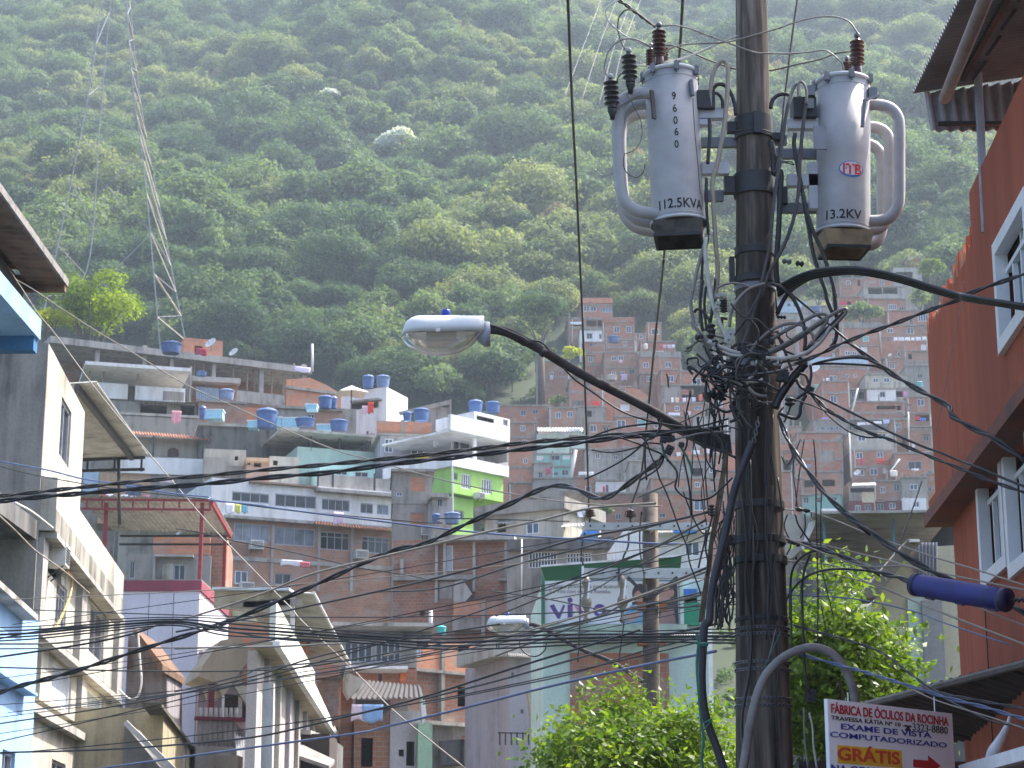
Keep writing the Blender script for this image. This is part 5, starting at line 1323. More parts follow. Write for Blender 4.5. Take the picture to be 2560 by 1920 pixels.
def text(body, p, size, mat, parent=None, rx=pi / 2, rz=0.0, name="lettering", sx=1.0, off=0.0, align='LEFT', space=1.0, ext=.004, shear=0.0):
 cu = bpy.data.curves.new(name, 'FONT')
 cu.body = body
 cu.size = size
 cu.align_x = align
 cu.offset = off
 cu.extrude = ext
 cu.space_character = space
 cu.shear = shear
 tmp = bpy.data.objects.new(name, cu)
 C.objects.link(tmp)
 bpy.context.view_layer.update()
 me = bpy.data.meshes.new_from_object(tmp)
 bpy.data.objects.remove(tmp)
 me.materials.clear()
 me.materials.append(mat)
 me.name = name
 o = link(name, me, parent, p, rz)
 o.rotation_euler = (rx, 0, rz)
 o.scale = (sx, 1, 1)
 return o
t = thing("billboard", "white telephone company billboard with purple lettering and two faces", "billboard", b.world('c7', 272, 1236, -.12), b.th)
x0, x1, z0, z1 = b.rect('c7', 272, 757, 1758, 1232, -.12)
W_, Hh = x1 - x0, z1 - z0
MB().box(0, W_, -.03, .03, 0, Hh).build("panel", plain("billboard_white", (.70, .71, .74), .4, var=.03), t)
fr = MB()
fr.box(-.05, W_ + .05, -.05, .05, -.05, 0).box(-.05, W_ + .05, -.05, .05, Hh, Hh + .05).box(-.05, 0, -.05, .05, 0, Hh).box(W_, W_ + .05, -.05, .05, 0, Hh)
fr.build("frame", plain("blue_grey_frame", (.12, .2, .26), .5), t)
def bx(x): return W_ * (x - 272) / (1758 - 272)
def bz(y): return Hh * (1232 - y) / (1232 - 757)
def art(pts, mat, name, y=-.034):
 q = [(bx(x), bz(y_)) for x, y_ in pts]
 ar = sum(q[i - 1][0] * q[i][1] - q[i][0] * q[i - 1][1] for i in range(len(q)))
 if ar < 0: q.reverse()
 MB().prism(q, y, -.0301).build(name, mat, t)
def circ(x, y, r, n=20, ry=None): return [(x + r * cos(2 * pi * i / n), y + (ry or r) * sin(2 * pi * i / n)) for i in range(n)]
PU = plain("logo_purple", (.10, .05, .26), .5, var=.05)
GT = plain("print_grey", (.10, .10, .13), .6, var=.05)
text("Planos e promo\u00e7\u00f5es para economizar.", (bx(325), -.032, bz(838)), .165, GT, t, sx=W_ * (1225 - 325) / 1486 / 2.62)
text("\u00c9 a Vivo com voc\u00ea na Rocinha.", (bx(325), -.032, bz(895)), .165, plain("print_plum", (.16, .08, .18), .6), t, sx=W_ * (1040 - 325) / 1486 / 2.15)
art([(325, 1035), (375, 1018), (430, 1120), (480, 1018), (500, 1035), (440, 1178), (415, 1178)], PU, "logo_letter")
art(circ(553, 972, 29), PU, "logo_dot")
art([(525, 1022), (582, 1018), (582, 1165), (525, 1165)], PU, "logo_letter")
art([(600, 1035), (660, 1018), (700, 1110), (735, 1018), (790, 1035), (720, 1170), (675, 1170)], plain("logo_mixed", (.42, .30, .44), .5), "logo_letter")
for x, y, r, c in ((575, 1060, 14, (.6, .08, .1)), (585, 1110, 16, (.2, .45, .15)), (650, 1065, 18, (.55, .12, .35)), (660, 1130, 16, (.65, .35, .08)), (730, 1105, 16, (.3, .5, .2))):
 art(circ(x, y, r, 12), plain("confetti_%d" % x, c, .5), "logo_dot", -.037)
art(circ(880, 1085, 72, 28), PU, "logo_letter")
art(circ(880, 1092, 28, 20), plain("billboard_white", (.70, .71, .74), .4), "logo_hole", -.037)
SK = plain("print_skin", (.45, .26, .20), .5, var=.12)
HR = plain("print_hair", (.05, .035, .035), .5, var=.2)
SB = plain("print_blue", (.14, .34, .52), .5, var=.1)
art([(1120, 1228), (1140, 1130), (1230, 1020), (1380, 1040), (1400, 1228)], SB, "printed_shirt")
art(circ(1330, 900, 90, 24, 115), HR, "printed_hair", -.035)
art(circ(1325, 945, 70, 24, 85), SK, "printed_face", -.037)
art([(1150, 1130), (1300, 1090), (1330, 1150), (1200, 1215)], SK, "printed_hand", -.039)
art([(1500, 1228), (1520, 800), (1740, 790), (1752, 1228)], HR, "printed_hair", -.035)
art(circ(1585, 900, 85, 24, 120), SK, "printed_face", -.037)
art(circ(1680, 885, 26, 14, 45), SK, "printed_ear", -.038)
art([(1530, 1228), (1560, 1080), (1700, 1060), (1720, 1228)], plain("print_dark_skin", (.30, .17, .15), .5), "printed_neck", -.036)
# ------------------------------------------------------------ lattice tower on the left
ST = plain("galvanised", (.26, .27, .28), .5, .3, var=.2)
STW = plain("brace_sunlight", (.60, .52, .44), .6, var=.2)  # paler colour paints sunlight on every other brace
YT = 238
base = P(300, 850, YT)
t = thing("lattice_tower", "tall steel lattice power tower standing in front of the forest", "tower", (base.x, YT, zg(base.x, YT)), 0)
def tw(u, v, dy=0.0): return P(u, v, YT + dy) - Vector(t.location)
legs = [((312, -60), (330, 200), (362, 440), (398, 845), -4), ((318, -60), (352, 260), (415, 600), (463, 850), 3), ((282, -60), (250, 300), (225, 640), (168, 760), 4), ((262, -60), (225, 210), (185, 420), (118, 740), -3)]
LP = []
for l in legs:
 pts = [tw(u, v, l[4]) for u, v in l[:4]]
 pts.append(pts[-1] + (pts[-1] - pts[-2]) * .45)
 MB().tube(spline(pts, 6), .09, 4).build("leg", ST, t)
 LP.append(spline(pts[:4], 8))
for i in range(0, 24):
 a, c = LP[0][i], LP[1][i]
 a2, c2 = LP[0][i + 1], LP[1][i + 1]
 p_, q_ = (a, c2) if i % 2 else (c, a2)
 MB().bar(p_, q_, .24 if i % 3 == 0 else .12, .08).build("brace", STW if i % 2 else ST, t)
for i in range(2, 24, 4):
 a, c = LP[2][i], LP[3][i]
 MB().bar(LP[2][i], LP[3][min(i + 3, 24)], .1, .07).build("brace", ST, t)
for (u0, v0, u1, v1) in [(140, 410, 270, 610), (250, 450, 372, 575), (372, 590, 255, 705), (225, 680, 280, 730), (330, 400, 250, 480), (200, 600, 150, 620), (240, 120, 320, 200), (235, 260, 335, 330), (330, 150, 235, 230), (345, 300, 225, 370), (150, 600, 120, 660), (190, 540, 260, 590)]:
 MB().bar(tw(u0, v0), tw(u1, v1), .09, .07).build("cross_brace", ST, t)
# ------------------------------------------------------------ left-hand street front
BLU = stucco("sky_blue_paint", (.30, .47, .70), (.16, .24, .36), .3)
BLD = stucco("deep_blue_paint", (.05, .17, .34), (.05, .1, .2), .4)
RUST = plain("rusty_sheet", (.16, .09, .055), .9, var=.6, scale=2.2)
def wbox(name, label, cat, x0, x1, y0, y1, z0, z1, mat, part_name):
 t = thing(name, label, cat, (x0, y0, z0))
 MB().box(0, x1 - x0, 0, y1 - y0, 0, z1 - z0).build(part_name, mat, t)
 return t
b = Bd("apartment_building", "tall cream and grey apartment block receding along the left side", "building", 'a4', 265, 830, 45, 95, base=-.5)
b.ob = True
b.wall('a3', 392, 75, 735, 1330, cr, 6, [(522, 560, 612, 1105, 'n')], down=False, name="upper_wall")
s0, s1, z0, z1 = b.rect('a3', 392, 75, 735, 1330)
MB().box(s0 - .08, s0 - .004, .003, 6, 0, z1).build("front_wall", cf, b.e)
b.box('d3', 285, 178, 645, 465, -.35, -.2, cr, "balcony_parapet")
q = b.rect('d3', 285, 400, 645, 470, -.35)
MB().box(q[0] - .02, q[1] + .02, -.38, 0, q[2] - .12, q[2]).build("balcony_slab", cl, b.e)
zp = b.rect('d3', 285, 178, 645, 465, -.35)
MB().box(zp[0], zp[0] + .15, -.198, 0, zp[2], zp[3]).build("balcony_end", cr, b.e)
MB().box(zp[0] + .01, zp[1] - .01, -.356, -.3505, zp[2] + .01, zp[2] + (zp[3] - zp[2]) * .40).build("grimy_band", stucco("grimy_band", (.34, .32, .28), (.10, .095, .08), .9), b.e)
b.wall('d3', 212, 478, 632, 950, cr, 6, [(226, 566, 316, 650, 'd'), (282, 695, 338, 925, 'N'), (455, 810, 528, 1075, 'n')], down=False, n=.05, name="middle_wall")
for x in (212, 412, 600): b.box('d3', x, 478 + (x - 212) * .98, x + 26, 950 + (x - 212) * .9, -.12, .05, cl, "pilaster")
b.box('d3', 205, 948, 632, 985, -.2, .05, cl, "cornice")
b.wall('d3', 208, 985, 630, 1318, cr, 6, [(262, 1105, 362, 1325, 's'), (440, 1240, 522, 1460, 's')], down=False, n=.1, name="lower_wall")
b.box('d3', 412, 985 + 180, 438, 1318 + 170, -.04, .1, cl, "pilaster")
b.box('d3', 160, 1318, 622, 1365, -.2, .05, cl, "cornice")
b.wall('d3', 165, 1365, 620, 1500, cr, 6, [(260, 1610, 330, 1750, 'n')], n=.06, name="base_wall")
acunit(b.world('d3', 262, 640, -.05), b.th, "air conditioner in the dark niche of the cream apartment block", .7, .5)
acunit(PC('a3', 60, 575, 44.7), 0, "air conditioner on the grey front wall under the blue balcony", .75, .6)
MB().tube(spline([b.loc('d3', 340, 665, -.1), b.loc('d3', 365, 700, -.1), b.loc('d3', 350, 800, -.1), b.loc('d3', 285, 950, -.1)], 6), .03).build("yellow_hose", plain("yellow_hose", (.5, .33, .08), .6), b.e)
p_ = P(133, 1332, 45)
wbox("concrete_canopy", "stained concrete canopy slab sticking out of the grey front wall on the left", "canopy", -15, p_.x, 37, 44.9, p_.z - .42, p_.z, cd, "slab")
p_ = P(101, 850, 36)
wbox("blue_balcony", "pale blue balcony slab jutting out at the left edge above the grey wall", "balcony", -15, p_.x, 27, 36, p_.z, p_.z + .38, BLU, "slab")
wbox("blue_beam", "deep blue beam under the pale blue balcony", "beam", -15, p_.x - .05, 35.7, 35.99, p_.z - .27, p_.z - .003, BLD, "beam")
t = thing("rusty_roof", "rusty brown roof eave with a gutter at the left edge", "roof", (0, 0, 0))
p_ = P(159, 711, 36.2)
ex, ez = p_.x, p_.z
q = MB()
corr(q, (ex + .1, 26, ez), (ex, 36.3, ez), (ex - .62, 26, ez + .04), (ex - .68, 36.3, ez + .04), 34, .012, (0, 0, 1))
q.build("soffit", RUST, t)
MB().bar((ex + .1, 26, ez + .08), (ex, 36.4, ez + .08), .09, .14).build("gutter", plain("gutter_metal", (.24, .22, .21), .6, .3, var=.5), t)
q = MB()
corr(q, (ex + .05, 26, ez + .2), (ex - .05, 36.3, ez + .2), (-14, 26, ez + 1.1), (-14, 36.3, ez + 1.1), 40, .03, (0, 0, 1))
q.build("sheet", RUST, t)
MB().box(-14, ex - .75, 26, 36.2, P(101, 850, 36).z + .383, ez).build("wall", plain("shade_brown", (.05, .035, .03), .9), t)  # dark brown paints the shaded gap between eave and balcony
MB().box(ex - 1.6, ex + .02, 36.21, 36.35, ez - .12, ez + .2).build("end_board", RUST, t)
# corrugated sheet awning behind the apartment block
t = thing("sheet_awning", "grey corrugated sheet awning with a bright toothed edge on a steel frame", "awning", (0, 0, 0))
q = MB()
corr(q, (-10.6, 49.5, 14.0), (-10.86, 58.4, 14.0), (-14.5, 49.5, 13.75), (-14.5, 58.4, 13.75), 46, .035, (0, 0, 1))
q.build("sheet", ASB, t)
q = MB().bar((-11.1, 49.5, 13.85), (-11.3, 58.2, 13.85), .12, .16).bar((-14.5, 58.2, 13.72), (-10.9, 58.2, 13.86), .08, .08).bar((-14.5, 58.2, 13.42), (-10.9, 58.2, 13.5), .08, .08)
for i in range(5): q.bar((-14.2 + i * .8, 58.2, 13.44), (-14.2 + i * .8, 58.2, 13.8), .06)
q.build("frame", DARKM, t)
b = Bd("blue_building", "light blue building with a grey roof edge at the lower left corner", "building", 'a4', 250, 715, 31, 95, base=-.2)
b.ob = True
b.wall('d3', -60, 690, 203, 1000, BLU, 5, [(10, 1560, 75, 1700, 'n')])
b.box('d3', -60, 655, 206, 690, -.22, .4, cl, "roof_edge")
b.box('d3', -60, 1120, 200, 1138, -.2, .0, BLU, "ledge")  # ledge added so its overhang shadows the blue wall below
# red steel canopy and the maroon-topped block
t = thing("red_canopy", "red steel truss canopy with a sheet roof over the maroon terrace", "canopy", (0, 0, 0))
RS = plain("red_steel", (.21, .022, .03), .6, var=.3)
q = MB()
corr(q, (-16.5, 74, 15.75), (-11.2, 74, 15.62), (-16.5, 81.8, 15.75), (-11.55, 81.8, 15.62), 26, .03, (0, 0, 1))
q.build("sheet", ASB, t)
q = MB().bar((-16.2, 74.1, 15.6), (-11.3, 74.1, 15.55), .08, .08).bar((-16.2, 74.1, 15.24), (-11.3, 74.1, 15.2), .08, .08)
for i in range(9): q.bar((-16 + i * .58, 74.1, 15.2), (-16 + i * .58, 74.1, 15.6), .06)
q.build("front_truss", RS, t)
MB().bar((-11.3, 74.1, 15.5), (-11.62, 81.7, 15.5), .1, .2).build("side_beam", RS, t)
MB().bar((-16.2, 81.7, 15.5), (-11.6, 81.7, 15.5), .08, .08).build("rear_beam", DARKM, t)
MB().bar((-16.2, 81.7, 15.15), (-11.6, 81.7, 15.15), .08, .08).build("rear_beam", DARKM, t)
for x, y in ((-11.68, 74.3), (-11.82, 81.5), (-15.3, 74.3)): MB().bar((x, y, 12.3), (x, y, 15.5), .13).build("post", RS, t)
t = thing("terrace_block", "pale lavender block with a maroon band along its top", "building", (-15.5, 73, -.5))
MB().box(0, 4.05, 0, 10, 0, 12.46).build("wall", stucco("pale_lavender", (.56, .56, .64), (.34, .32, .36), .25), t)
MB().box(-.1, 4.12, -.06, 10.1, 12.465, 12.86).build("maroon_band", stucco("crimson_band", (.25, .06, .09), (.14, .05, .06), .5), t)
MB().box(-.09, 4.11, -.05, 10.09, 12.862, 12.9).build("terrace_floor", cg, t)  # grey floor added to keep maroon bounce light off the canopy underside
for x in (1.2, 2.2, 3.1): MB().box(x, x + .02, -.008, 0.0, 6, 12.4).build("joint", DARKM, t)
b = Bd("grey_house", "grey and brick house seen under the red canopy, with a cream shuttered window", "house", 'a4', 810, 520, 97, 5)
b.wall('a4', 800, 320, 1320, 700, cg, 6, [(1090, 378, 1165, 490, 'n'), (815, 360, 845, 465, 'n')])
b.wall('a4', 962, 205, 1320, 318, bC, 6, [], down=False, name="brick_wall", n=.1)
b.box('a4', 970, 316, 1215, 330, -.5, 0, cl, "ledge")
b.box('a4', 1018, 374, 1088, 490, -.06, -.002, cr, "shutter")
b.box('a4', 960, 325, 975, 520, -.1, .1, cl, "column")
b.wall('a4', 1300, 205, 1420, 700, bB, 6, [], name="side_wall", n=.5)
# lower left: stained annex, yellow house, balcony house
t = thing("annex", "stained grey annex with a sloping rusty roof behind the cream block", "annex", (0, 0, 0))
p0, p1 = PC('d2', 100, 1300, 63), PC('d2', 545, 620, 63)
MB().prism([(p0.x, -.5), (p1.x, -.5), (PC('d2', 455, 860, 63).x, PC('d2', 455, 860, 63).z), (PC('d2', 210, 560, 63).x, PC('d2', 210, 560, 63).z), (p0.x, PC('d2', 100, 560, 63).z)], 63, 66).build("wall", stucco("stained_grey", (.36, .34, .36), (.12, .07, .05), .9), t)
a, c = PC('d2', 215, 510, 62.4), PC('d2', 455, 820, 62.4)
MB().slab([(a.x, 61.6, a.z), (c.x, 61.6, c.z), (c.x, 66, c.z), (a.x, 66, a.z)], .22).build("roof", RUST, t)
q = [PC('d2', x, y, 60) for x, y in ((215, 500), (222, 620), (235, 800), (245, 950), (215, 1060), (160, 1090), (110, 1060), (60, 1010))]
tag(MB().tube(spline(q, 6), .03, 7).build("white_hose", PIPE, None, True), "white hose hanging in a loop from the cream block", "hose")
b = Bd("yellow_house", "mustard yellow house with a dark sloping edge, low on the left", "house", 'd2', 420, 1130, 52, 96, base=-.3)
b.ob = True
b.wall('d2', 420, 1150, 800, 1659, yl, 5, [(590, 1400, 620, 1700, 'p')])
b.box('d2', 412, 1118, 805, 1150, -.12, .35, plain("dark_coping", (.09, .085, .06), .9), "coping")
t = thing("dark_annex", "dark low annex with a pale sloping rail in front of the yellow house", "annex", (0, 0, 0))
p0, p1 = PC('d2', 90, 1600, 47), PC('d2', 370, 1370, 47)
MB().prism([(p0.x, 0), (p1.x + .8, 0), (p1.x + .4, p1.z - 1.1), (p0.x, p1.z + .2)], 47, 49).build("wall", cd, t)
MB().bar(PC('d2', 110, 1280, 46.8), PC('d2', 520, 1680, 46.8), .12, .12).build("rail", ASB, t)
b = Bd("balcony_house", "house with an arched tan balcony soffit, maroon column and baluster railing", "house", 'd2', 710, 1500, 66, 18)
b.box('d2', 705, 700, 1330, 2000, 3, 3.3, stucco("dusky_pink", (.42, .33, .36), amt=.5), "back_wall")
b.poly('d2', [(718, 900), (760, 800), (905, 600), (1060, 575), (1190, 740), (1100, 800), (1010, 940), (935, 1050), (915, 1075), (880, 960)], 0, 2.9, stucco("tan_soffit", (.40, .34, .25), (.2, .17, .13), .5), "arched_soffit")
b.poly('d2', [(1050, 905), (1120, 800), (1200, 825), (1298, 960), (1298, 1235)], .5, .8, bC, "brick_wall")
b.poly('d2', [(1000, 965), (1050, 905), (1300, 1240), (1300, 1350), (1200, 1260), (1110, 1120)], .2, .49, cr, "stair_wall")
b.box('d2', 930, 1050, 1180, 1260, 1.6, 1.7, plain("room_shade", (.07, .045, .035), .9), "room_shade")  # dark panel paints the unlit interior behind the balcony
b.box('d2', 800, 930, 850, 1240, .3, .55, RS, "column")
b.box('d2', 914, 1060, 932, 1245, -.05, .1, PIPE, "post")
b.box('d2', 1050, 1040, 1080, 1250, .5, .62, PIPE, "post")
b.box('d2', 695, 1235, 1110, 1264, -.2, .1, mr, "rail")
for i in range(8): MB().lathe([(.05, 0), (.09, .3), (.05, .6), (.08, .95), (.06, 1.25)], 10, b.loc('d2', 725 + i * 42, 1480, 0)).build("baluster", cl, b.e, True)
b.box('d2', 690, 1480, 1120, 1700, -.2, 3, cl, "floor_slab")
b.poly('d2', [(1000, 1250), (1130, 1270), (1230, 1390), (1180, 1410), (1060, 1320)], -.1, .15, stucco("pink_edge", (.52, .36, .36), amt=.4), "curved_parapet")
b.sheet([('d2', 1015, 1380, -1.2), ('d2', 1210, 1445, -1.2), ('d2', 1040, 1600, -2), ('d2', 1205, 1900, -2)], 9, .04, cw, "white_awning")
wbox("grey_wall", "plain grey wall low at the bottom left centre", "wall", *[PC('d2', 800, 1560, 60).x, PC('d2', 1050, 1560, 60).x], 60, 61, 0, PC('d2', 900, 1555, 60).z, cg, "wall")
# the street front further on: eaves receding towards the hill
b = Bd("eave_house", "pale house with a white-edged eave and parapet receding along the street", "house", 'a6', 880, 575, 48, 92.3, base=-.2)
zs = 7.3
MB().box(0, 48, -.05, .12, zs, zs + .12).build("gutter", cw, b.e)
MB().slab([(0, 0.12, zs + .1), (48, .12, zs + .1), (48, .6, zs + .1), (0, .6, zs + .1)], .1).build("soffit", stucco("tan_soffit", (.40, .34, .25)), b.e)
MB().box(.5, 17.5, .1, .25, zs + .12, zs + 1.15).build("parapet", stucco("pale_mint_wall", (.60, .62, .54), amt=.4), b.e)
MB().prism([(17.5, zs + .12), (40, zs + .12), (40, zs + .3), (17.5, zs + .8)], .1, .25).build("parapet", stucco("pale_mint_wall", (.60, .62, .54)), b.e)
MB().box(1, 47, .55, .8, 0, zs).build("wall", stucco("pale_stripe_wall", (.52, .48, .44), (.30, .2, .2), .7), b.e)
for i in range(7): MB().box(3 + i * 4, 3.5 + i * 4, .42, .549, 0, zs).build("pilaster", cl if i % 2 else lv, b.e)
t = thing("long_eave", "broad pale sheet eave above the white-edged one, ribbed underneath", "roof", (0, 0, 0))
q = MB()
corr(q, (-6.0, 60, 10.06), (-6.5, 80.5, 10.06), (-8.4, 60, 10.2), (-8.9, 80.5, 10.2), 60, .03, (0, 0, 1))
q.build("sheet", ASB, t)
MB().tube([(-5.98, 60, 10.08), (-6.48, 80.5, 10.08)], .05).build("edge", cw, t)
a, c = PC('d2', 850, 290, 60), PC('d2', 1485, 240, 60)
MB().prism([(a.x, a.z - .15), (c.x, c.z - .55), (c.x, c.z + .1), (a.x, a.z + .35)], 59.9, 60.1).build("fascia", cr, t)
for x in (980, 1090, 1230, 1330):
 p_ = PC('d2', x, 305 - (x - 980) * .06, 59.9)
 MB().box(p_.x, p_.x + .9, 59.86, 59.899, p_.z - .1, p_.z + .1).build("louvre", cg, t)
MB().slab([(a.x, 59.4, a.z + .4), (c.x, 59.4, c.z + .2), (c.x, 64, c.z + .5), (a.x, 64, a.z + .7)], .08).build("roof_sheet", plain("blue_white_sheet", (.5, .58, .64), .5), t)
p0 = PC('d2', 1490, 600, 60.2)
MB().box(p0.x - .06, p0.x + .06, 60.2, 60.32, 4, 10).build("post", PIPE, t)
b = Bd("brick_house", "orange and ochre house under the broad pale eave", "house", 'd2', 1000, 600, 72, 8)
b.wall('d2', 960, 340, 1640, 900, bC, 5, [(1350, 360, 1390, 420, 'd'), (1620, 420, 1700, 640, 'd')])
b.box('d2', 1000, 345, 1335, 455, -.08, -.002, yl, "ochre_render")
b.box('d2', 1335, 350, 1350, 900, -.1, -.001, cl, "column")
t = thing("concrete_post", "pale concrete post standing in front of the arched balcony", "post", (0, 0, 0))
p0 = PC('d2', 1315, 960, 47)
MB().bar((p0.x, 47, 0), (p0.x - .04, 47, p0.z), .26).build("shaft", ASB, t)
b = Bd("roof_house", "low house with dark glazing under a grey slab, right of the broad eave", "house", 'a6', 1400, 800, 84, 6)
b.wall('a6', 1430, 540, 2080, 790, cg, 5, [(1450, 570, 1700, 750, 'K'), (1720, 570, 1945, 750, 'K')], down=False)
b.box('a6', 1350, 400, 2230, 430, -1.6, 5, cl, "roof_slab")
b.box('a6', 1360, 430, 2215, 520, .2, 5, cd, "fascia")
b.box('a6', 1470, 775, 2005, 800, -1.8, 4, cw, "ledge")
b.wall('a6', 1480, 800, 2080, 950, bA, 4, [(1740, 830, 1790, 920, 'r')], down=False, n=.1, name="brick_wall")
b.box('a6', 1935, 830, 1990, 915, -.2, -.05, plain("orange_panel", (.6, .14, .04), .6), "orange_panel")
b = Bd("awning_house", "house with a black patched awning over washing and a lavender wall", "house", 'a6', 1540, 1500, 78, 10)
b.wall('a6', 1540, 1190, 1850, 1659, bB, 5, [(1600, 1400, 1700, 1650, 'd')])
b.wall('a6', 1850, 1165, 2110, 1659, lv, 4, [(1990, 1430, 2060, 1640, 'd'), (1925, 1500, 1970, 1560, 'd')], name="lavender_wall", n=-.1)
b.wall('a6', 2090, 1270, 2215, 1700, stucco("pale_green_paint", (.34, .50, .36), amt=.4), 4, [], name="green_wall", n=-.6)
b.sheet([('a6', 1500, 1060, -1.4), ('a6', 2150, 1050, -1.4), ('a6', 1630, 900, 1.5), ('a6', 2120, 950, 1.5)], 14, .04, plain("black_sheet", (.045, .04, .04), .8, var=.4), "awning")
b.poly('a6', [(2110, 1040), (2150, 1060), (2165, 1200), (2130, 1290)], -1.2, -.9, cw, "white_drape")
b.poly('a6', [(1470, 830), (1640, 900), (1500, 1060), (1460, 980)], -.5, .5, cr, "curved_canopy")
b.box('a6', 1420, 960, 1520, 1700, .5, 1.5, bA, "side_wall")
b.box('a6', 1550, 1070, 1850, 1200, 2.0, 2.1, DARKM, "recess_shade")  # dark panel paints the shade at the back of the awning
cloth(PC('a6', 1600, 1110, 76), .7, .6, .1, (.6, .5, .62), "pale striped washing under the black awning")
cloth(PC('a6', 1700, 1110, 76), .8, .65, .1, (.22, .36, .62), "pale blue washing under the black awning")
wbox("lean_to", "dark lean-to roofs crowded at the bottom, left of the centre", "shed", PC('d2', 1340, 1350, 70).x, PC('d2', 1840, 1350, 70).x, 70, 74, 0, PC('d2', 1500, 1420, 70).z, cd, "wall")
t = thing("patched_roof", "pale ledge and dark patched roof in front of the eave house", "roof", (0, 0, 0))
p0, p1 = PC('d2', 1345, 1330, 66), PC('d2', 1650, 1345, 66)
MB().slab([(p0.x, 66, p0.z), (p1.x, 66, p1.z), (p1.x, 69, p1.z + .1), (p0.x, 69, p0.z + .1)], .14).build("ledge", cl, t)
MB().box(p0.x, p1.x + .6, 66.2, 69, p0.z - 1.4, p0.z - .16).build("shade_wall", plain("shade_brown", (.05, .035, .03), .9), t)  # dark box paints the shade beneath the ledge
p0, p1 = PC('d2', 1390, 1500, 64), PC('d2', 1800, 1640, 64)
MB().slab([(p0.x, 64, p0.z), (p1.x, 64, p1.z), (p1.x, 66, p1.z + .3), (p0.x, 66, p0.z + .5)], .12).build("sheet", TIND, t)
# ------------------------------------------------------------ right-hand side
def redmat():
 m, nt, bs, new, ln = nodes("terracotta_render")
 a = noise(nt, 3.0, 6, (1, 1, .10))
 c = ramp(nt, a, [(0.22, (.27, .082, .048)), (0.52, (.37, .108, .062)), (0.78, (.42, .13, .076))])
 g = ramp(nt, noise(nt, .5, 5, (1, 1, .15)), [(0.5, 0), (0.8, .55)])
 g2 = ramp(nt, noise(nt, 5.0, 5, (1, 1, .04)), [(.60, 0), (.72, .6)])
 c = mixrgb(nt, g2, c, (.13, .05, .04))
 ln(mixrgb(nt, g, c, (.20, .075, .055)), bs.inputs['Base Color'])
 bs.inputs['Roughness'].default_value = .95
 bs.inputs['Specular IOR Level'].default_value = .15
 bump(nt, bs, noise(nt, 26, 4, (1, 1, .35)), .5, .02)
 return m
REDW = redmat()
WFR = plain("white_window_frame", (.78, .79, .80), .45, var=.06)
pf_, pn_ = P(2318, 858, 21), P(2560, 208, 15)
RBa = atan2(pn_.y - pf_.y, pn_.x - pf_.x)
b = thing("orange_building", "terracotta building with white framed windows and a jagged parapet on the right", "building", (pf_.x, 21.0, 0), RBa)
# local x runs towards the camera along its street front, y inwards (to the right), z up
RB = b
RBo = Vector((pf_.x, 21.0, 0))
rbd, rbn = Vector((cos(RBa), sin(RBa), 0)), Vector((-sin(RBa), cos(RBa), 0))
def rb(k, x, y, n=0.0):
 r = ray(*uv(k, x, y))
 q = RBo + rbn * n
 t = (q - EYE).dot(rbn) / r.dot(rbn)
 p = EYE + r * t
 return (p - RBo).dot(rbd), p.z
xe, _ = rb('c2', 735, 300)
ze = rb('c2', 750, 30)[1]
zl = rb('c2', 435, 1160)[1] + .12
zb = rb('c3', 430, 960)[1]
wa = [rb('c2', 925, 480), rb('c2', 960, 1222), rb('c2', 1130, 700)]
def holes(name, x0, x1, z0, z1, ops, y, mat, parent, rev):
 bm_ = MB()
 xs = sorted({x0, x1} | {o[0] for o in ops} | {o[1] for o in ops})
 zs = sorted({z0, z1} | {o[2] for o in ops} | {o[3] for o in ops})
 for i in range(len(xs) - 1):
  for j in range(len(zs) - 1):
   xm, zm = (xs[i] + xs[i + 1]) / 2, (zs[j] + zs[j + 1]) / 2
   if any(o[0] < xm < o[1] and o[2] < zm < o[3] for o in ops): continue
   bm_.face([(xs[i], y, zs[j]), (xs[i + 1], y, zs[j]), (xs[i + 1], y, zs[j + 1]), (xs[i], y, zs[j + 1])])
 for a, c, d, e in ops:
  yi = y + rev
  for q in (((a, y, d), (c, y, d), (c, yi, d), (a, yi, d)), ((a, yi, e), (c, yi, e), (c, y, e), (a, y, e)),
     ((a, y, d), (a, yi, d), (a, yi, e), (a, y, e)), ((c, yi, d), (c, y, d), (c, y, e), (c, yi, e))):
   bm_.face(q)
 bm_.face([(x0, 5, z0), (x0, y, z0), (x0, y, z1), (x0, 5, z1)]).face([(x1, y, z0), (x1, 5, z0), (x1, 5, z1), (x1, y, z1)])
 bm_.face([(x0, y, z1), (x1, y, z1), (x1, 5, z1), (x0, 5, z1)]).face([(x0, 5, z0), (x1, 5, z0), (x1, y, z0), (x0, y, z0)])
 bm_.face([(x1, 5, z0), (x0, 5, z0), (x0, 5, z1), (x1, 5, z1)])
 return bm_.build(name, mat, parent)
wz0, wz1 = wa[1][1], wa[0][1]
w_up = (wa[0][0], wa[0][0] + 1.5, wz0 + .02, wz1 + .02)
holes("upper_wall", .03, 8.5, zb + .28, zl, [w_up], 0, REDW, b, .12)
holes("roof_parapet", xe, 8.5, zl + .001, ze, [], 0.004, REDW, b, .1)
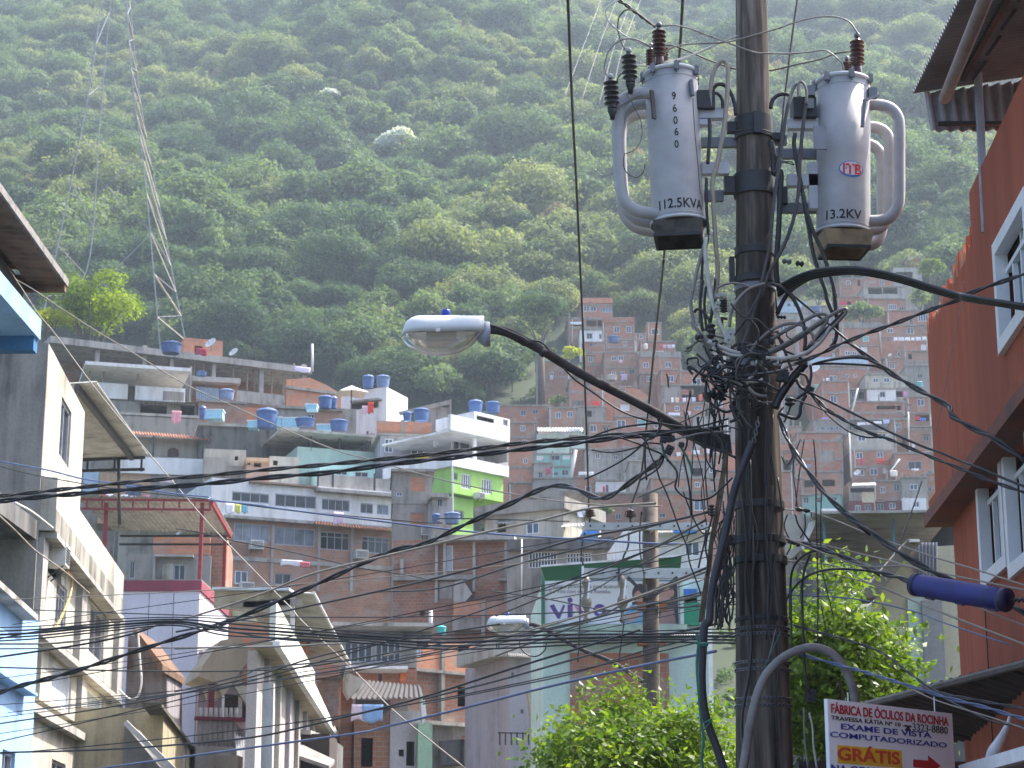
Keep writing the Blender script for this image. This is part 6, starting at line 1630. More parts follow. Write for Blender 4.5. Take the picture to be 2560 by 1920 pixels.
# jagged tile ends along the lower parapet
rr = random.Random(5)
x = .03
while x < xe - .02:
 s_ = .09 + rr.random() * .07
 h_ = .05 + rr.random() * .17
 q = MB().prism([(x, zl), (x + s_ * .96, zl), (x + s_ * .9, zl + h_ * .5), (x + s_ * .62, zl + h_), (x + s_ * .35, zl + h_ * .7), (x + s_ * .1, zl + h_ * .25)], .0, .16 + rr.random() * .1)
 q.build("tile_end", REDW if rr.random() < .6 else TILE, b)
 x += s_
MB().box(-.1, 8.5, -.12, 4.99, zb, zb + .13).build("floor_band", stucco("terracotta_band", (.24, .10, .07), (.12, .08, .07), .7), b)
MB().box(-.08, 8.5, -.06, 4.98, zb + .131, zb + .279).build("cornice", REDW, b)
lw = [rb('c3', 800, 520, .15), rb('c3', 850, 1300, .15), rb('c3', 1005, 900, .15), rb('c3', 975, 330, .15)]
wB = (lw[0][0], lw[2][0] - .03, lw[1][1] + .02, lw[0][1] - .02)
wC = (rb('c3', 975, 330, .15)[0] + .05, rb('c3', 975, 330, .15)[0] + 1.25, rb('c3', 1035, 1225, .15)[1], wB[3])
holes("lower_wall", .12, 8.5, 0.0, zb - .001, [wB, wC], .15, REDW, b, .12)
def bigwin(w_, y):
 a, c, d, e = w_
 win = MB().box(a, c, y + .1, y + .13, d, e).build("window", glassy("street_glass", (.16, .19, .23), .1), b)
 f = .1
 fr = MB().box(a - .02, a + f, y - .05, y + .06, d - .02, e + .02).box(c - f, c + .02, y - .05, y + .06, d - .02, e + .02)
 fr.box(a + f, c - f, y - .05, y + .06, d - .02, d + f).box(a + f, c - f, y - .05, y + .06, e - f, e + .02)
 fr.build("frame", WFR, win)
 g_ = MB()
 zt = e - (e - d) * .28
 g_.box(a + f, c - f, y + .04, y + .095, zt, zt + .045)
 for i in (1, 2, 3): g_.box(a + (c - a) * i / 4 - .02, a + (c - a) * i / 4 + .02, y + .045, y + .09, d + f, zt - .001)
 g_.box(a + (c - a) * .5 - .018, a + (c - a) * .5 + .018, y + .05, y + .094, zt + .046, e - f)
 g_.build("glazing_bar", WFR, win)
 MB().box(a + (c - a) * .55, a + (c - a) * .72, y + .135, y + .15, d + f, zt).build("dark_gap", DARKM, win)
bigwin(w_up, 0)
bigwin(wB, .15)
bigwin(wC, .15)
xj = rb('c3', 805, 700, .15)[0] - .08
MB().box(xj, xj + .02, .142, .149, 0, zb - .01).build("wall_joint", plain("dark_joint", (.06, .02, .015), .9), b)
# tin roof over the terrace
t = thing("tin_roof", "dark corrugated tin roof on a pipe frame above the terracotta building", "roof", (0, 0, 0))
p0 = P(2282, 231, 17.5)
q = MB()
corr(q, (p0.x, 17.5, p0.z), (p0.x - .04, 12.0, p0.z), (8.5, 17.5, p0.z + .75), (8.5, 12.0, p0.z + .75), 78, .018, (-.13, 0, 1))
q.build("sheet", plain("old_tin", (.22, .235, .255), .7, .1, var=.35, scale=1.5), t)
a, c = PC('b8', 395, 800, 17.4), PC('b8', 430, 1115, 17.4)
q = MB()
corr(q, (a.x, 17.45, a.z + .02), (7.6, 17.45, a.z + .5), (a.x + .04, 17.45, c.z), (7.6, 17.45, c.z + .05), 34, .03, (0, -1, 0))
q.build("hanging_panel", plain("purlin_tin", (.34, .31, .33), .55, .2, var=.35), t)
a, c = PC('b8', 560, 850, 17.0), PC('b8', 930, -60, 13.6)
MB().tube([a, c], .055, 10).build("diagonal_pipe", plain("old_pipe", (.26, .20, .18), .6, .2), t, True)
a = PC('b8', 850, 700, 17.2)
MB().tube([(a.x, 17.2, a.z + .1), (PC('b8', 880, 1440, 17.2).x, 17.2, 7.3)], .04, 8).build("post", plain("grey_post", (.30, .31, .36), .5), t)
q = MB()
for i in range(9):
 y_ = 16.9 - i * .55
 q = MB().bar((p0.x + .42, y_, p0.z - .12), (p0.x + .55, y_, p0.z + .06), .03)
 q.build("bracket", DARKM, t)
MB().bar((p0.x + .4, 17.2, p0.z + .02), (p0.x + .4, 12, p0.z + .02), .05).build("purlin", DARKM, t)
MB().bar((p0.x + .2, 17.4, p0.z - .35), (7.4, 17.4, p0.z - .35), .035).build("panel_rail", DARKM, t)
# open hall with the dark metal roof, and the cream house in front of it
b = Bd("open_hall", "open upper hall with a big dark metal roof behind the tree", "building", 'c6', 640, 1450, 42, -4)
b.box('c6', 600, 1398, 2150, 1424, -.6, 8, cl, "roof_edge")
b.sheet([('c6', 560, 1425, -.5), ('c6', 2150, 1425, -.5), ('c6', 560, 1500, 8), ('c6', 2150, 1500, 8)], 40, .04, TIND, "roof_sheet")
b.box('b6', 1450, 700, 3300, 1150, 7.5, 7.8, plain("hall_shade", (.07, .07, .075), .9), "back_wall")  # near-black colour paints the unlit depth of the hall
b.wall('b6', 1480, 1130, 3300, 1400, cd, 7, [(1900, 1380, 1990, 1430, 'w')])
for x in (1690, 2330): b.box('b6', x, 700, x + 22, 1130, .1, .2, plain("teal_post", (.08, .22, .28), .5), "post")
b.poly('b6', [(1325, 680), (1500, 690), (1600, 720), (1560, 800), (1500, 1000), (1400, 1090), (1325, 1100)], .5, 1.0, cr, "curved_wall")
b.poly('b6', [(1560, 760), (1625, 715), (1610, 790), (1510, 1010), (1490, 1000)], .2, .49, cw, "white_edge")
b.wall('b6', 1310, 1040, 1500, 1500, cl, 3, [(1395, 1050, 1460, 1110, 'n')], name="low_wall", n=1.2)
b = Bd("cream_house", "cream house with a sloping dark eave, half hidden by the tree and terracotta wall", "house", 'c3', 300, 1659, 31, 0, base=0)
b.poly('c3', [(60, 1400), (345, 1020), (700, 1000), (740, 2200), (60, 2200)], 0, 5, stucco("pale_lemon", (.52, .50, .36), (.3, .3, .24), .4), "wall")
b.poly('c3', [(-20, 1370), (-15, 1330), (310, 960), (390, 960), (395, 990), (330, 1050), (90, 1365)], -.7, -.002, plain("eave_brown", (.16, .14, .11), .9), "eave")
b.sheet([('c3', 358, 985, -.06), ('c3', 505, 985, -.06), ('c3', 362, 1240, -.06), ('c3', 505, 1240, -.06)], 6, .03, plain("grey_tin", (.33, .34, .36), .6), "tin_panel")
b.box('c3', 420, 1385, 560, 2200, -.12, -.001, stucco("grey_green", (.34, .36, .35), amt=.4), "pillar")
b.box('c3', 320, 962, 385, 980, -.8, -.71, PIPE, "white_pipe")
b.box('c3', 320, 1370, 424, 2200, -.05, -.001, mi_, "mint_wall")
# street level behind the sign
t = thing("dark_shopfront", "shop front with its shade painted near-black, and stacked goods, behind the sign", "shopfront", (0, 0, 0))
MB().box(3.05, 5.5, 21.6, 21.9, 0, 2.85).build("back_wall", plain("shop_shade", (.03, .026, .024), .9, var=.6, scale=9), t)  # near-black colour paints the shade of the interior behind the sign
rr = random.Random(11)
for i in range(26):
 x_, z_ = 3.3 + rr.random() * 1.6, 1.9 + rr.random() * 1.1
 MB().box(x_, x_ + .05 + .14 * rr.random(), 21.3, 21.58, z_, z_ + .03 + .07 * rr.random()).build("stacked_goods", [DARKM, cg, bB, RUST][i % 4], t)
t = thing("shop_awning", "dark ribbed awning over the shop at the lower right", "awning", (0, 0, 0))
q = MB()
corr(q, (3.45, 21.2, 3.36), (4.95, 12.0, 3.36), (4.6, 21.2, 3.05), (5.6, 12.0, 3.05), 40, .04, (.2, 0, 1))
q.build("sheet", plain("awning_dark", (.075, .065, .058), .85, var=.4, scale=2), t)
MB().tube([(3.43, 21.2, 3.34), (4.93, 12.0, 3.34)], .035).build("edge", plain("awning_edge", (.13, .115, .10), .8), t)
for i in range(5):
 f_ = i / 5 + .08
 MB().bar((3.45 + 1.5 * f_, 21.2 - 9.2 * f_, 3.33), (4.6 + f_, 21.2 - 9.2 * f_, 3.0), .05).build("rib", DARKM, t)
t = thing("white_awning", "white metal awning edge cutting the lower right corner", "awning", (0, 0, 0))
a, c = PC('c1', 1640, 1690, 15.5), PC('c1', 2300, 1505, 13.2)
MB().bar(a, c, .05, .09).build("edge", cw, t)
MB().slab([tuple(a + Vector((.05, 0, -.03))), tuple(c + Vector((.05, 0, -.03))), tuple(c + Vector((1.2, 0, -.25))), tuple(a + Vector((1.2, 0, -.25)))], .02).build("sheet", TIND, t)
t = thing("white_cloth", "white cloth bundle hanging from the wires at the lower right", "cloth", (0, 0, 0))
q = MB().tube(spline([PC('c1', x, y, 16.5) for x, y in ((2085, 1165), (2060, 1260), (2010, 1370), (1950, 1480), (1905, 1560), (1885, 1600))], 4), [.010, .012, .014, .016, .02, .024, .028, .03, .034, .038, .042, .046, .05, .052, .05, .048, .044, .04, .034, .026, .01], 8)
q.build("cloth", plain("white_plastic", (.62, .62, .64), .6), t, True)
# the optician's sign
b = Bd("sign_board", "white optician's sign with red, blue and black lettering hung under the awning", "sign", 'c1', 400, 1300, 14.6, 48, base=1.2)
x0, z1 = b.at('c1', 400, 1020)
x1, _ = b.at('c1', 1550, 1165)
z0 = b.at('c1', 400, 1800)[1]
W_ = x1 - x0
MB().box(x0, x1, 0, .03, z0, z1).build("panel", plain("sign_white", (.74, .74, .75), .5, var=.04), b.e)
SR, SK2, SBL = plain("sign_red", (.42, .012, .02), .5, var=.05), plain("sign_black", (.03, .03, .035), .5), plain("sign_blue_ink", (.025, .03, .26), .5, var=.05)
def sline(body, xa, ya, xb, cap, mat, off=0.0):
 """one line of lettering from pixel (xa, ya) of its left baseline to pixel column xb; cap = height of capitals in pixels"""
 s, z = b.at('c1', xa, ya)
 s2 = b.at('c1', xb, ya)[0]
 h = b.at('c1', xa, ya - cap)[1] - z
 o = text(body, (0, 0, 0), 1.0, mat, None, off=off)
 vs = [v.co for v in o.data.vertices]
 w0, w1 = min(v.x for v in vs), max(v.x for v in vs)
 hh = .69
 for v in vs:
  v.x = s + (v.x - w0) * (s2 - s) / (w1 - w0)
  v.y = z + v.y * h / hh
  v.z = 0.006 + (v.z > 0) * .002
 o.scale = (1, 1, 1)
 o.rotation_euler = (pi / 2, 0, 0)
 o.parent = b.e
 o.location = (0, 0, 0)
 return o
sline("F\u00c1BRICA DE \u00d3CULOS DA ROCINHA", 430, 1150, 1505, 82, SR, .02)
sline("TRAVESSA K\u00c1TIA N\u00ba 10 -", 430, 1212, 1100, 38, SK2, .012)
sline("3323-8880", 1180, 1312, 1502, 66, SK2)
sline("EXAME DE VISTA", 520, 1300, 1350, 52, SBL, .015)
sline("COMPUTADORIZADO", 420, 1370, 1490, 48, SBL, .012)
a_, c_ = b.at('c1', 480, 1600), b.at('c1', 1080, 1460)
a2_ = b.at('c1', 480, 1445)[1]
MB().box(a_[0] + .02, c_[0], -.0035, -.0005, a_[1] - .01, a2_).build("yellow_patch", plain("sign_yellow", (.72, .42, .015), .5), b.e)
sline("GR\u00c1TIS", 490, 1580, 1062, 112, plain("sign_orange", (.58, .06, .02), .5), .03)
sline("NA COMPRA", 430, 1690, 1010, 62, SBL, .02)
q = [b.at('c1', x, y) for x, y in ((1190, 1580), (1330, 1592), (1325, 1545), (1440, 1640), (1325, 1715), (1328, 1665), (1190, 1650))]
q = [(p_[0], p_[1]) for p_ in q]
MB().prism(q[::-1], -.006, -.001).build("arrow", SR, b.e)
q = [b.at('c1', x, y) for x, y in ((1112, 1262), (1168, 1270), (1172, 1282), (1150, 1288), (1165, 1310), (1168, 1322), (1112, 1314), (1115, 1300), (1132, 1284), (1110, 1276))]
MB().prism([(p_[0], p_[1]) for p_ in q][::-1], -.006, -.001).build("phone_symbol", SK2, b.e)
for x, y in ((595, 960), (1390, 1000)):
 a_ = b.loc('c1', x, 1150, .01)
 MB().tube([(a_.x, .01, z1), (a_.x, .01, b.at('c1', x, y)[1])], .005, 5).build("hanger", PIPE, b.e)
# street trees
LEAF1 = leafmat("street_leaf", (0.030, 0.072, 0.010), (0.105, 0.18, 0.020), (0.29, 0.36, 0.045), .46, .45, .3)
def street_tree(label, x, y, zc, rad, h, n, seed, lobes=16, name="street_tree"):
 t = thing(name, label, "tree", (x, y, 0))
 rng = np.random.default_rng(seed)
 V, Tn = [], []
 for i in range(lobes):                      # ragged sprays of leaves, leaving gaps between them
  d = rng.normal(0, 1, 3)
  d /= np.linalg.norm(d)
  c0 = d * np.array([rad, rad, h / 2]) * rng.uniform(.35, 1.0) + np.array([0, 0, zc])
  m = int(n / lobes * rng.uniform(.6, 1.4))
  q = rng.normal(0, 1, (m, 3)) * np.array([.18, .18, .12]) * rad * rng.uniform(.7, 1.2)
  q[:, 2] -= .25 * (q[:, 0] ** 2 + q[:, 1] ** 2) / rad
  v, _ = leaves(rng, q + c0, d * .3 + np.array([0, 0, .55]) + rng.normal(0, .3, (m, 3)), rng.uniform(.6, 1.3, m) * .115, None, .5)
  V.append(v)
  Tn.append(np.clip(rng.uniform(.2, .8) + rng.normal(0, .2, m), 0, 1))
 link("crown", leafmesh("crown", np.concatenate(V), np.concatenate(Tn), LEAF1), t)
 link("trunk", trunkmesh("trunk", zc - h * .35, .08, rad * 1.3, seed, BARK, 9), t)
 return t
p = P(1575, 1850, 30)
street_tree("bright green street tree left of the pole, below the billboard", p.x, 30, 3.1, 1.6, 2.6, 21000, 31, 120)
p = P(1790, 1830, 31)
street_tree("smaller bright green street tree showing just behind the pole", p.x, 31, 2.6, 1.0, 2.2, 7000, 34, 46)
p = P(2085, 1620, 27)
street_tree("bright green street tree right of the pole, above the sign", p.x + .08, 27, 4.3, 1.15, 2.9, 17000, 33, 96)
# ------------------------------------------------------------ the big wooden pole
def woodmat():
 m, nt, bs, new, ln = nodes("pole_wood")
 a = noise(nt, 9, 8, (1, 1, .06))
 g = noise(nt, 1.3, 5, (1, 1, .5))
 c = ramp(nt, a, [(.36, (.020, .017, .015)), (.50, (.080, .067, .056)), (.63, (.21, .18, .15))])
 c = mixrgb(nt, ramp(nt, g, [(.45, 0), (.75, .7)]), c, (.035, .029, .026))
 ln(c, bs.inputs['Base Color'])
 bs.inputs['Roughness'].default_value = .9
 bs.inputs['Specular IOR Level'].default_value = .2
 bump(nt, bs, a, .7, .015)
 return m
def clip(pt):
 d = Vector(pt) - EYE
 return d.y * cos(PITCH) + d.z * sin(PITCH)
YP = 18.0
POLEW = woodmat()
IRON = plain("black_iron", (.030, .031, .034), .55, .2, var=.35)
STEELB = plain("dull_steel", (.15, .155, .17), .5, .4, var=.3)
ax_ = [(1876, -150, 76), (1878, 0, 78), (1884, 300, 84), (1886, 600, 92), (1889, 800, 100), (1893, 1050, 110), (1899, 1300, 120), (1905, 1600, 131), (1911, 1920, 143)]
PTS = [P(u, v, YP) for u, v, w_ in ax_]
RAD = [w_ / 2 * clip(p) / F for p, (u, v, w_) in zip(PTS, ax_)]
low = PTS[-1] + (PTS[-1] - PTS[0]) * (PTS[-1].z / (PTS[0].z - PTS[-1].z))
base = Vector((low.x, YP, 0))
pole_t = thing("utility_pole", "weathered thick wooden utility pole rising through the whole picture right of centre", "utility pole", base)
q = MB()
q.tube([p - base for p in PTS] + [low - base], RAD + [RAD[-1] * 1.1], 28)
q.build("shaft", POLEW, pole_t, True)
def pr(v):
 vs = [a[1] for a in ax_]
 return float(np.interp(v, vs, [a[0] for a in ax_])), float(np.interp(v, vs, RAD))
def band(v0, v1, grow, mat, name, n=40):
 (u0, r0), (u1, r1) = pr(v0), pr(v1)
 a, c = P(u0, v0, YP), P(u1, v1, YP)
 h = a.z - c.z
 MB().lathe([(r1 + .003, 0), (r1 + grow, .004), (r0 + grow, h - .004), (r0 + .003, h)], n, c - base).build(name, mat, pole_t)
 return a, c, r1
for v0, v1, g in ((296, 350, .022), (438, 492, .026), (622, 642, .012), (693, 712, .016), (1256, 1276, .014), (1343, 1362, .016), (1393, 1413, .02), (1545, 1556, .01)): band(v0, v1, g, IRON, "clamp_band")
for v0, v1 in ((716, 730), (905, 922)): band(v0, v1, .012, STEELB, "steel_band")
TAPE = plain("perforated_tape", (.115, .112, .125), .5, .3, var=.35)
HOLE = plain("tape_hole", (.02, .02, .022), .8)
for v0 in (1570, 1586, 1655, 1673, 1746, 1763):
 a, c, r1 = band(v0, v0 + 9, .008, TAPE, "perforated_tape")
 hb_ = MB()
 for i in range(22):
  an = pi + pi * (i + .5) / 22
  p_ = (a + c) / 2 - base + Vector((cos(an), sin(an), 0)) * (r1 + .0085)
  hb_.box(p_.x - .007, p_.x + .007, p_.y - .003, p_.y + .001, p_.z - .007, p_.z + .007)
 hb_.build("tape_hole", HOLE, pole_t)
for k, x0, y0, x1, y1, m in (('b1', 1540, 1132, 1625, 1222, IRON), ('b3', 1330, 345, 1445, 492, IRON), ('b4', 715, 440, 800, 590, IRON), ('b2', 830, 1235, 960, 1290, IRON), ('b3', 1380, 1085, 1420, 1310, IRON), ('b1', 1765, 1095, 1830, 1290, IRON)):
 a, c = PC(k, x0, y1, YP - .02) - base, PC(k, x1, y0, YP - .02) - base
 dy = -.2 if (k, x0) == ('b1', 1765) else -.03
 MB().box(a.x, c.x, dy - .03, dy + .06, a.z, c.z).build("clamp_lug", m, pole_t)
# ------------------------------------------------------------ transformers
def tankmat():
 m, nt, bs, new, ln = nodes("tank_paint")
 a = ramp(nt, noise(nt, 5, 6), [(.35, (.315, .313, .318)), (.65, (.375, .372, .376))])
 s_ = ramp(nt, noise(nt, 7, 5, (1, 1, .08)), [(.58, 0), (.80, .35)])
 c = mixrgb(nt, s_, a, (.28, .27, .25))
 r_ = ramp(nt, noise(nt, 6, 6, (1, 1, .35)), [(.70, 0), (.76, .6)])
 ln(mixrgb(nt, r_, c, (.26, .14, .07)), bs.inputs['Base Color'])
 bs.inputs['Roughness'].default_value = .55
 return m
TP = tankmat()
RIMP = plain("rim_paint", (.46, .48, .49), .4, var=.1)
PORC = plain("brown_porcelain", (.050, .014, .012), .18, var=.2)
PORCD = plain("dark_porcelain", (.022, .019, .019), .3, var=.3)
BRKT = plain("bracket_paint", (.46, .47, .50), .5, var=.15)
DRK = plain("dark_mottled_steel", (.07, .062, .055), .8, var=.6, scale=8)  # dark mottled steel for bottom plates, left skirt and strap
RUSTY = plain("stained_skirt", (.36, .27, .16), .7, var=.45, scale=5)
INK = plain("stencil_ink", (.012, .012, .014), .7, var=.05)
def cyl_text(o, B, A, r, body, u, v, px, sx=1.0, mat=INK, off=.012, lift=.0025):
 """paint a word on the tank; u, v: pixel of its lower left corner, px: cap height in pixels"""
 ax = (A - B).normalized()
 ux = Vector((1, 0, 0)) - ax * ax.x
 ux.normalize()
 uy = ax.cross(ux)
 p = P(u, v, B.y)
 h = (p - B).dot(ax)
 cen = B + ax * h
 uc = proj(cen)[0]
 rp = r * F / clip(cen)
 a0 = math.asin(max(-.98, min(.98, (u - uc) / rp)))
 tx = text(body, (0, 0, 0), 1.0, mat, None, off=off)
 s_ = px * clip(cen) / F / .69
 xs = [q.co.x for q in tx.data.vertices]
 x0 = min(xs)
 for q in tx.data.vertices:
  a = a0 + (q.co.x - x0) * s_ * sx / r
  k = r + lift + (.0012 if q.co.z > 0 else 0)
  w_ = B + ax * (h + q.co.y * s_) + ux * (k * sin(a)) - uy * (k * cos(a)) - Vector(o.location)
  q.co = w_
 tx.rotation_euler = (0, 0, 0)
 tx.scale = (1, 1, 1)
 tx.location = (0, 0, 0)
 tx.parent = o
 return tx
def bushing(o, k, xb, yb, xt, yt, r, ribs, mat, Y, name="bushing", smooth_part=.35, cap=None):
 b0, t0 = PC(k, xb, yb, Y), PC(k, xt, yt, Y)
 L = (t0 - b0).length
 pr_ = [(r * .62, 0), (r * .62, L * smooth_part)]
 for i in range(ribs):
  z = L * (smooth_part + (.93 - smooth_part) * i / ribs)
  dz = L * (.93 - smooth_part) / ribs
  pr_ += [(r * .55, z + dz * .1), (r * .98, z + dz * .42), (r, z + dz * .52), (r * .55, z + dz * .85)]
 pr_ += [(r * .5, L * .94), (r * .3, L * .97), (r * .28, L)]
 bu = MB().lathe(pr_, 22, b0 - Vector(o.location), t0 - b0).build(name, mat, o, True)
 MB().lathe([(r * .3, 0), (r * .42, .01), (r * .42, .035), (r * .2, .05)], 12, t0 - Vector(o.location), t0 - b0).build("terminal", cap or STEELB, bu, True)
 return bu
def transformer(label, B, A, r, pipes, sidex):
 o = thing("transformer", label, "transformer", B, 0, "pole-mounted transformers")
 ax = (A - B).normalized()
 L = (A - B).length
 MB().lathe([(r, 0), (r * 1.0, .02), (r, L * .5), (r, L)], 48, (0, 0, 0), ax).build("tank", TP, o, True)
 MB().lathe([(r * .98, L - .01), (r * 1.07, L), (r * 1.08, L + .022), (r * 1.02, L + .035), (r * .5, L + .075), (.02, L + .085)], 48, (0, 0, 0), ax).build("lid", RIMP, o, True)
 for f_ in (.035, .955): MB().lathe([(r, L * f_ - .006), (r + .005, L * f_), (r, L * f_ + .006)], 48, (0, 0, 0), ax, False).build("weld_seam", TP, o, True)
 MB().lathe([(r * 1.0, -.002), (r * 1.075, .0), (r * 1.075, .022), (r * 1.001, .03)], 48, (0, 0, 0), ax, False).build("bottom_rim", RIMP, o, True)
 MB().lathe([(.01, -.012), (r * 1.06, -.010), (r * 1.06, -.004)], 40, (0, 0, 0), ax, True).build("bottom_plate", DRK, o, True)
 for i in range(7):                                   # lid clamps
  a = 2 * pi * i / 7 + .35
  p_ = ax * L + Vector((cos(a) * r * 1.08, sin(a) * r * 1.08, 0))
  q = MB().box(p_.x - .022, p_.x + .022, p_.y - .022, p_.y + .022, p_.z - .035, p_.z + .045)
  q.tube([(p_.x, p_.y, p_.z - .06), (p_.x, p_.y, p_.z + .06)], .010, 6)
  q.build("lid_clamp", STEELB, o)
 for pts, pr_ in pipes:
  MB().tube(spline([p - B for p in pts], 7), pr_, 14).build("radiator_pipe", TP, o, True)
 return o
# left transformer
B1, A1 = P(1697, 562, 17.95), P(1677, 192, 17.95)
r1 = 66 * clip((A1 + B1) / 2) / F
def pipeset(B, A, r, ks):
 """(x, y) outline of each radiator pipe at its own depth"""
 return [([PC(k, x, y, Y) for x, y in pts], pr_) for k, pts, Y, pr_ in ks]
pl = []
for i, (dy, dx) in enumerate(((-.10, 0), (.17, 16), (.42, 22))):
 Y = 17.95 + dy
 up = 0
 out = [(1640, 247), (1600, 246), (1572, 253), (1553, 270), (1545, 296), (1543, 340), (1546, 420), (1551, 480), (1560, 512), (1582, 534), (1615, 544), (1660, 547)]
 pl.append(([P(u + dx * (1 - min(1, abs(u - 1640) / 97)) * 0 + dx * .6, v - 3, 17.95) + Vector((0, dy, 0)) for u, v in out], .058))
T1 = transformer("grey pole transformer left of the pole, stencilled with a five-figure number down its side", B1, A1, r1, pl, -1)
for ch, (x, y) in zip("96060", ((1014, 1008), (1022, 1120), (1028, 1230), (1038, 1335), (1038, 1448))):
 u, v = uv('b1', x, y)
 cyl_text(T1, B1, A1, r1, ch, u, v, 19, .8)
u, v = uv('b3', 722, 702)
cyl_text(T1, B1, A1, r1, "112.5KVA", u, v, 24, .88)
o = T1
Bv = Vector(o.location)
# skirt under the tank
def skirt(o, r, hgt, mat1, mat2, tw_, top_k=.92, bot_k=.86):
 c_, s_ = cos(tw_), sin(tw_)
 def pt(x, y, z): return (x * c_ - y * s_, x * s_ + y * c_, z)
 a, b2 = r * top_k, r * bot_k
 q = MB()
 cor = ((-1, -1), (1, -1), (1, 1), (-1, 1))
 for i in range(4):
  (x0, y0), (x1, y1) = cor[i], cor[(i + 1) % 4]
  q.face([pt(x0 * b2, y0 * b2, -hgt), pt(x1 * b2, y1 * b2, -hgt), pt(x1 * a, y1 * a, -.014), pt(x0 * a, y0 * a, -.014)])
  q.face([pt(x1 * b2 * .94, y1 * b2 * .94, -hgt), pt(x0 * b2 * .94, y0 * b2 * .94, -hgt), pt(x0 * a * .94, y0 * a * .94, -.02), pt(x1 * a * .94, y1 * a * .94, -.02)])
  q.face([pt(x1 * b2, y1 * b2, -hgt), pt(x0 * b2, y0 * b2, -hgt), pt(x0 * b2 * .94, y0 * b2 * .94, -hgt), pt(x1 * b2 * .94, y1 * b2 * .94, -hgt)])
 q.build("skirt", mat1, o)
 e = MB()
 for i in range(4):
  (x0, y0), (x1, y1) = cor[i], cor[(i + 1) % 4]
  e.bar(pt(x0 * b2 * 1.01, y0 * b2 * 1.01, -hgt), pt(x1 * b2 * 1.01, y1 * b2 * 1.01, -hgt), .02, .028)
 e.build("skirt_edge", mat2, o)
skirt(T1, r1, .16, DRK, IRON, radians(-8))
bushing(T1, 'b1', 915, 665, 912, 250, .068, 6, PORC, 17.86)
bushing(T1, 'b1', 840, 705, 838, 440, .052, 6, PORC, 18.12)
bushing(T1, 'b1', 950, 690, 955, 420, .05, 6, PORC, 18.25)
for (xb, yb, xt, yt, Y) in ((648, 770, 632, 485, 17.75), (482, 1010, 466, 725, 17.7)):
 bushing(T1, 'b1', xb, yb, xt, yt, .073, 5, PORCD, Y, "surge_arrester", .12, plain("grey_cap", (.35, .36, .36), .5))
 a = PC('b1', xb, yb, Y)
 MB().lathe([(.02, -.10), (.03, -.05), (.045, -.02), (.045, .0)], 14, a - Bv).build("arrester_foot", IRON, T1, True)
MB().bar(PC('b1', 470, 1000, 17.72) - Bv, PC('b1', 860, 800, 17.85) - Bv, .03, .03).build("arrester_bracket", STEELB, T1)
MB().bar(PC('b1', 845, 835, 17.72) - Bv, PC('b1', 868, 1095, 17.70) - Bv, .045, .02).build("hanger_strap", DRK, T1)
MB().bar(PC('b1', 1205, 740, 17.74) - Bv, PC('b1', 1225, 880, 17.74) - Bv, .05, .03).build("lifting_lug", STEELB, T1)
a, c = PC('b1', 1262, 1015, 17.9) - Bv, PC('b1', 1420, 855, 17.9) - Bv
MB().box(a.x, c.x, -.12, .12, a.z, c.z).build("low_voltage_box", IRON, T1)
for k, x0, y0, x1, y1, m in (('b1', 1262, 1028, 1510, 1120, BRKT), ('b1', 1262, 1130, 1390, 1180, BRKT), ('b1', 1275, 1262, 1640, 1345, STEELB), ('b3', 1095, 235, 1365, 340, BRKT), ('b3', 1105, 460, 1325, 552, STEELB)):
 a, c = PC(k, x0, y1, 18.0) - Bv, PC(k, x1, y0, 18.0) - Bv
 MB().box(a.x, c.x, -.05 if m is BRKT else .06, .04 if m is BRKT else .12, a.z, c.z).build("mounting_bracket", m, T1)
MB().tube(spline([PC('b1', x, y, 17.66) - Bv for x, y in ((1225, 900), (1228, 1000), (1245, 1250), (1270, 1500), (1282, 1659))] + [PC('b3', 1110, 500, 17.66) - Bv], 4), .004, 5).build("ground_wire", IRON, T1)
# right transformer
B2, A2 = P(2108, 588, 17.95), P(2109, 212, 17.95)
r2 = 66.5 * clip((A2 + B2) / 2) / F
pl = []
for i, (dy, pts) in enumerate((
  (-.05, [(2150, 262), (2195, 262), (2225, 270), (2243, 290), (2248, 320), (2248, 400), (2248, 480), (2244, 515), (2228, 540), (2205, 551), (2150, 553)]),
  (.22, [(2150, 318), (2185, 318), (2210, 328), (2222, 350), (2224, 400), (2224, 480), (2222, 530), (2210, 560), (2190, 573), (2150, 575)]),
  (.46, [(2150, 360), (2175, 362), (2192, 372), (2203, 392), (2206, 430), (2206, 500), (2206, 560), (2196, 598), (2178, 612), (2140, 614)]))):
 pl.append(([P(u, v, 17.95 + dy) for u, v in pts], .056))
T2 = transformer("grey pole transformer right of the pole, with a red and blue oval badge", B2, A2, r2, pl, 1)
Bv = Vector(T2.location)
u, v = uv('b4', 1140, 790)
cyl_text(T2, B2, A2, r2, "13.2KV", u, v, 23, .98)
skirt(T2, r2, .17, RUSTY, IRON, radians(5), .95, .78)
def cyl_patch(o, B, A, r, u, v, ru, rv, mat, name, lift):
 ax = (A - B).normalized()
 ux = (Vector((1, 0, 0)) - ax * ax.x).normalized()
 uy = ax.cross(ux)
 h = (P(u, v, B.y) - B).dot(ax)
 cen = B + ax * h
 s_ = clip(cen) / F
 a0 = math.asin((u - proj(cen)[0]) * s_ / r)
 pts = []
 for i in range(28):
  t_ = 2 * pi * i / 28
  a = a0 + ru * cos(t_) * s_ / r
  pts.append(B + ax * (h + rv * sin(t_) * s_) + ux * ((r + lift) * sin(a)) - uy * ((r + lift) * cos(a)) - Vector(o.location))
 cc = B + ax * h + ux * ((r + lift + .001) * sin(a0)) - uy * ((r + lift + .001) * cos(a0)) - Vector(o.location)
 q = MB()
 for i in range(28): q.face([cc, pts[i], pts[(i + 1) % 28]])
 q.build(name, mat, o)
u, v = uv('b4', 1358, 350)
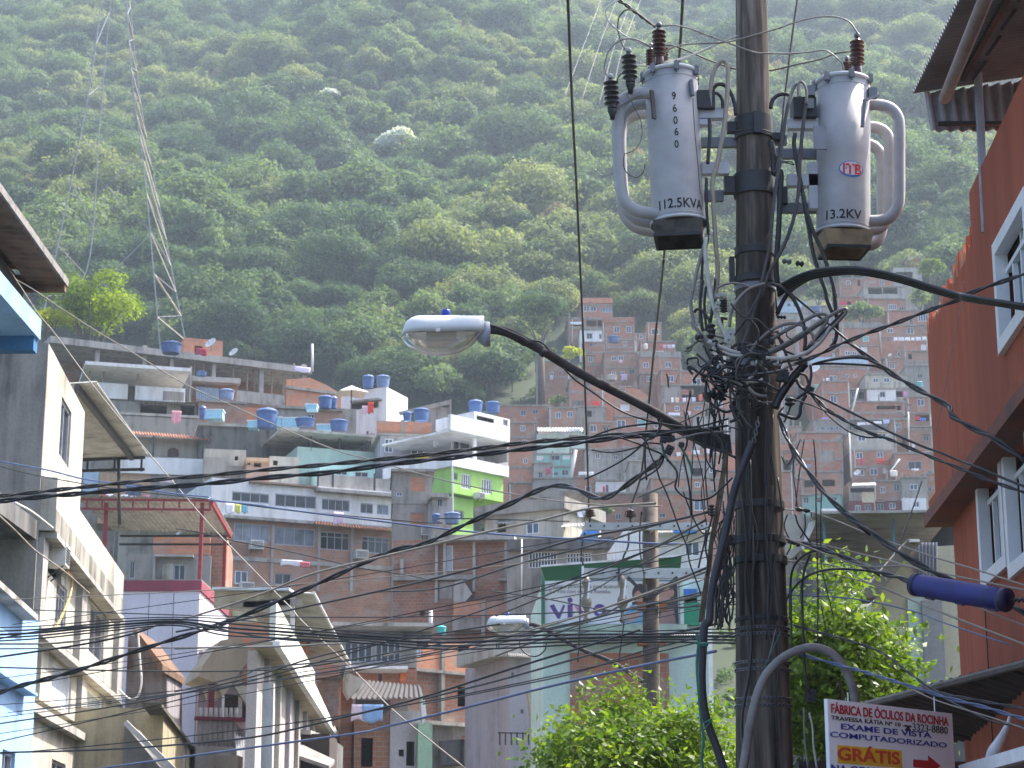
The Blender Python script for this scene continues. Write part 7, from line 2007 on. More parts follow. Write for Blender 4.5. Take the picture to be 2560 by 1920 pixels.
cyl_patch(T2, B2, A2, r2, u, v, 32, 21, plain("badge_blue", (.05, .16, .42), .4), "badge", .003)
cyl_patch(T2, B2, A2, r2, u, v - 1.5, 28.5, 17.5, plain("badge_pale", (.62, .55, .56), .4), "badge", .0045)
u, v = uv('b4', 1282, 392)
for tx in [cyl_text(T2, B2, A2, r2, "ITB", u - 1, v, 26, .92, plain("badge_red", (.62, .03, .03), .4), .022, .0062)]:
 pass
bushing(T2, 'b2', 1635, 745, 1632, 345, .07, 6, PORC, 17.88)
bushing(T2, 'b2', 1545, 740, 1540, 560, .05, 5, PORC, 18.1)
a, c = PC('b2', 1232, 1385, 17.62) - Bv, PC('b2', 1345, 1170, 17.62) - Bv
MB().box(a.x, c.x, a.y - .03, a.y + .0, a.z, c.z).build("nameplate", plain("nameplate_grey", (.20, .20, .215), .4, .3), T2)
a, c = PC('b2', 1035, 1115, 17.95) - Bv, PC('b2', 1240, 935, 17.95) - Bv
MB().box(a.x, c.x, -.12, .12, a.z, c.z).build("low_voltage_box", IRON, T2)
for k, x0, y0, x1, y1, m in (('b2', 985, 1125, 1262, 1215, BRKT), ('b2', 840, 1245, 985, 1320, STEELB), ('b2', 850, 1365, 1270, 1450, STEELB), ('b4', 795, 345, 1090, 450, BRKT), ('b4', 740, 575, 1090, 660, STEELB), ('b4', 1000, 240, 1085, 660, BRKT)):
 a, c = PC(k, x0, y1, 18.0) - Bv, PC(k, x1, y0, 18.0) - Bv
 MB().box(a.x, c.x, -.05 if m is BRKT else .06, .04 if m is BRKT else .12, a.z, c.z).build("mounting_bracket", m, T2)
MB().bar(PC('b2', 1680, 1170, 17.64) - Bv, PC('b2', 1700, 920, 17.64) - Bv, .035, .03).build("hanger_strap", STEELB, T2)
MB().bar(PC('b2', 1695, 925, 17.64) - Bv, PC('b2', 1835, 880, 17.7) - Bv, .03, .02).build("hanger_strap", STEELB, T2)
for x0, y0 in ((1205, 840), (1190, 960), (1775, 860)):
 a = PC('b2', x0, y0, 17.8) - Bv
 MB().box(a.x - .04, a.x + .04, a.y - .03, a.y + .03, a.z - .05, a.z + .05).build("terminal_lug", STEELB, T2)
# ------------------------------------------------------------ street lamps
LGREY = plain("lamp_shell", (.60, .62, .62), .38, .1, var=.08)
LENS = bpy.data.materials.new("lamp_lens")
LENS.use_nodes = True
_b = LENS.node_tree.nodes["Principled BSDF"]
_b.inputs['Base Color'].default_value = (.80, .78, .73, 1)
_b.inputs['Roughness'].default_value = .16
_b.inputs['Transmission Weight'].default_value = .82
_b.inputs['IOR'].default_value = 1.3
def lamp_head(o, p_left, p_right, scale, lens=True):
 """shell with the nose at p_left and the arm socket at p_right (world)"""
 d = (p_right - p_left)
 L = d.length
 ax = d.normalized()
 up = Vector((0, 0, 1))
 up = (up - ax * up.dot(ax)).normalized()
 sd_ = ax.cross(up)
 N, K = 16, 13
 def prof(t):
  e = sqrt(max(0, 1 - max(0, 1 - t / .30) ** 2.0))
  return scale * (.03 + .125 * e) - (.02 * scale if t > .9 else 0), scale * (.012 + .175 * sqrt(max(0, 1 - max(0, 1 - t / .24) ** 2.0)) - .02 * t)
 top, bot = MB(), MB()
 for mb_, sg in ((top, 1), (bot, -1)):
  for i in range(N + 1):
   t_ = i / N
   w_, h_ = prof(t_)
   if t_ == 0: w_, h_ = .02 * scale, .012 * scale
   hh = h_ if sg > 0 else .185 * scale * (sin(pi * min(1, t_ / .97)) ** .55 if 0 < t_ < .97 else .02)
   for k in range(K):
    a = pi * k / (K - 1)
    cx, sz = cos(a), sin(a) ** .8
    mb_.v.append(tuple(p_left + ax * (L * t_ * (1 if sg > 0 else .965)) + sd_ * (w_ * cx * (1 if sg > 0 else .93)) + up * (sg * hh * sz - (.0 if sg > 0 else .006)) - Vector(o.location)))
  for i in range(N):
   for k in range(K - 1):
    q = i * K + k
    mb_.f.append((q, q + 1, q + K + 1, q + K) if sg > 0 else (q, q + K, q + K + 1, q + 1))
    mb_.m.append(0)
  e = N * K
  mb_.f.append(tuple(range(e, e + K)))
  mb_.m.append(0)
  mb_.f.append(tuple([i * K for i in range(N + 1)] + [i * K + K - 1 for i in range(N, -1, -1)]))
  mb_.m.append(0)
 top.build("housing", LGREY, o, True)
 bot.build("lens", LENS, o, True)
 c0 = p_left + ax * L * .50 - Vector(o.location)
 MB().bar(p_left + ax * L * .30 - up * .02 * scale - Vector(o.location), p_left + ax * L * .66 - up * .02 * scale - Vector(o.location), .14 * scale, .05 * scale).build("bulb_reflector", plain("reflector", (.55, .50, .42), .4, .4), o)
 pt_ = p_left + ax * L * .54 + up * (.177 * scale) - Vector(o.location)
 MB().lathe([(.040 * scale, -.02 * scale), (.040 * scale, .045 * scale), (.034 * scale, .058 * scale), (.012 * scale, .062 * scale)], 18, pt_, up).build("photocell", plain("photocell_blue", (.02, .05, .36), .3), o, True)
 cl_ = p_left + ax * L * .45 - sd_ * 0 + Vector((0, -.150 * scale, 0)) + up * .005 - Vector(o.location)
 MB().box(cl_.x - .02 * scale, cl_.x + .02 * scale, cl_.y - .012, cl_.y + .012, cl_.z - .014 * scale, cl_.z + .014 * scale).build("latch", PIPE, o)
 MB().lathe([(.07 * scale, -.06 * scale), (.115 * scale, 0), (.11 * scale, .05 * scale), (.05 * scale, .055 * scale)], 18, p_right - up * .0 - Vector(o.location), ax).build("socket", plain("socket_grey", (.30, .33, .40), .45, .2), o, True)
YL = 17.3
arm = [PC('c8', 870, 290, YL), PC('c8', 960, 292, YL), PC('c8', 1060, 315, YL + .02), PC('c8', 1180, 370, YL + .05), PC('c8', 1330, 450, YL + .1), PC('c8', 1560, 590, YL + .2), PC('c8', 1800, 725, YL + .3), PC('c8', 2212, 935, YL + .45), PC('c4', 1300, 1150, YL + .55), PC('c4', 1500, 1260, YL + .6)]
LT = thing("street_lamp", "street lamp with a blue photocell on a long dark arm reaching left from the pole", "street lamp", arm[-1])
Lo = arm[-1]
MB().tube(spline([p - Lo for p in arm], 6), .041, 12).build("arm", plain("arm_steel", (.060, .053, .052), .85, 0, var=.4, scale=9, spec=.2), LT, True)
for x, y in ((1210, 392), (1375, 490)):
 p_ = PC('c8', x, y, YL + .07) - Lo
 MB().tube([p_ + Vector((-.018, 0, .012)), p_ + Vector((.018, 0, -.012))], .041, 12).build("arm_clip", IRON, LT, True)
lamp_head(LT, PC('c8', 148, 345, YL), PC('c8', 868, 330, YL), 1.0)
a = [PC('b5', x, y, 17.93) for x, y in ((-20, 1215), (300, 1370), (640, 1440), (660, 1610), (380, 1520), (0, 1310))]
q = MB()
n_ = len(a)
fr_, bk = [p - Lo + Vector((0, -.06, 0)) for p in a], [p - Lo + Vector((0, .06, 0)) for p in a]
q.face(fr_[::-1]).face(bk)
for i in range(n_): q.face([fr_[i], fr_[(i + 1) % n_], bk[(i + 1) % n_], bk[i]])
q.build("arm_bracket", IRON, LT)
# far pole with two crossarms
YF = 37.0
FPb = P(1624, 1700, YF)
fp = thing("utility_pole", "slimmer brown utility pole further off with two pale crossarms", "utility pole", (FPb.x, YF, 0))
Fo = Vector((FPb.x, YF, 0))
tp, bt = P(1625, 1235, YF), P(1630, 1920, YF)
MB().tube([tp - Fo, (tp + bt) / 2 - Fo, bt - Fo, (bt.x - Fo.x, 0, 0)], [.145, .155, .17, .19], 18).build("shaft", plain("brown_concrete_pole", (.105, .082, .066), .9, var=.5, scale=5), fp, True)
CA = stucco("crossarm_grey", (.48, .50, .49), (.25, .26, .25), .4)
for k, x0, x1, y0, y1 in (('c7', 715, 2100, 122, 200), ('c7', 700, 2080, 625, 735)):
 a, c = PC(k, x0, y1, YF - .2), PC(k, x1, y0, YF - .2)
 MB().box(a.x - Fo.x, c.x - Fo.x, -.26, -.15, a.z, c.z).build("crossarm", CA, fp)
 for i in range(9):
  xx = a.x + (c.x - a.x) * (i + .4) / 9 - Fo.x
  MB().lathe([(.018, 0), (.018, .03)], 8, (xx, -.265, (a.z + c.z) / 2), (0, -1, 0)).build("bolt", IRON, fp)
for x, y0, y1 in ((770, 60, -40), (1220, 70, -30)):
 a, c = PC('c7', x, y0, YF - .2), PC('c7', x, y1, YF - .2)
 L_ = (c - a).length
 q = [(.03, 0)]
 for i in range(4): q += [(.06, L_ * (.1 + .2 * i)), (.125 - .01 * i, L_ * (.17 + .2 * i)), (.07, L_ * (.25 + .2 * i))]
 q += [(.03, L_)]
 ins = MB().lathe(q, 16, a - Fo).build("pin_insulator", PORC, fp, True)
 MB().tube([a - Fo, a - Fo - Vector((0, 0, .22))], .02, 6).build("pin", IRON, ins)
for x in (735, 1135):
 pr_ = [(705, .05), (760, .11), (800, .10), (860, .05), (920, .07), (960, .12), (1020, .13), (1060, .09), (1090, .05), (1160, .045), (1200, .09), (1230, .04)]
 z0 = PC('c7', x, 1230, YF - .35)
 hs = [(rr_ * .75, PC('c7', x, y, YF - .35).z - z0.z) for y, rr_ in pr_[::-1]]
 MB().lathe(hs, 14, z0 - Fo).build("fuse_cutout", plain("cutout_glaze", (.20, .17, .13), .25, var=.4), fp, True)
 a, c = PC('c7', x + 35, 750, YF - .5) - Fo, PC('c7', x + 15, 960, YF - .5) - Fo
 MB().bar(a, c, .03, .03).build("fuse_tube", ALU, fp)
 a = PC('c7', x - 40, 600, YF - .4) - Fo
 MB().bar(a, PC('c7', x - 45, 760, YF - .4) - Fo, .06, .04).build("cutout_bracket", ALU if x < 1000 else DARKM, fp)
for a, c in (((1190, 720), (1420, 950)), ((1740, 720), (1460, 950)), ((1380, 800), (1400, 960))):
 MB().bar(PC('c7', *a, YF - .25) - Fo, PC('c7', *c, YF - .2) - Fo, .05, .05).build("brace", DARKM, fp)
for x0, y0, x1, y1 in ((1300, 1000, 1390, 1085), (1545, 1000, 1620, 1085), (1300, 1430, 1400, 1475), (1540, 1440, 1610, 1480)):
 a, c = PC('c7', x0, y1, YF - .2) - Fo, PC('c7', x1, y0, YF - .2) - Fo
 MB().box(a.x, c.x, -.24, -.06, a.z, c.z).build("orange_block", plain("rust_block", (.25, .07, .015), .5), fp)
MB().bar(PC('c7', 1240, 1010, YF - .2) - Fo, PC('c7', 1640, 1000, YF - .2) - Fo, .06, .05).build("iron_strap", DARKM, fp)
YL2 = 38.5
arm = [PC('a7', 1235, 1378, YL2), PC('a7', 1330, 1400, YL2), PC('a7', 1450, 1460, YL2), PC('a7', 1700, 1600, YL2 - .3), PC('c7', 1000, 1650, YL2 - .6), PC('c7', 1400, 1900, YF)]
L2 = thing("street_lamp", "second, smaller street lamp hanging level in front of the brick houses", "street lamp", arm[-1])
MB().tube(spline([p - arm[-1] for p in arm], 5), .04, 8).build("arm", plain("arm_steel", (.085, .080, .085), .55), L2, True)
lamp_head(L2, PC('a7', 885, 1395, YL2), PC('a7', 1228, 1385, YL2), 1.0)
# splice sleeve on the right
ss = thing("cable_sleeve", "deep blue cable splice sleeve hanging on the wires beside the terracotta wall", "cable sleeve", PC('c3', 670, 1330, 14.8))
So_ = Vector(ss.location)
a, c = PC('c3', 350, 1275, 15.2) - So_, PC('c3', 990, 1385, 14.5) - So_
d = (c - a)
L_ = d.length
rs = .085
MB().lathe([(rs * .5, 0), (rs * .95, .015), (rs, .04), (rs, L_ * .3), (rs * 1.02, L_ * .5), (rs, L_ * .8), (rs * .98, L_ - .03), (rs * .6, L_)], 24, a, d).build("sleeve", plain("sleeve_blue", (.016, .020, .15), .55, var=.45), ss, True)
MB().lathe([(rs * 1.04, .0), (rs * 1.04, .05)], 24, a, d).build("end_cap", plain("sleeve_cap", (.015, .015, .06), .5), ss, True)
MB().lathe([(rs * 1.03, L_ - .05), (rs * 1.03, L_)], 24, a, d).build("end_cap", plain("sleeve_cap", (.015, .015, .06), .5), ss, True)
q = MB()
for f_ in (.12, .45, .8): q.bar(a + d * f_ + Vector((0, -.02, -rs * .98)), a + d * (f_ + .08) + Vector((0, -.02, -rs * 1.02)), .03, .03)
q.build("clip", plain("sleeve_cap", (.015, .015, .06), .5), ss)
# ------------------------------------------------------------ cables, loops and clamps
BLK = plain("cable_black", (.016, .016, .018), .42, var=.25, scale=14)
BLK2 = plain("cable_dusty", (.055, .052, .050), .6, var=.35, scale=14)
GRY = plain("cable_grey", (.19, .18, .165), .5, var=.3, scale=10)
LTG = plain("cable_pale", (.46, .45, .42), .5, var=.2, scale=10)
TAN = plain("cable_tan", (.29, .25, .20), .6, var=.2, scale=10)
BLW = plain("cable_blue", (.11, .145, .25), .5, var=.2, scale=10)
GRW = plain("cable_green", (.02, .13, .10), .5, var=.2, scale=10)
BRW = plain("rope_brown", (.15, .115, .075), .9, var=.35, scale=14)
CM = dict(k=BLK, d=BLK2, g=GRY, l=LTG, t=TAN, b=BLW, n=GRW, r=BRW)
def wpath(pts, Y, seg=6):
 """pts: (crop, x, y) or (crop, x, y, Y); Y: depth, or (first, last)"""
 n = len(pts)
 out = []
 for i, p in enumerate(pts):
  f = i / max(1, n - 1)
  y = p[3] if len(p) > 3 else (Y[0] + (Y[1] - Y[0]) * f if isinstance(Y, tuple) else Y)
  out.append(PC(p[0], p[1], p[2], y))
 return spline(out, seg)
def W(label, k, pts, Y, px, m='k', name="cable", cat="cable", twist=0, group=None, n=6):
 """one cable; px is its width in photo pixels; twist > 1 winds that many strands round each other"""
 full, kk = [], k
 for p in pts:
  if isinstance(p[0], str):
   kk = p[0]
   full.append(p)
  else:
   full.append((kk,) + tuple(p))
 path = wpath(full, Y)
 ym = path[len(path) // 2].y
 r = px * .5 * ym / F
 mat = CM[m]
 b = MB()
 if twist:
  # resample evenly, then wind the strands
  L, acc = [0.0], 0.0
  for i in range(1, len(path)):
   acc += (path[i] - path[i - 1]).length
   L.append(acc)
  pitch = r * 62
  N = min(260, max(20, int(acc / pitch * 8)))
  dense = []
  j = 0
  for i in range(N + 1):
   s_ = acc * i / N
   while j < len(L) - 2 and L[j + 1] < s_: j += 1
   f = (s_ - L[j]) / max(1e-6, L[j + 1] - L[j])
   dense.append(path[j].lerp(path[j + 1], min(1, max(0, f))))
  for t in range(twist):
   q = []
   for i, p in enumerate(dense):
    a = 2 * pi * (i / 8 + t / twist) + 1.1 * sin(i * .11 + pts[0][-2] * .01)
    tg = (dense[min(i + 1, N)] - dense[max(i - 1, 0)]).normalized()
    u_ = tg.cross(Vector((0, 0, 1))).normalized()
    v_ = u_.cross(tg)
    q.append(p + (u_ * cos(a) + v_ * sin(a)) * r * 1.1)
   b.tube(q, r, n)
 else:
  b.tube(path, r, n)
 o0 = path[0].copy()
 o = b.shift(o0).build(name, mat, None, True, o0)
 return tag(o, label, cat, group)
# --- high-voltage jumpers above the transformers
V = "jumper_wire"
W("pale wire looping from the top edge down to the tall bushing's side, left transformer", 'b1', [(545, -10), (430, 85), (440, 180), (540, 285), (650, 355), (840, 437)], 17.8, 4.5, 'l', V, "wire")
W("dark double wire sloping from the top edge to the tall bushing of the left transformer", 'b1', [(500, -20), (600, 40), (720, 130), (880, 245)], 17.85, 5.5, 'd', V, "wire", 2)
W("dark wire arching from the tall bushing to the upper surge arrester", 'b1', [(875, 245), (780, 170), (690, 105), (610, 92), (550, 150), (532, 250), (560, 380), (615, 478)], 17.8, 4, 'd', V, "wire")
W("grey wire arching down to the lower surge arrester on the far left", 'b1', [(842, 436), (740, 380), (650, 356), (540, 378), (450, 470), (414, 590), (420, 660), (448, 722)], 17.75, 4.5, 'g', V, "wire")
W("long wire from the tall left bushing passing the pole to the right transformer's lid", 'b1', [(930, 240), (1060, 235), (1200, 265), (1400, 340), (1600, 415), (1800, 485), ('b2', 780, 490), ('b2', 1000, 495), ('b2', 1200, 478), ('b2', 1330, 462), ('b2', 1430, 520), ('b2', 1500, 600), ('b2', 1512, 700)], (17.85, 17.75), 4.5, 'g', V, "wire")
W("long wire rising across the pole and arching down onto the right transformer's tall bushing", 'b1', [(960, 480), (1090, 420), (1300, 400), (1500, 393), (1650, 362), (2000, 265), ('b2', 1050, 210), ('b2', 1250, 160), ('b2', 1430, 155), ('b2', 1560, 200), ('b2', 1640, 310)], (17.9, 17.75), 4.5, 'g', V, "wire")
W("pale wire from behind the left bushing up to the pole's left edge", 'b1', [(960, 572), (1100, 545), (1250, 495), (1450, 405), (1560, 360), (1660, 320)], (18.0, 17.95), 5, 'l', V, "wire")
W("dark wire descending from the left bushing behind the pole and rising to the right one", 'b1', [(960, 415), (1060, 425), (1200, 480), (1400, 565), (1640, 640), ('b2', 820, 650), ('b2', 1050, 600), ('b2', 1280, 550), ('b2', 1450, 490), ('b2', 1570, 475)], (18.15, 18.25), 4.5, 'd', V, "wire")
W("short pale wire between the upper surge arrester and the small bushing", 'b1', [(700, 604), (770, 606), (840, 615)], 17.85, 4, 'l', V, "wire")
W("pale wire end at the top edge just right of the pole", 'b1', [(1905, 45), (1930, 15), (1965, -40)], 17.8, 5, 'l', V, "wire")
W("thin wire hanging from the upper surge arrester's foot past the radiator pipe", 'b1', [(640, 880), (680, 980), (740, 1100), (755, 1250), (700, 1370), (600, 1420)], 17.6, 2.5, 'd', V, "wire")
W("thin wire curling below the radiator pipe of the left transformer", 'b3', [(410, 120), (400, 230), (440, 310), (520, 345), (580, 300), (600, 220)], 17.6, 2.5, 'd', V, "wire")
W("short dark wire between the two surge arresters", 'b1', [(600, 665), (545, 700), (522, 760)], 17.72, 4, 'd', V, "wire")
# --- long drops from above the frame to the far pole
W("left of two long dark wires dropping from the top edge to the far pole's crossarm", 'p', [(1419, -20), (1430, 250), (1441, 463), (1452, 700), (1460, 900), (1467, 1100), (1472, 1268)], (20, 36.8), 6.5, 'd', "drop_wire", "wire")
W("right of two long dark wires, passing behind the left transformer to the far pole", 'p', [(1708, -20), (1700, 120), (1693, 200), (1675, 450), (1659, 651), (1643, 797), (1633, 894), (1617, 1061), (1602, 1190), (1576, 1268)], (20, 36.8), 6.5, 'd', "drop_wire", "wire")
W("dark wire from the top edge right of the pole, slanting behind the right transformer's cables", 'b2', [(1085, -20), (1060, 150), (1020, 450), (985, 750), (960, 950), (930, 1240), ('b4', 640, 700), ('b5', 1080, 330)], (18.6, 18.3), 6.5, 'd', "drop_wire", "wire")
W("dark wire hanging below the left transformer", 'b3', [(772, 1105), (745, 1380), (712, 1650), ('c4', 1160, 560)], (19, 24), 5.5, 'd', "drop_wire", "wire")
# --- low-voltage leads
V = "supply_cable"
W("thick grey cable arching over the low voltage box beside the left transformer and running down", 'b1', [(1392, 985), (1388, 850), (1400, 720), (1440, 610), (1500, 560), (1540, 600), (1548, 720), (1535, 950), (1510, 1180), (1480, 1350), (1430, 1600), ('b3', 1245, 280), ('b3', 1220, 400), ('b3', 1228, 560), ('b3', 1240, 760), ('b3', 1250, 950), ('b3', 1268, 1150), ('b3', 1262, 1320), ('b3', 1240, 1480)], (17.85, 17.75), 12, 't', V)
W("black cable arching from the left low voltage box behind the pole", 'b1', [(1405, 830), (1450, 780), (1510, 785), (1570, 850), (1610, 960), (1620, 1060)], 17.9, 11, 'k', V)
W("short black cable curving under the larger black arch at the left low voltage box", 'b1', [(1400, 870), (1450, 860), (1490, 910), (1502, 990)], 17.88, 9, 'k', V)
W("stiff black strap hanging straight under the left low voltage box", 'b1', [(1378, 1090), (1380, 1250), (1370, 1380), (1362, 1510)], 17.8, 10, 'k', V)
W("black cable running from the left transformer's foot down into the knot", 'b3', [(1165, 350), (1165, 520), (1170, 700), (1180, 860), (1160, 1000), (1130, 1120), (1120, 1300), (1108, 1420), (1105, 1660), ('b5', 375, 380)], 17.8, 8, 'k', V)
W("grey cable bowing left of the knot, outermost on that side", 'b3', [(1170, 880), (1130, 1020), (1085, 1180), (1045, 1360), (1020, 1500), (1040, 1660), ('b5', 300, 400), ('b5', 400, 530), ('b5', 500, 640), ('b5', 620, 690), ('b5', 740, 712)], (17.75, 17.6), 10, 'g', V)
W("pale grey cable running down beside the dark ones into the clamps", 'b3', [(1160, 900), (1155, 1050), (1175, 1230), (1200, 1400), (1225, 1520), (1280, 1660), ('b5', 560, 420), ('b5', 620, 560), ('b5', 640, 680), ('b5', 625, 740)], (17.7, 17.6), 11, 'l', V)
W("black cable left of the pale one, straight down to the knot", 'b5', [(395, 0), (375, 120), (370, 260), (385, 420), (400, 470)], 17.75, 9, 'k', V)
W("second straight black cable just right of the first above the knot", 'b5', [(425, 60), (410, 200), (415, 330), (430, 470)], 17.78, 7, 'k', V)
W("black cable along the pole's left side above the knot", 'b5', [(512, -10), (505, 120), (488, 240), (470, 350), (450, 470)], 17.75, 9, 'k', V)
W("short black elbow cable at the left of the knot", 'b5', [(315, 300), (340, 270), (390, 285), (440, 350), (480, 430), (500, 500)], 17.7, 8, 'k', V)
W("grey cable bent over the right low voltage box", 'b2', [(1000, 960), (1020, 880), (1050, 800), (1075, 775), (1095, 800), (1100, 900)], 17.75, 10, 'g', V)
W("thin grey cable looped over the top of the right low voltage box", 'b2', [(1095, 900), (1090, 800), (1105, 755), (1140, 770), (1165, 840), (1165, 960)], 17.72, 8, 'g', V)
W("thick dark cable from the right low voltage box slanting down across the pole", 'b2', [(1000, 950), (975, 1080), (950, 1230), (925, 1400), (890, 1600), ('b4', 745, 180), ('b4', 715, 330), ('b4', 690, 500), ('b4', 668, 700), ('b4', 645, 950), ('b4', 600, 1180), ('b4', 560, 1350), ('b5', 930, 110), ('b5', 850, 260), ('b5', 760, 400), ('b5', 680, 500)], (17.75, 17.6), 10, 'd', V)
W("dark cable bowing from the right box and sweeping back to the pole", 'b2', [(1165, 940), (1145, 1080), (1120, 1300), (1095, 1600), ('b4', 918, 150), ('b4', 915, 380), ('b4', 890, 600), ('b4', 840, 800), ('b4', 770, 980), ('b4', 690, 1130), ('b4', 620, 1260), ('b4', 575, 1420), ('b5', 900, 180), ('b5', 850, 330), ('b5', 810, 480), ('b5', 740, 650)], (17.75, 17.6), 10, 'd', V)
W("black cable falling steeply from the right transformer to the loops, left of its pair", 'b2', [(1060, 1230), (1050, 1330), (1075, 1480), (1095, 1600), ('b4', 930, 400), ('b4', 965, 600), ('b4', 1000, 800), ('b4', 1040, 1030), ('b4', 1100, 1230), ('b4', 1160, 1400), ('b5', 1540, 180), ('b5', 1590, 300)], (17.8, 17.65), 11, 'k', V)
W("black cable falling from the right transformer to the loops, right of its pair", 'b4', [(945, 480), (990, 680), (1050, 860), (1120, 1010), (1180, 1180), (1225, 1330), (1245, 1450), ('b5', 1605, 120), ('b5', 1618, 250), ('b5', 1632, 440), ('b5', 1615, 560), ('b5', 1575, 620)], (17.7, 17.6), 11, 'k', V)
W("black cable arching from the pole to the right low voltage box", 'b2', [(835, 1000), (850, 930), (900, 880), (960, 866), (1020, 880)], 17.85, 11, 'k', V)
W("black cable down the pole's right side between the two clamps", 'b2', [(835, 1300), (860, 1420), (870, 1600), ('b4', 745, 300), ('b4', 735, 600), ('b4', 720, 900), ('b4', 700, 1150), ('b4', 715, 1330)], 17.85, 16, 'k', V)
W("thin wire wrapped over the upper clamp", 'b2', [(515, 1210), (600, 1195), (680, 1185), (780, 1200), (835, 1220)], 17.78, 4, 'k', "tie_wire", "wire")
W("thin curled wire end right of the pole between the clamps", 'b2', [(850, 1400), (900, 1450), (960, 1490), (1020, 1490), (1050, 1520), (980, 1500), (870, 1490)], 17.8, 3, 'k', "tie_wire", "wire")
# --- thick black bundle to the right
for i, (dx, dy, l) in enumerate(((0, 0, "top"), (4, 26, "second"), (-6, 52, "third"), (8, 74, "lowest"))):
 W("%s of the thick black cables arching from the pole to the right edge" % l, 'c5', [(195 + i * 4, 345 + dy * 1.2), (400, 232 + dy), (620, 158 + dy), (900, 132 + dy * .8), (1150, 140 + dy * .8), (1500, 212 + dy * .75), (1900, 335 + dy * .7), (2200, 425 + dy * .6), ('c2', 700, 800 + dy * .35), ('c2', 900, 835 + dy * .3), ('c2', 1140, 872 + dy * .3)], (17.75 + i * .03, 15.2 + i * .03), 11, 'k', "service_cable", group=None)
W("black cable swinging from under the thick bundle back down behind the pole", 'c5', [(700, 190), (560, 235), (450, 300), (340, 380), (270, 470), (220, 570), (190, 640)], (17.8, 17.9), 12, 'k', "service_cable")
W("black cable beside it, slightly inside the first swing", 'c5', [(640, 215), (520, 270), (400, 340), (300, 410), (240, 520), (205, 620)], (17.82, 17.92), 9, 'k', "service_cable")
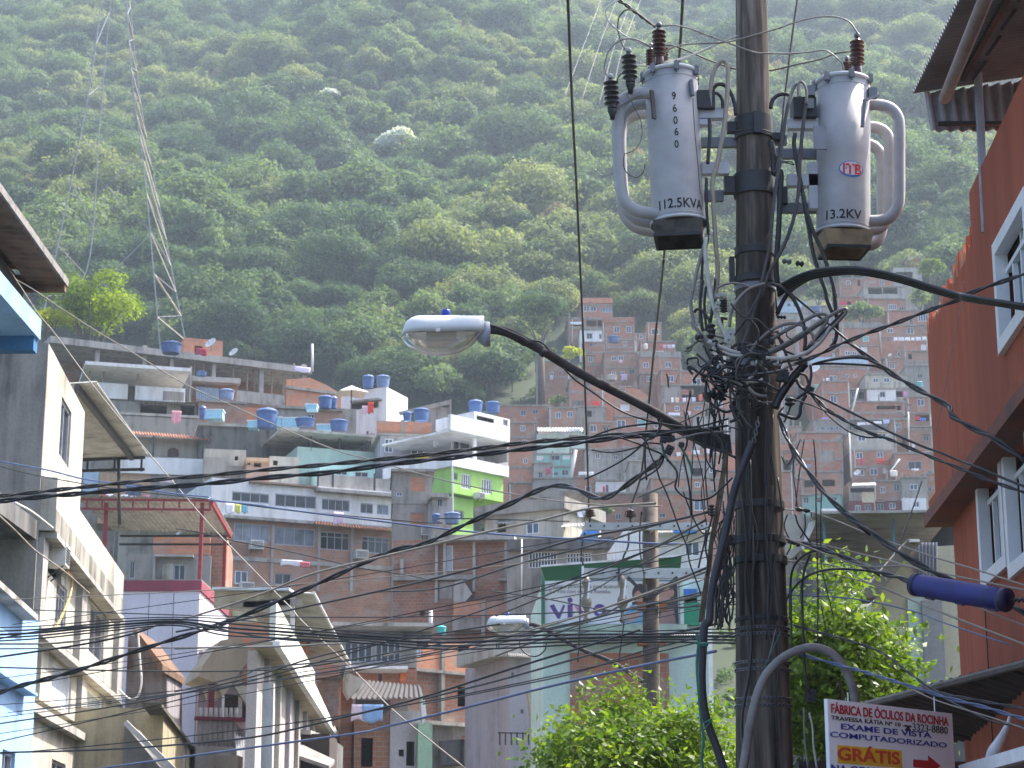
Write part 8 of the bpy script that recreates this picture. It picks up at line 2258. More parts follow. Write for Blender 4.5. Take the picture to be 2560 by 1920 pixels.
# --- grey and black loops at the knot
V = "cable_loop"
for px, m, pts, l in [
 (9, 'g', [(830, 660), (920, 550), (1040, 455), (1180, 402), (1300, 415), (1390, 480), (1418, 560), (1400, 640), (1340, 690)], "grey loop nearest the pole on the right of the knot"),
 (10, 'g', [(1030, 545), (1180, 455), (1330, 375), (1450, 318), (1530, 320), (1538, 370), (1490, 450), (1430, 540), (1380, 600)], "middle grey loop of the knot, slanting up to the right"),
 (10, 'g', [(1000, 660), (1150, 590), (1330, 480), (1500, 370), (1640, 290), (1712, 268), (1705, 310), (1620, 400), (1520, 500), (1450, 570)], "longest grey loop of the knot, pointing up right"),
 (11, 'l', [(975, 716), (1080, 726), (1200, 715), (1320, 682), (1420, 620), (1500, 540), (1570, 430)], "pale cable sweeping along the underside of the loops"),
 (9, 'd', [(960, 690), (1100, 640), (1280, 540), (1450, 420), (1530, 385)], "dusty cable inside the longest loop"),
 (9, 'k', [(1340, 650), (1420, 560), (1500, 480), (1590, 400), (1690, 300)], "black cable along the outer side of the longest loop"),
 (9, 'g', [(640, 430), (655, 300), (720, 180), (820, 85), (920, 45), (965, 35)], "grey arc on the pole's front above the knot"),
 (6, 'g', [(525, 75), (600, 40), (690, 28), (780, 45), (850, 75)], "thin grey arc across the pole at the steel band"),
 (10, 'k', [(1020, 28), (1120, 70), (1210, 150), (1275, 260), (1320, 400), (1340, 540), (1332, 650)], "black arc curving down the right side of the knot"),
 (6, 'k', [(1090, 40), (1200, 120), (1320, 220), (1430, 310), (1560, 410), (1660, 500), (1800, 610), (1960, 730), (2120, 850), (2230, 910)], "thin black cable running from the pole's band out to the lower right"),
 (11, 'l', [(440, 562), (540, 610), (640, 650), (740, 680)], "upper of two pale cables clamped at the left of the knot"),
 (9, 'l', [(480, 622), (580, 670), (680, 695), (760, 700)], "lower of two pale cables clamped at the left of the knot"),
 (8, 'k', [(850, 700), (890, 760), (950, 830)], "short black cable crossing the pole's steel band"),
 (9, 'd', [(700, 830), (760, 875), (850, 878), (900, 845)], "short sagging cable on the pole's front under the knot"),
 (7, 'l', [(750, 920), (820, 940), (900, 935), (945, 910)], "pale wire bent round the pole's front under the knot"),
 (8, 'g', [(815, 990), (860, 1040), (930, 1068), (985, 1070)], "pale cut cable end lower on the pole's front"),
 (7, 'l', [(800, 960), (830, 900), (860, 885)], "short pale cable stub on the pole's front"),
 (7, 'd', [(610, 940), (660, 1020), (710, 1110), (740, 1220), (800, 1320), (850, 1370)], "dusty cable snaking down the pole's left front"),
 (6, 'd', [(560, 900), (640, 960), (650, 1100), (690, 1250), (720, 1300)], "thinner cable beside the dusty one on the pole's left front"),
 (8, 'k', [(1250, 910), (1290, 980), (1350, 1015), (1385, 1010)], "black cable from the pole to the small dark junction at right"),
 (7, 'k', [(1290, 860), (1340, 880), (1365, 940), (1380, 1010)], "curved black cable above the small dark junction"),
 (8, 'k', [(1240, 1115), (1300, 1065), (1375, 1020)], "black cable from the round black box to the junction"),
 (9, 'k', [(1095, 1228), (1180, 1262), (1255, 1275), (1290, 1230), (1300, 1150), (1345, 1060)], "black cable hooked below the round black box"),
 (7, 'k', [(1385, 780), (1395, 860), (1380, 960), (1372, 1010)], "black cable dropping from the loops to the junction"),
 (6, 'k', [(1060, 600), (1150, 650), (1280, 710), (1360, 770)], "thin black cable across the loops"),
 (8, 'k', [(1080, 470), (1110, 560), (1160, 680), (1200, 790), (1215, 830)], "black cable descending beside the pole through the loops"),
 (6, 'g', [(720, 870), (800, 880), (950, 858), (1100, 835), (1200, 790), (1310, 765)], "thin grey cable tied along the steel band"),
 (6, 'k', [(590, 870), (720, 850), (850, 870), (1000, 860), (1180, 830)], "thin black cable tied along the steel band"),
 (7, 'k', [(400, 600), (440, 680), (480, 760), (520, 800)], "black cable at the outer left of the clamps"),
 (7, 'd', [(950, 800), (1020, 760), (1090, 745), (1110, 770)], "dusty cable arched over a white tag on the pole"),
]:
 W(l, 'b5', pts, 17.58, px, m, V, "cable", n=8)
W("broad black strap slanting from the knot down the pole's right side", 'b5', [(1340, 770), (1240, 880), (1160, 990), (1090, 1100), (1060, 1180)], 17.66, 22, 'k', "cable_strap", "strap", n=8)
rr = random.Random(21)
for i in range(62):
 u0, v0 = rr.gauss(1835, 66), rr.gauss(935, 62)
 pts = [('p', u0, v0)]
 a = rr.uniform(0, 6.28)
 for j in range(rr.randint(3, 6)):
  a += rr.uniform(-1.1, 1.1)
  st = rr.uniform(14, 38)
  u0 += cos(a) * st + (1860 - u0) * .12
  v0 += sin(a) * st * .8 + (935 - v0) * .12
  pts.append(('p', u0, v0))
 W("short loose cable end knotted with others round the pole", 'p', pts, rr.uniform(17.5, 17.72), rr.choice((4, 5, 6, 7, 8)), rr.choice('kkkdgk'), "loose_cable", "cable", group="loose cable ends in the knot", n=5)
# --- twisted pair to the upper right and cables to the lower right
V = "service_cable"
W("twisted pair rising from the loops across the thick bundle to the upper right edge", 'c5', [(380, 1190), (560, 1130), (720, 1060), (830, 1000), (1000, 930), (1200, 850), (1400, 780), (1600, 705), (1900, 590), (2212, 478), ('c2', 700, 795), ('c2', 880, 728), ('c2', 1140, 640)], (17.6, 15.5), 6, 'd', V, twist=2)
W("double cable slanting from the loops over the terracotta wall to its floor band", 'c5', [(980, 950), (1180, 1108), (1340, 1215), (1500, 1330), (1700, 1450), (1900, 1560), (2100, 1670), ('c3', 600, 105), ('c3', 760, 200), ('c3', 900, 270), ('c3', 1140, 440)], (17.5, 15.2), 8, 'k', V, twist=2)
W("upper of two black leads arching from the knot into the slanting double cable", 'c5', [(560, 1205), (700, 1165), (900, 1132), (1080, 1125), (1220, 1150), (1400, 1240), (1500, 1320)], (17.6, 17.0), 7, 'k', V)
W("lower of two black leads joining the slanting double cable", 'c5', [(560, 1200), (750, 1190), (950, 1195), (1150, 1205), (1300, 1225), (1450, 1300)], (17.6, 17.0), 6, 'k', V)
W("pale lead arching just above the two black leads", 'c5', [(700, 1160), (850, 1125), (1000, 1108), (1140, 1110), (1240, 1150)], (17.55, 17.2), 5, 'g', V)
W("straight black cable from the junction to the right edge, upper of a pair", 'c6', [(560, 95), (740, 180), (950, 285), (1200, 410), (1500, 560), (1800, 690), (2000, 760), (2212, 850), ('c3', 760, 455), ('c3', 950, 535), ('c3', 1140, 610)], (17.5, 15.2), 7, 'k', V)
W("sagging twisted cable under the straight one, running to the white window", 'c6', [(580, 110), (720, 260), (830, 335), (1000, 440), (1180, 530), (1380, 595), (1500, 640), (1800, 770), (2000, 850), (2212, 935), ('c3', 800, 530), ('c3', 950, 585), ('c3', 1140, 650)], (17.5, 15.2), 5, 'k', V, twist=2)
W("thin cable sagging lowest between junction and sagging twisted cable", 'c6', [(560, 110), (640, 220), (760, 350), (900, 470), (1020, 545), (1180, 590), (1330, 590), (1450, 620)], (17.5, 16.8), 4.5, 'k', V)
W("thin straight cable crossing above the lowest sag", 'c6', [(380, 170), (540, 225), (700, 290), (900, 385), (1100, 480), (1300, 570)], (17.5, 17), 4, 'd', V)
W("thick black cable pair slanting from the pole down to the blue sleeve's right", 'c6', [(210, 370), (270, 520), (340, 690), (480, 900), (600, 1060), (760, 1260), (1000, 1470), (1240, 1660), ('b6', 1900, 690), ('c3', 60, 920), ('c3', 230, 1048), ('c3', 480, 1190), ('c3', 780, 1330), ('c3', 1000, 1420), ('c3', 1140, 1485)], (17.6, 14.8), 8, 'k', V, twist=2)
V = "drop_wire"
W("tan wire crossing the dark hall and terracotta wall, upper of three", 'b6', [(1330, 640), (1560, 660), (1850, 760), ('c3', 60, 940), (250, 1005), (480, 1085), (750, 1165), (1140, 1290)], (19, 15), 4.5, 't', V, "wire")
W("tan wire crossing the dark hall and terracotta wall, middle of three", 'b6', [(1330, 915), (1650, 960), ('c3', 0, 1070), (180, 1112), (350, 1158), (700, 1230), (1140, 1320)], (19, 15), 4.5, 't', V, "wire")
W("tan wire under the blue sleeve running to the lower right edge", 'b6', [(1340, 1110), (1800, 1160), ('c3', 0, 1250), (200, 1330), (500, 1452), (800, 1570), (1140, 1700)], (19, 15), 4.5, 't', V, "wire")
W("tan wire slanting just under the blue sleeve's middle", 'b6', [(1340, 900), (2000, 1150), ('c3', 300, 1150), (480, 1230), (620, 1330), (750, 1410), (900, 1480), (1140, 1570)], (16.2, 15), 4.5, 't', V, "wire")
W("thin bluish wire across the lower terracotta wall", 'b7', [(980, 60), (1600, 100), ('c3', 340, 1460), (500, 1520), (700, 1590), (1000, 1690)], (18, 15), 4, 'b', V, "wire")
W("black cable running into the blue sleeve's left end", 'b6', [(1360, 930), (1550, 970), (1750, 1030), (2000, 1130), ('c3', 100, 1190), ('c3', 230, 1225), ('c3', 352, 1268)], (17.7, 15.2), 7, 'k', "service_cable", twist=2)
W("black cable leaving the blue sleeve's right end", 'c3', [(985, 1375), (1060, 1385), (1140, 1375)], (14.6, 14.2), 7, 'k', "service_cable", twist=2)
W("dark wire arching over the right tree to the right", 'b6', [(1340, 1490), (1400, 1390), (1480, 1300), (1570, 1240), (1700, 1200), (1850, 1188), (2050, 1200), (2250, 1230)], (17.6, 17), 6, 'k', V, "wire")
W("dark wire rising from the right tree and bending over to the right edge", 'b6', [(1385, 1660), (1385, 1400), (1400, 1220), (1460, 1110), (1580, 1030), (1750, 1030), (1950, 1110), (2212, 1250)], (17.6, 17), 6, 'k', V, "wire")
W("upper thin bluish pair of wires over the sign towards the right edge", 'b7', [(1000, 580), (1500, 720), ('c1', 720, 770), (900, 825), (1100, 885), (1500, 1010), (1850, 1100), (2100, 1175), (2260, 1220)], (17.5, 15), 5, 'b', V, "wire", 2)
W("grey wire just above the bluish pair over the sign", 'b7', [(1000, 330), (1700, 530), ('c1', 980, 650), (1150, 780), (1400, 950), (1700, 1020), (2260, 1120)], (17.5, 15), 4, 'd', V, "wire", 2)
W("tan wire under the bluish pair over the sign", 'c1', [(1100, 890), (1340, 1010), (1600, 1100), (1900, 1190), (2260, 1310)], (17, 15), 4, 't', V, "wire")
W("dark sagging wire under the bluish pair at the right edge", 'c1', [(1250, 890), (1450, 1000), (1700, 1130), (1960, 1240), (2260, 1280)], (17, 15), 5, 'd', V, "wire")
W("pale upper wire from the cream eave to the right edge", 'b6', [(1350, 1110), ('c1', 500, -120), (900, -10), (1200, 125), (1600, 290), (1900, 400), (2260, 540)], (18, 15), 4, 't', V, "wire")
W("thin pale wire hanging along the terracotta wall", 'c2', [(690, 700), (680, 830), (640, 1010), (590, 1260), (550, 1480), (515, 1660), ('c3', 480, 240)], (17.9, 17.5), 2, 'g', V, "wire")
W("pale rope slanting in front of the dark hall", 'c3', [(400, 560), (340, 740), (280, 900), (215, 1070)], 19, 3.5, 'g', V, "wire")
for i, (l, pts, px) in enumerate((("first thin wire hanging down right of the pole, beside the hall", [(1515, -10), (1490, 150), (1455, 420), (1435, 610)], 3), ("second thin wire hanging down right of the pole", [(1598, -10), (1612, 130), (1622, 300), (1622, 600), (1632, 1000), (1640, 1660)], 3.5),
         ("third thin wire hanging down right of the pole", [(1672, 480), (1665, 800), (1668, 1100), (1690, 1250), (1790, 1660)], 3), ("fourth thin wire crossing the others above the black ring", [(1480, -10), (1430, 130), (1410, 280), (1430, 450), (1450, 620)], 3),
         ("thick dark wire hanging into the right tree, left one", [(1570, 1050), (1520, 1180), (1495, 1350), (1500, 1660)], 7), ("thin curved wire at the pole's right edge", [(1305, 150), (1350, 230), (1400, 170), (1420, 80)], 4),
         ("thin wire from the ring into the dark hall", [(1430, 680), (1460, 780), (1540, 900), (1600, 990)], 5), ("short wire between ring and lower clamp", [(1360, 680), (1330, 800), (1390, 960), (1350, 1060)], 4), ("wire slack between ring and hook", [(1520, 680), (1520, 820), (1480, 900)], 4))):
 W(l, 'b6', pts, 17.5, px, 'k', V, "wire", n=5)
for i, (l, pts, px, m) in enumerate((("dark wire falling straight from the tree top right of the pole", [(1020, -10), (1025, 300), (1030, 590)], 6, 'k'), ("thicker dark wire next to it, ending in a black box", [(1120, -10), (1130, 300), (1145, 600), (1165, 850), (1190, 950)], 7, 'k'),
          ("thin wire hanging before the right tree", [(1280, -10), (1270, 250), (1265, 520)], 3.5, 'd'), ("second thin wire hanging before the right tree", [(1300, 160), (1340, 360), (1360, 520)], 3, 'd'), ("pale hose under the black box", [(1190, 1150), (1220, 1280), (1230, 1450), (1260, 1660)], 5, 'l'), ("grey hose curving left of the pale one", [(1140, 1100), (1150, 1400), (1180, 1660)], 5, 'g'),
          ("slanting grey wire across the lower pole, short", [(880, 380), (850, 520), (810, 680)], 3, 'g'), ("thin green wire hanging in front of the pole's lower part", [(930, 400), (760, 780), (690, 1000), (640, 1220), (660, 1320)], 3, 'n'))):
 W(l, 'b7', pts, 17.4, px, m, V, "wire", n=5)
# --- conduits
def conduit(name, label, pts, k, Y, px, m, n=14):
 path = wpath([(p if isinstance(p[0], str) else (k,) + tuple(p)) for p in pts], Y, 7)
 o0 = path[-1].copy()
 b = MB().tube([p - o0 for p in path], px * .5 * 17.5 / F, n)
 o = b.build(name, m, None, True, o0)
 return tag(o, label, "conduit"), path
conduit("conduit", "thick black conduit curving down the left side of the pole", [('b6', 1040, 20), (985, 150), (925, 300), (875, 450), (835, 620), (790, 850), (740, 1050), (690, 1250), (655, 1450), (640, 1660), ('b7', 225, 350), ('b7', 208, 600), ('b7', 200, 850), ('b7', 218, 1080), ('b7', 265, 1280), ('b7', 330, 1450), ('b7', 420, 1720)], 'b6', 17.45, 21, plain("conduit_black", (.024, .024, .03), .5, var=.3))
GP, gpath = conduit("gooseneck_pipe", "bent grey gooseneck pipe curling over in front of the lower pole", [(560, 1800), (600, 1560), (635, 1320), (690, 1060), (760, 860), (870, 710), (1010, 605), (1160, 553), (1290, 556), (1410, 615), (1510, 730), (1580, 880), (1615, 1040), (1622, 1150)], 'b7', 17.3, 22, plain("gooseneck_grey", (.20, .185, .175), .55, var=.35, scale=7))
conduit("conduit_tail", "black lower end of the gooseneck pipe passing over the sign's left edge", [(1622, 1140), (1618, 1230), (1590, 1350), (1540, 1470), (1480, 1580), (1400, 1720)], 'b7', 17.28, 24, plain("conduit_black", (.024, .024, .03), .5))
W("green cord wound along the black conduit", 'b7', [(150, 420), (170, 500), (155, 700), (170, 950), (190, 1180), (215, 1400), (200, 1560), (215, 1700)], 17.36, 7, 'n', "cord", "cord")
W("green cord tied round the black conduit near the tree", 'b7', [(130, 500), (190, 515), (250, 510), (240, 530), (160, 530)], 17.38, 6, 'n', "cord", "cord")
W("green cord knotted round the conduit near the bottom edge", 'b7', [(180, 1220), (230, 1240), (280, 1215), (260, 1260), (210, 1330), (240, 1390)], 17.36, 5, 'n', "cord", "cord")
b = MB()
rr = random.Random(4)
for i in range(11):
 dx = rr.uniform(-16, 16)
 ph = rr.uniform(0, 6)
 b.tube(wpath([('b6', x + dx + 9 * sin(ph + j), y) for j, (x, y) in enumerate(((788, 90), (775, 250), (752, 430), (722, 600), (690, 780), (660, 950), (640, 1120), (612, 1300), (590, 1480), (565, 1680)))], 17.7), .0075, 5)
tag(b.build("rope_bundle", BRW, None, True), "bundle of old brown cords hanging beside the black conduit", "rope")
for i in range(9):
 u0, v0 = rr.uniform(1850, 1945), rr.uniform(1000, 1250)
 pts = [('p', u0 + rr.gauss(0, 7) + (v0 + j * 110 - 1000) * .014, v0 + j * 110) for j in range(rr.randint(4, 7))]
 W("dusty old wire stapled down the front of the wooden pole", 'p', pts, 17.68, rr.choice((4, 5, 7)), rr.choice('kkd'), "stapled_wire", "wire", group="wires stapled down the pole", n=5)
for i in range(30):
 x0 = rr.uniform(735, 885)
 pts, x, y = [], x0, rr.uniform(560, 1000)
 while y < 1760:
  pts.append((x, y))
  x += rr.gauss(0, 20) + (min(885, max(690, x0 - (y - 700) * .06)) - x) * .3
  y += rr.uniform(60, 150)
 W("thin black wire in the tangle hanging between conduit and pole", 'b6', pts, rr.uniform(17.6, 17.9), rr.choice((3, 3.5, 4, 5)), rr.choice('kkkkd'), "hanging_wire", "wire", group="wires hanging in a tangle left of the pole", n=5)
# --- wires to the left
V = "service_cable"
W("upper strand pair of the long twisted cable from the left edge to the lamp arm", 'p', [(-30, 1243), (130, 1226), (347, 1203), (500, 1190), (690, 1172), (810, 1162), (980, 1145), (1157, 1126), (1300, 1108), (1440, 1096), (1560, 1085), (1700, 1076), (1800, 1072)], (19.5, 17.7), 6, 'd', V, twist=2)
W("lower strand pair of the long twisted cable from the left edge to the lamp arm", 'p', [(-30, 1256), (130, 1240), (347, 1222), (500, 1211), (690, 1192), (816, 1182), (980, 1160), (1157, 1141), (1300, 1124), (1440, 1108), (1560, 1092), (1680, 1085)], (19.5, 17.7), 7, 'k', V, twist=2)
W("heavy cable climbing from the lower left edge to the hanging connectors", 'p', [(-20, 1738), (60, 1712), (180, 1680), (390, 1612), (570, 1554), (780, 1466), (972, 1380), (1060, 1360), (1160, 1313), (1280, 1257), (1365, 1219), (1425, 1217), (1495, 1246), (1540, 1232), (1590, 1195), (1640, 1160), (1660, 1140)], (24, 17.7), 7, 'k', V, twist=2)
W("tan cable following just under the heavy climbing cable", 'p', [(-20, 1610), (180, 1604), (440, 1552), (640, 1490), (780, 1435), (972, 1388), (1080, 1362), (1250, 1322), (1350, 1301), (1480, 1270), (1640, 1258)], (24, 18.5), 5.5, 't', V)
W("second tan cable lower, from the left to the far pole's crossarm", 'p', [(440, 1580), (700, 1530), (960, 1475), (1110, 1440), (1280, 1395), (1450, 1345), (1620, 1315), (1780, 1278)], (24, 18), 5.5, 'd', V)
for i, (dy, px, m) in enumerate(((-6, 4.5, 'k'), (3, 6, 'k'), (11, 4.5, 'd'), (19, 4, 'k'), (-15, 3, 'k'))):
 W("%s strand of the dark sagging bundle across the lower left half" % ("second", "thickest", "fourth", "lowest", "top")[i], 'p', [(-30, 1585 + dy), (110, 1578 + dy * .9), (290, 1560 + dy * .8), (440, 1552 + dy * .6), (560, 1565 + dy * 1.2), (700, 1576 + dy), (900, 1592 + dy * .8), (1080, 1603 + dy), (1250, 1598 + dy * 1.2), (1450, 1592 + dy), (1600, 1590 + dy * .8), (1780, 1588 + dy, ), (1900, 1590 + dy)], (23, 18.0), px, m, V)
V = "street_wire"
LW_ = [
 ('p', [(-20, 1600), (120, 1575), (320, 1560), (440, 1552)], (24, 23), 4, 'k', "thin wire joining the dark sagging bundle from the left edge, upper"),
 ('p', [(-20, 1645), (200, 1612), (330, 1585), (400, 1560)], (24, 23), 5, 'k', "wire joining the dark sagging bundle from the left edge, lower"),
 ('p', [(-20, 1622), (300, 1620), (640, 1618), (830, 1610), (1100, 1600)], (26, 24), 4, 'g', "nearly level grey wire under the dark sagging bundle"),
 ('p', [(-20, 1668), (360, 1678), (640, 1676), (800, 1662), (1100, 1610)], (26, 22), 4, 'd', "second nearly level wire under the dark sagging bundle"),
 ('p', [(-20, 1812), (320, 1760), (600, 1700), (800, 1640), (1000, 1600), (1250, 1560)], (26, 20), 4, 'd', "thin wire climbing across the cream block's lower storeys"),
 ('p', [(-20, 1882), (240, 1875), (440, 1862), (640, 1842), (830, 1800), (1050, 1745), (1300, 1665), (1600, 1575)], (26, 18.5), 5, 'k', "dark wire near the bottom left climbing towards the pole"),
 ('p', [(150, 1935), (440, 1895), (680, 1862), (900, 1832), (960, 1818), (1160, 1770), (1365, 1718), (1600, 1665), (1790, 1628)], (26, 17.9), 6, 'b', "blue cable near the bottom climbing to the pole"),
 ('p', [(960, 1640), (1060, 1620), (1160, 1612), (1365, 1565), (1600, 1490), (1790, 1420)], (24, 18), 5, 't', "tan wire rising from the brick houses to the pole, upper"),
 ('p', [(1058, 1748), (1250, 1700), (1435, 1648), (1600, 1602), (1790, 1560)], (24, 18), 5.5, 'k', "dark wire rising across the mint building to the pole"),
 ('p', [(1058, 1760), (1250, 1722), (1430, 1684), (1600, 1630), (1760, 1590)], (24, 18), 4, 'd', "thin wire below the dark one across the mint building"),
 ('p', [(940, 1480), (1100, 1470), (1300, 1409), (1500, 1358), (1640, 1312), (1770, 1280)], (30, 17.9), 5, 'k', "wire rising to the pole's black ring, first of the fan across the billboard"),
 ('p', [(1240, 1540), (1361, 1490), (1470, 1440), (1640, 1366), (1765, 1300)], (28, 17.9), 5, 'k', "wire rising to the pole's black ring, second of the fan across the billboard"),
 ('p', [(1240, 1640), (1400, 1580), (1500, 1540), (1600, 1490), (1770, 1418)], (28, 17.9), 5, 'k', "wire rising to the pole, third of the fan below the billboard"),
 ('p', [(1300, 1592), (1458, 1553), (1600, 1515), (1700, 1500), (1770, 1482)], (28, 17.9), 6, 'k', "wire rising to the pole, fourth of the fan below the billboard"),
 ('p', [(1230, 1478), (1361, 1496), (1480, 1520), (1560, 1528)], (30, 28), 3.5, 'd', "thin wire falling across the billboard's lettering"),
 ('p', [(1360, 1500), (1470, 1480), (1560, 1430), (1700, 1365), (1780, 1330)], (30, 18), 3.5, 'd', "thin wire rising across the billboard to the pole"),
 ('a2', [(125, 748), (300, 850), (520, 1000), (800, 1180), (1100, 1360), (1600, 1660), ('d1', 500, 620), ('d1', 900, 800), ('d1', 1500, 1050), ('d1', 1800, 1130), ('d1', 2212, 1250), ('a7', 300, 80), ('a7', 600, 160), ('a7', 1000, 240), ('a7', 1500, 320), ('a7', 2000, 362), ('a7', 2400, 365)], (34, 24), 3.4, 't', "long pale service wire from the rusty roof across all the houses"),
 ('a2', [(60, 640), (200, 850), (330, 1050), (480, 1230), (760, 1612), ('a3', 1000, 740), ('a3', 1300, 1100), ('a3', 1760, 1640), ('a5', 480, 720), ('a5', 840, 1090), ('a5', 1000, 1250), ('a6', 1100, 400), ('a6', 1550, 830), ('a6', 1900, 1180), ('a8', 700, 1660)], (34, 24), 3, 't', "pale service wire from the blue balcony diagonally down the left half"),
 ('a3', [(-20, 1148), (400, 1225), (700, 1300), (1000, 1345), (1500, 1430), (1800, 1460), ('a5', 300, 312), ('a5', 700, 355), ('a5', 1000, 400), ('a5', 2212, 548), ('a7', 960, 605), ('a7', 1500, 640), ('c7', 700, 300), ('c7', 1450, 348), ('c7', 1900, 352)], (30, 20), 4.5, 'b', "bluish wire crossing from the left edge to the far pole"),
 ('a3', [(-20, 1190), (300, 1270), (1000, 1390), (1800, 1480), ('a5', 900, 390), ('a5', 2212, 510), ('a7', 500, 470), ('a7', 1600, 495)], (30, 24), 3, 'd', "thin dark wire beside the bluish one"),
 ('a4', [(-20, 60), (100, 170), (220, 290), (400, 420), (560, 560)], (32, 40), 4, 't', "pale wire slanting down the grey front wall at left"),
 ('a4', [(90, -10), (200, 50), (330, 150)], (30, 38), 7, 'l', "bright pipe along the concrete canopy's edge"),
 ('a5', [(0, 560), (200, 590), (480, 660), (900, 740), (1300, 830), (1600, 900), (2000, 960), (2212, 1010)], (40, 36), 3, 'd', "thin dark wire across the long white building's brick storey"),
 ('a6', [(-10, 630), (400, 615), (900, 605), (1390, 588)], (32, 30), 4, 'g', "level pale wire in front of the arched balcony"),
 ('a6', [(-10, 1000), (250, 940), (600, 850), (720, 800), (1100, 760), (1500, 720)], (32, 28), 4, 'd', "thin wire climbing past the arched balcony"),
 ('a6', [(0, 380), (250, 430), (700, 520), (1100, 560), (1500, 560)], (28, 26), 5, 'k', "dark wire hanging under the bundle before the orange house"),
 ('c4', [(100, 452), (200, 480), (310, 610), (450, 770), (600, 880), (850, 1050), (1050, 1130), (1200, 1168)], (17.35, 17.7), 5, 'k', "thin wire slung under the street lamp's arm"),
 ('c8', [(890, 245), (1000, 275), (1200, 360), (1245, 395)], 17.25, 5, 'k', "short wire along the top of the lamp arm"),
 ('c4', [(600, 1295), (750, 1235), (900, 1200), (1050, 1180), (1180, 1170), (1500, 1200), (1800, 1130)], 17.7, 5, 'k', "dark wire arching under the lamp arm's end"),
 ('c4', [(1190, 1130), (1205, 1190), (1180, 1260), (1100, 1310), (1040, 1370), (900, 1480), (700, 1590), (560, 1650)], (17.7, 18.5), 5, 'k', "dark wire looping from the lamp arm down to the left"),
 ('c4', [(1220, 1130), (1215, 1200), (1160, 1290), (1090, 1330), (1080, 1500), (1095, 1660)], 17.7, 5, 'k', "dark wire hanging straight from the lamp arm's end"),
 ('c4', [(860, 1290), (980, 1330), (1120, 1390), (1230, 1440), (1235, 1490), (1180, 1570), (1040, 1660)], 17.75, 5, 'k', "dark wire sagging in a bow left of the connectors"),
 ('c4', [(870, 1300), (1000, 1270), (1090, 1330), (1130, 1440), (1180, 1560), (1210, 1660)], 17.75, 4, 'k', "thin wire bowing down beside the connectors"),
 ('c4', [(620, 1400), (800, 1420), (1000, 1380), (1100, 1340), (1240, 1350)], 17.75, 4, 'k', "thin slack wire at the left of the connectors"),
 ('c4', [(1230, 1360), (1250, 1440), (1290, 1500), (1340, 1560), (1360, 1620), (1340, 1700)], 17.65, 6, 'd', "knobbly dusty wire hanging from the connectors"),
 ('c4', [(1380, 1360), (1430, 1440), (1470, 1530), (1488, 1610)], 17.6, 6, 'n', "right of two short green wires under the connectors"),
 ('c4', [(1222, 1340), (1240, 1420), (1280, 1500)], 17.6, 6, 'n', "left of two short green wires under the connectors"),
 ('c4', [(1550, 1340), (1600, 1400), (1610, 1480), (1660, 1560), (1750, 1590)], 17.65, 4, 'k', "thin curl of wire between connectors and pole"),
 ('c4', [(1640, 1540), (1610, 1580), (1605, 1610)], 17.65, 3, 'k', "tiny wire hook left of the pole"),
 ('c4', [(1120, 1290), (1300, 1250), (1500, 1225), (1800, 1190)], 17.65, 6, 'k', "upper lead from the connectors to the pole"),
 ('c4', [(1250, 1330), (1450, 1280), (1600, 1250), (1820, 1240)], 17.62, 5, 'g', "pale lead from the connectors to the pole"),
 ('c4', [(1380, 1165), (1500, 1110), (1620, 1050), (1900, 960), (1990, 930)], 17.6, 3, 'd', "thin wire carrying a small dark tag left of the pole"),
 ('b6', [(330, 370), (330, 450), (420, 530), (540, 555), (660, 525), (760, 440), (850, 350)], 17.7, 5, 'k', "dark wire sagging in a bow left of the pole"),
 ('b6', [(-20, 530), (120, 470), (260, 410), (340, 370)], (20, 17.7), 5, 'k', "dark wire coming in from the left to the sagging bow"),
 ('b6', [(140, 190), (170, 330), (240, 480), (300, 640), (360, 810), (430, 980), (460, 1140), (520, 1300), (560, 1420)], 17.8, 4, 'k', "long thin wire hanging left of the conduit"),
 ('b6', [(400, 480), (460, 640), (520, 780), (580, 860), (640, 870)], 17.8, 4, 'k', "thin wire curving to the brown cords"),
 ('b6', [(610, 830), (590, 960), (560, 1080), (538, 1180)], 17.6, 5, 'k', "short dark rod of wire hanging left of the brown cords"),
 ('b6', [(670, 690), (625, 860), (605, 1000), (625, 1120), (615, 1250)], 17.6, 5, 'k', "dark wire hanging from the black ring's left clamp"),
 ('c7', [(722, 225), (690, 350), (680, 480), (700, 590)], 36.6, 5, 'k', "left jumper wire between the far pole's two crossarms"),
 ('c7', [(1205, 225), (1195, 380), (1150, 480), (1130, 560)], 36.6, 5, 'k', "right jumper wire between the far pole's two crossarms"),
 ('c7', [(670, 760), (665, 1100), (655, 1400), (640, 1660)], 36.5, 4, 'k', "thin wire hanging under the left cutout of the far pole"),
 ('c7', [(1150, 1220), (1135, 1340), (1090, 1660)], 36.5, 4, 'k', "thin wire hanging under the right cutout of the far pole"),
 ('c7', [(1345, 0), (1325, 200), (1330, 450), (1370, 700), (1390, 950)], (20, 30), 4, 'k', "thin wire hanging in front of the far pole"),
 ('a8', [(1170, 555), (1180, 620), (1240, 680), (1320, 692), (1390, 640), (1405, 570)], 26, 3.5, 'd', "thin wire hoop hanging under the second lamp"),
]
for i, (k, pts, Y, px, m, l) in enumerate(LW_):
 W(l, k, pts, Y, px, m, V, "wire", n=6)
for i, (u0, l) in enumerate(((275, "leftmost"), (420, "second"), (560, "third"), (640, "rightmost"))):
 W("%s of the faint power lines strung over the forest" % l, 'b1', [(u0 - 240 + i * 20, 900 + i * 30), (u0 - 60, 430), (u0 + 110, -20)], (330, 420), 1.1, 'g', "power_line", "power line")
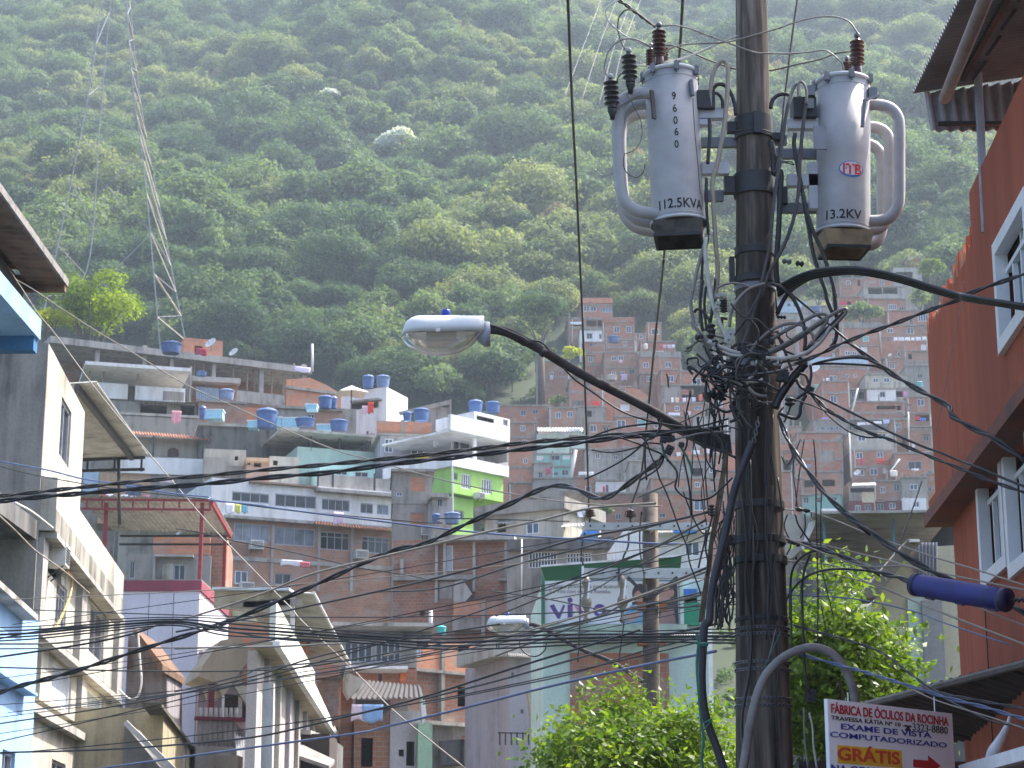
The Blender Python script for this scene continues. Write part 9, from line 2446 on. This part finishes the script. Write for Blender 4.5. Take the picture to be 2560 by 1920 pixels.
for i in range(12):
 a, c = rr.uniform(1500, 1900), rr.uniform(1260, 1600)
 sg = rr.uniform(10, 60)
 W("thin dark wire strung across the street from the left edge to the pole", 'p', [(-30 + 1900 * f, a + (c - a) * f + sg * sin(pi * f)) for f in (0, .15, .3, .45, .6, .75, .9, .99)], (rr.uniform(24, 30), 18), rr.choice((2.2, 2.6, 3.2)), rr.choice('kkdt'), "street_wire", "wire", group="thin wires across the street", n=5)
for i in range(14):
 u0, v0 = rr.uniform(1700, 1835), rr.uniform(930, 1060)
 W("loose dark wire dangling from the knot beside the pole", 'p', [(u0 + rr.gauss(0, 9), v0 + j * rr.uniform(40, 70)) for j in range(rr.randint(3, 6))], 17.7, rr.choice((3, 4, 5)), 'k', "hanging_wire", "wire", group="loose wires dangling under the knot", n=5)
# --- insulators, clamps and boxes in the knot
def ribbed(label, k, x, y, w_, h_, Y, mat, ribs=5, ax=(0, 0, 1), name="insulator"):
 p = PC(k, x, y, Y)
 s_ = Y / F / CR[k][2]
 H_, r = h_ * s_, w_ * .5 * s_
 q = [(r * .4, -H_ / 2)]
 for i in range(ribs):
  z = -H_ / 2 + H_ * i / ribs
  q += [(r * .55, z + H_ / ribs * .1), (r, z + H_ / ribs * .4), (r, z + H_ / ribs * .6), (r * .55, z + H_ / ribs * .9)]
 q += [(r * .4, H_ / 2)]
 o = MB().lathe(q, 16, (0, 0, 0), ax).build(name, mat, None, True, p)
 return tag(o, label, name.replace('_', ' '))
def clamp(label, k, x, y, w_, h_, Y, mat, tilt=0.0, name="cable_clamp"):
 p = PC(k, x, y, Y)
 s_ = Y / F / CR[k][2]
 a, c = w_ * s_ / 2, h_ * s_ / 2
 b = MB()
 b.prism([(-a, -c * .8), (-a * .8, -c), (a * .8, -c), (a, -c * .8), (a, c * .8), (a * .8, c), (-a * .8, c), (-a, c * .8)], -a * .5, a * .5)
 for i in range(3):
  z = -c * .7 + c * .7 * i
  b.box(-a * 1.08, a * 1.08, -a * .58, -a * .5 - .001, z - c * .12, z + c * .12)
 b.lathe([(.010, 0), (.010, .05)], 8, (0, -a * .5, c * .3), (0, -1, 0))
 b.lathe([(.010, 0), (.010, .05)], 8, (0, -a * .5, -c * .5), (0, -1, 0))
 o = b.build(name, mat, None, False, p)
 o.rotation_euler = (0, tilt, 0)
 return tag(o, label, name.replace('_', ' '))
CLG = plain("clamp_pale", (.40, .40, .38), .5, .2, var=.3)
ribbed("black ribbed insulator left of the pole, above the pale clamp", 'b5', 585, 240, 80, 130, 17.8, IRON)
ribbed("black ribbed insulator lying in the cluster left of the knot", 'b5', 460, 1060, 110, 130, 17.65, IRON, 4, (1, 0, .5))
ribbed("second black insulator in the cluster, nearer the pole", 'b5', 570, 1040, 110, 150, 17.75, IRON, 4, (.2, 0, 1))
ribbed("round black box right of the pole below the knot", 'b5', 1195, 1122, 95, 85, 17.6, IRON, 2)
ribbed("black bolt insulator on the pole's right side above the loops", 'b5', 1120, 342, 40, 90, 17.8, IRON, 3, (1, 0, -.1))
ribbed("black end insulator on the ring right of the pole", 'b6', 1500, 645, 45, 140, 17.6, IRON, 2, (1, 0, -.15))
ribbed("black hook insulator on the lower clamp right of the pole", 'b6', 1420, 950, 40, 120, 17.65, IRON, 3, (1, 0, -.5))
ribbed("black insulator on the ring's left end, by the brown cords", 'b6', 660, 650, 60, 110, 17.6, IRON, 4)
ribbed("shackle insulator in the chain right of the pole, first", 'b4', 800, 1120, 60, 90, 17.8, STEELB, 2, (1, 0, -.15))
ribbed("shackle insulator in the chain right of the pole, second", 'b4', 920, 1140, 60, 80, 17.78, IRON, 2, (1, 0, -.15))
ribbed("black cable gland at the left edge of the knot", 'b5', 360, 525, 70, 80, 17.6, IRON, 2, (1, 0, .3))
ribbed("black round connector above the pale cables at left", 'b5', 470, 470, 90, 150, 17.65, IRON, 3)
for l, k, x, y, w_, h_, m, t_ in (
 ("large pale ribbed clamp on the pole's left side in the knot", 'b5', 640, 520, 75, 150, CLG, .35), ("small pale clamp above the large one", 'b5', 525, 240, 35, 110, CLG, .45),
 ("black connector in the middle of the pole at the steel band", 'b5', 790, 650, 80, 130, IRON, .3), ("black connector right of the middle one", 'b5', 900, 690, 110, 80, IRON, .1),
 ("small black connector on the loops near the pole", 'b5', 1010, 570, 90, 60, IRON, -.2), ("pale clamp among the left connectors", 'b5', 545, 800, 45, 110, CLG, .8),
 ("upper black clamp of the left connector stack", 'b5', 500, 740, 80, 90, IRON, .4), ("middle black clamp of the left connector stack", 'b5', 520, 850, 100, 90, IRON, -.3),
 ("lower black clamp of the left connector stack", 'b5', 560, 910, 120, 70, IRON, .6), ("black clamp right of the stack on the pole", 'b5', 660, 770, 80, 90, IRON, -.5),
 ("dark lump of clamps at the pole's right side under the loops", 'b5', 1130, 890, 110, 100, IRON, .2), ("pale shiny clamp on the steel band, right", 'b5', 1080, 770, 70, 45, CLG, .1),
 ("small black junction with wires radiating, right of the pole", 'b5', 1375, 1015, 80, 70, IRON, .4), ("black connector hanging under the lamp arm, upper left", 'c4', 1240, 1310, 60, 60, IRON, .2),
 ("black connector hanging under the lamp arm, upper right", 'c4', 1305, 1305, 70, 50, IRON, -.2), ("black connector hanging lower under the lamp arm", 'c4', 1290, 1400, 70, 80, IRON, .5),
 ("small black connector right of the hanging ones", 'c4', 1395, 1355, 50, 40, IRON, .2), ("tiny dark tag hanging from a thin wire left of the pole", 'b5', 485, 1225, 40, 80, IRON, -.5),
 ("small black box on the thick wire beside the right tree", 'b7', 1200, 990, 90, 120, IRON, .05), ("black box under the ring's left clamp", 'b6', 850, 920, 80, 90, IRON, 0), ("white metal tag on the pole at the steel band", 'b5', 880, 770, 90, 40, CLG, .05), ("clamp on the pole's left edge beside the thin bands", 'b3', 1300, 1440, 110, 40, CLG, .1)):
 clamp(l, k, x, y, w_, h_, 17.6, m, t_)
t = thing("chain", "rusty bright chain hanging down the pole's front below the knot", "chain", PC('b5', 890, 1290, 17.62))
q = MB()
for i in range(9):
 f_ = i / 8
 p_ = PC('b5', 905 - 60 * f_, 1290 + 300 * f_, 17.62) - Vector(t.location)
 an = 0 if i % 2 else pi / 2
 ring = [p_ + Vector((cos(an) * .016 * cos(a), sin(an) * .016 * cos(a), .03 * sin(a))) for a in [2 * pi * j / 8 for j in range(9)]]
 MB().tube(ring, .005, 5, False).build("chain_link", STEELB, t, True)
# ------------------------------------------------------------ haze
hb = MB().box(-600, 600, -70, 1180, -3, 720)
hm = bpy.data.materials.new("haze")
hm.use_nodes = True
hn = hm.node_tree
hn.nodes.remove(hn.nodes["Principled BSDF"])
pv = hn.nodes.new("ShaderNodeVolumePrincipled")
pv.inputs['Color'].default_value = (0.70, 0.84, 1.0, 1)
pv.inputs['Density'].default_value = 0.00022
pv.inputs['Anisotropy'].default_value = 0.2
hn.links.new(pv.outputs[0], hn.nodes["Material Output"].inputs['Volume'])
hz = hb.build("haze", hm)
tag(hz, "pale bluish haze in the air over the hillside", "haze", kind='stuff')
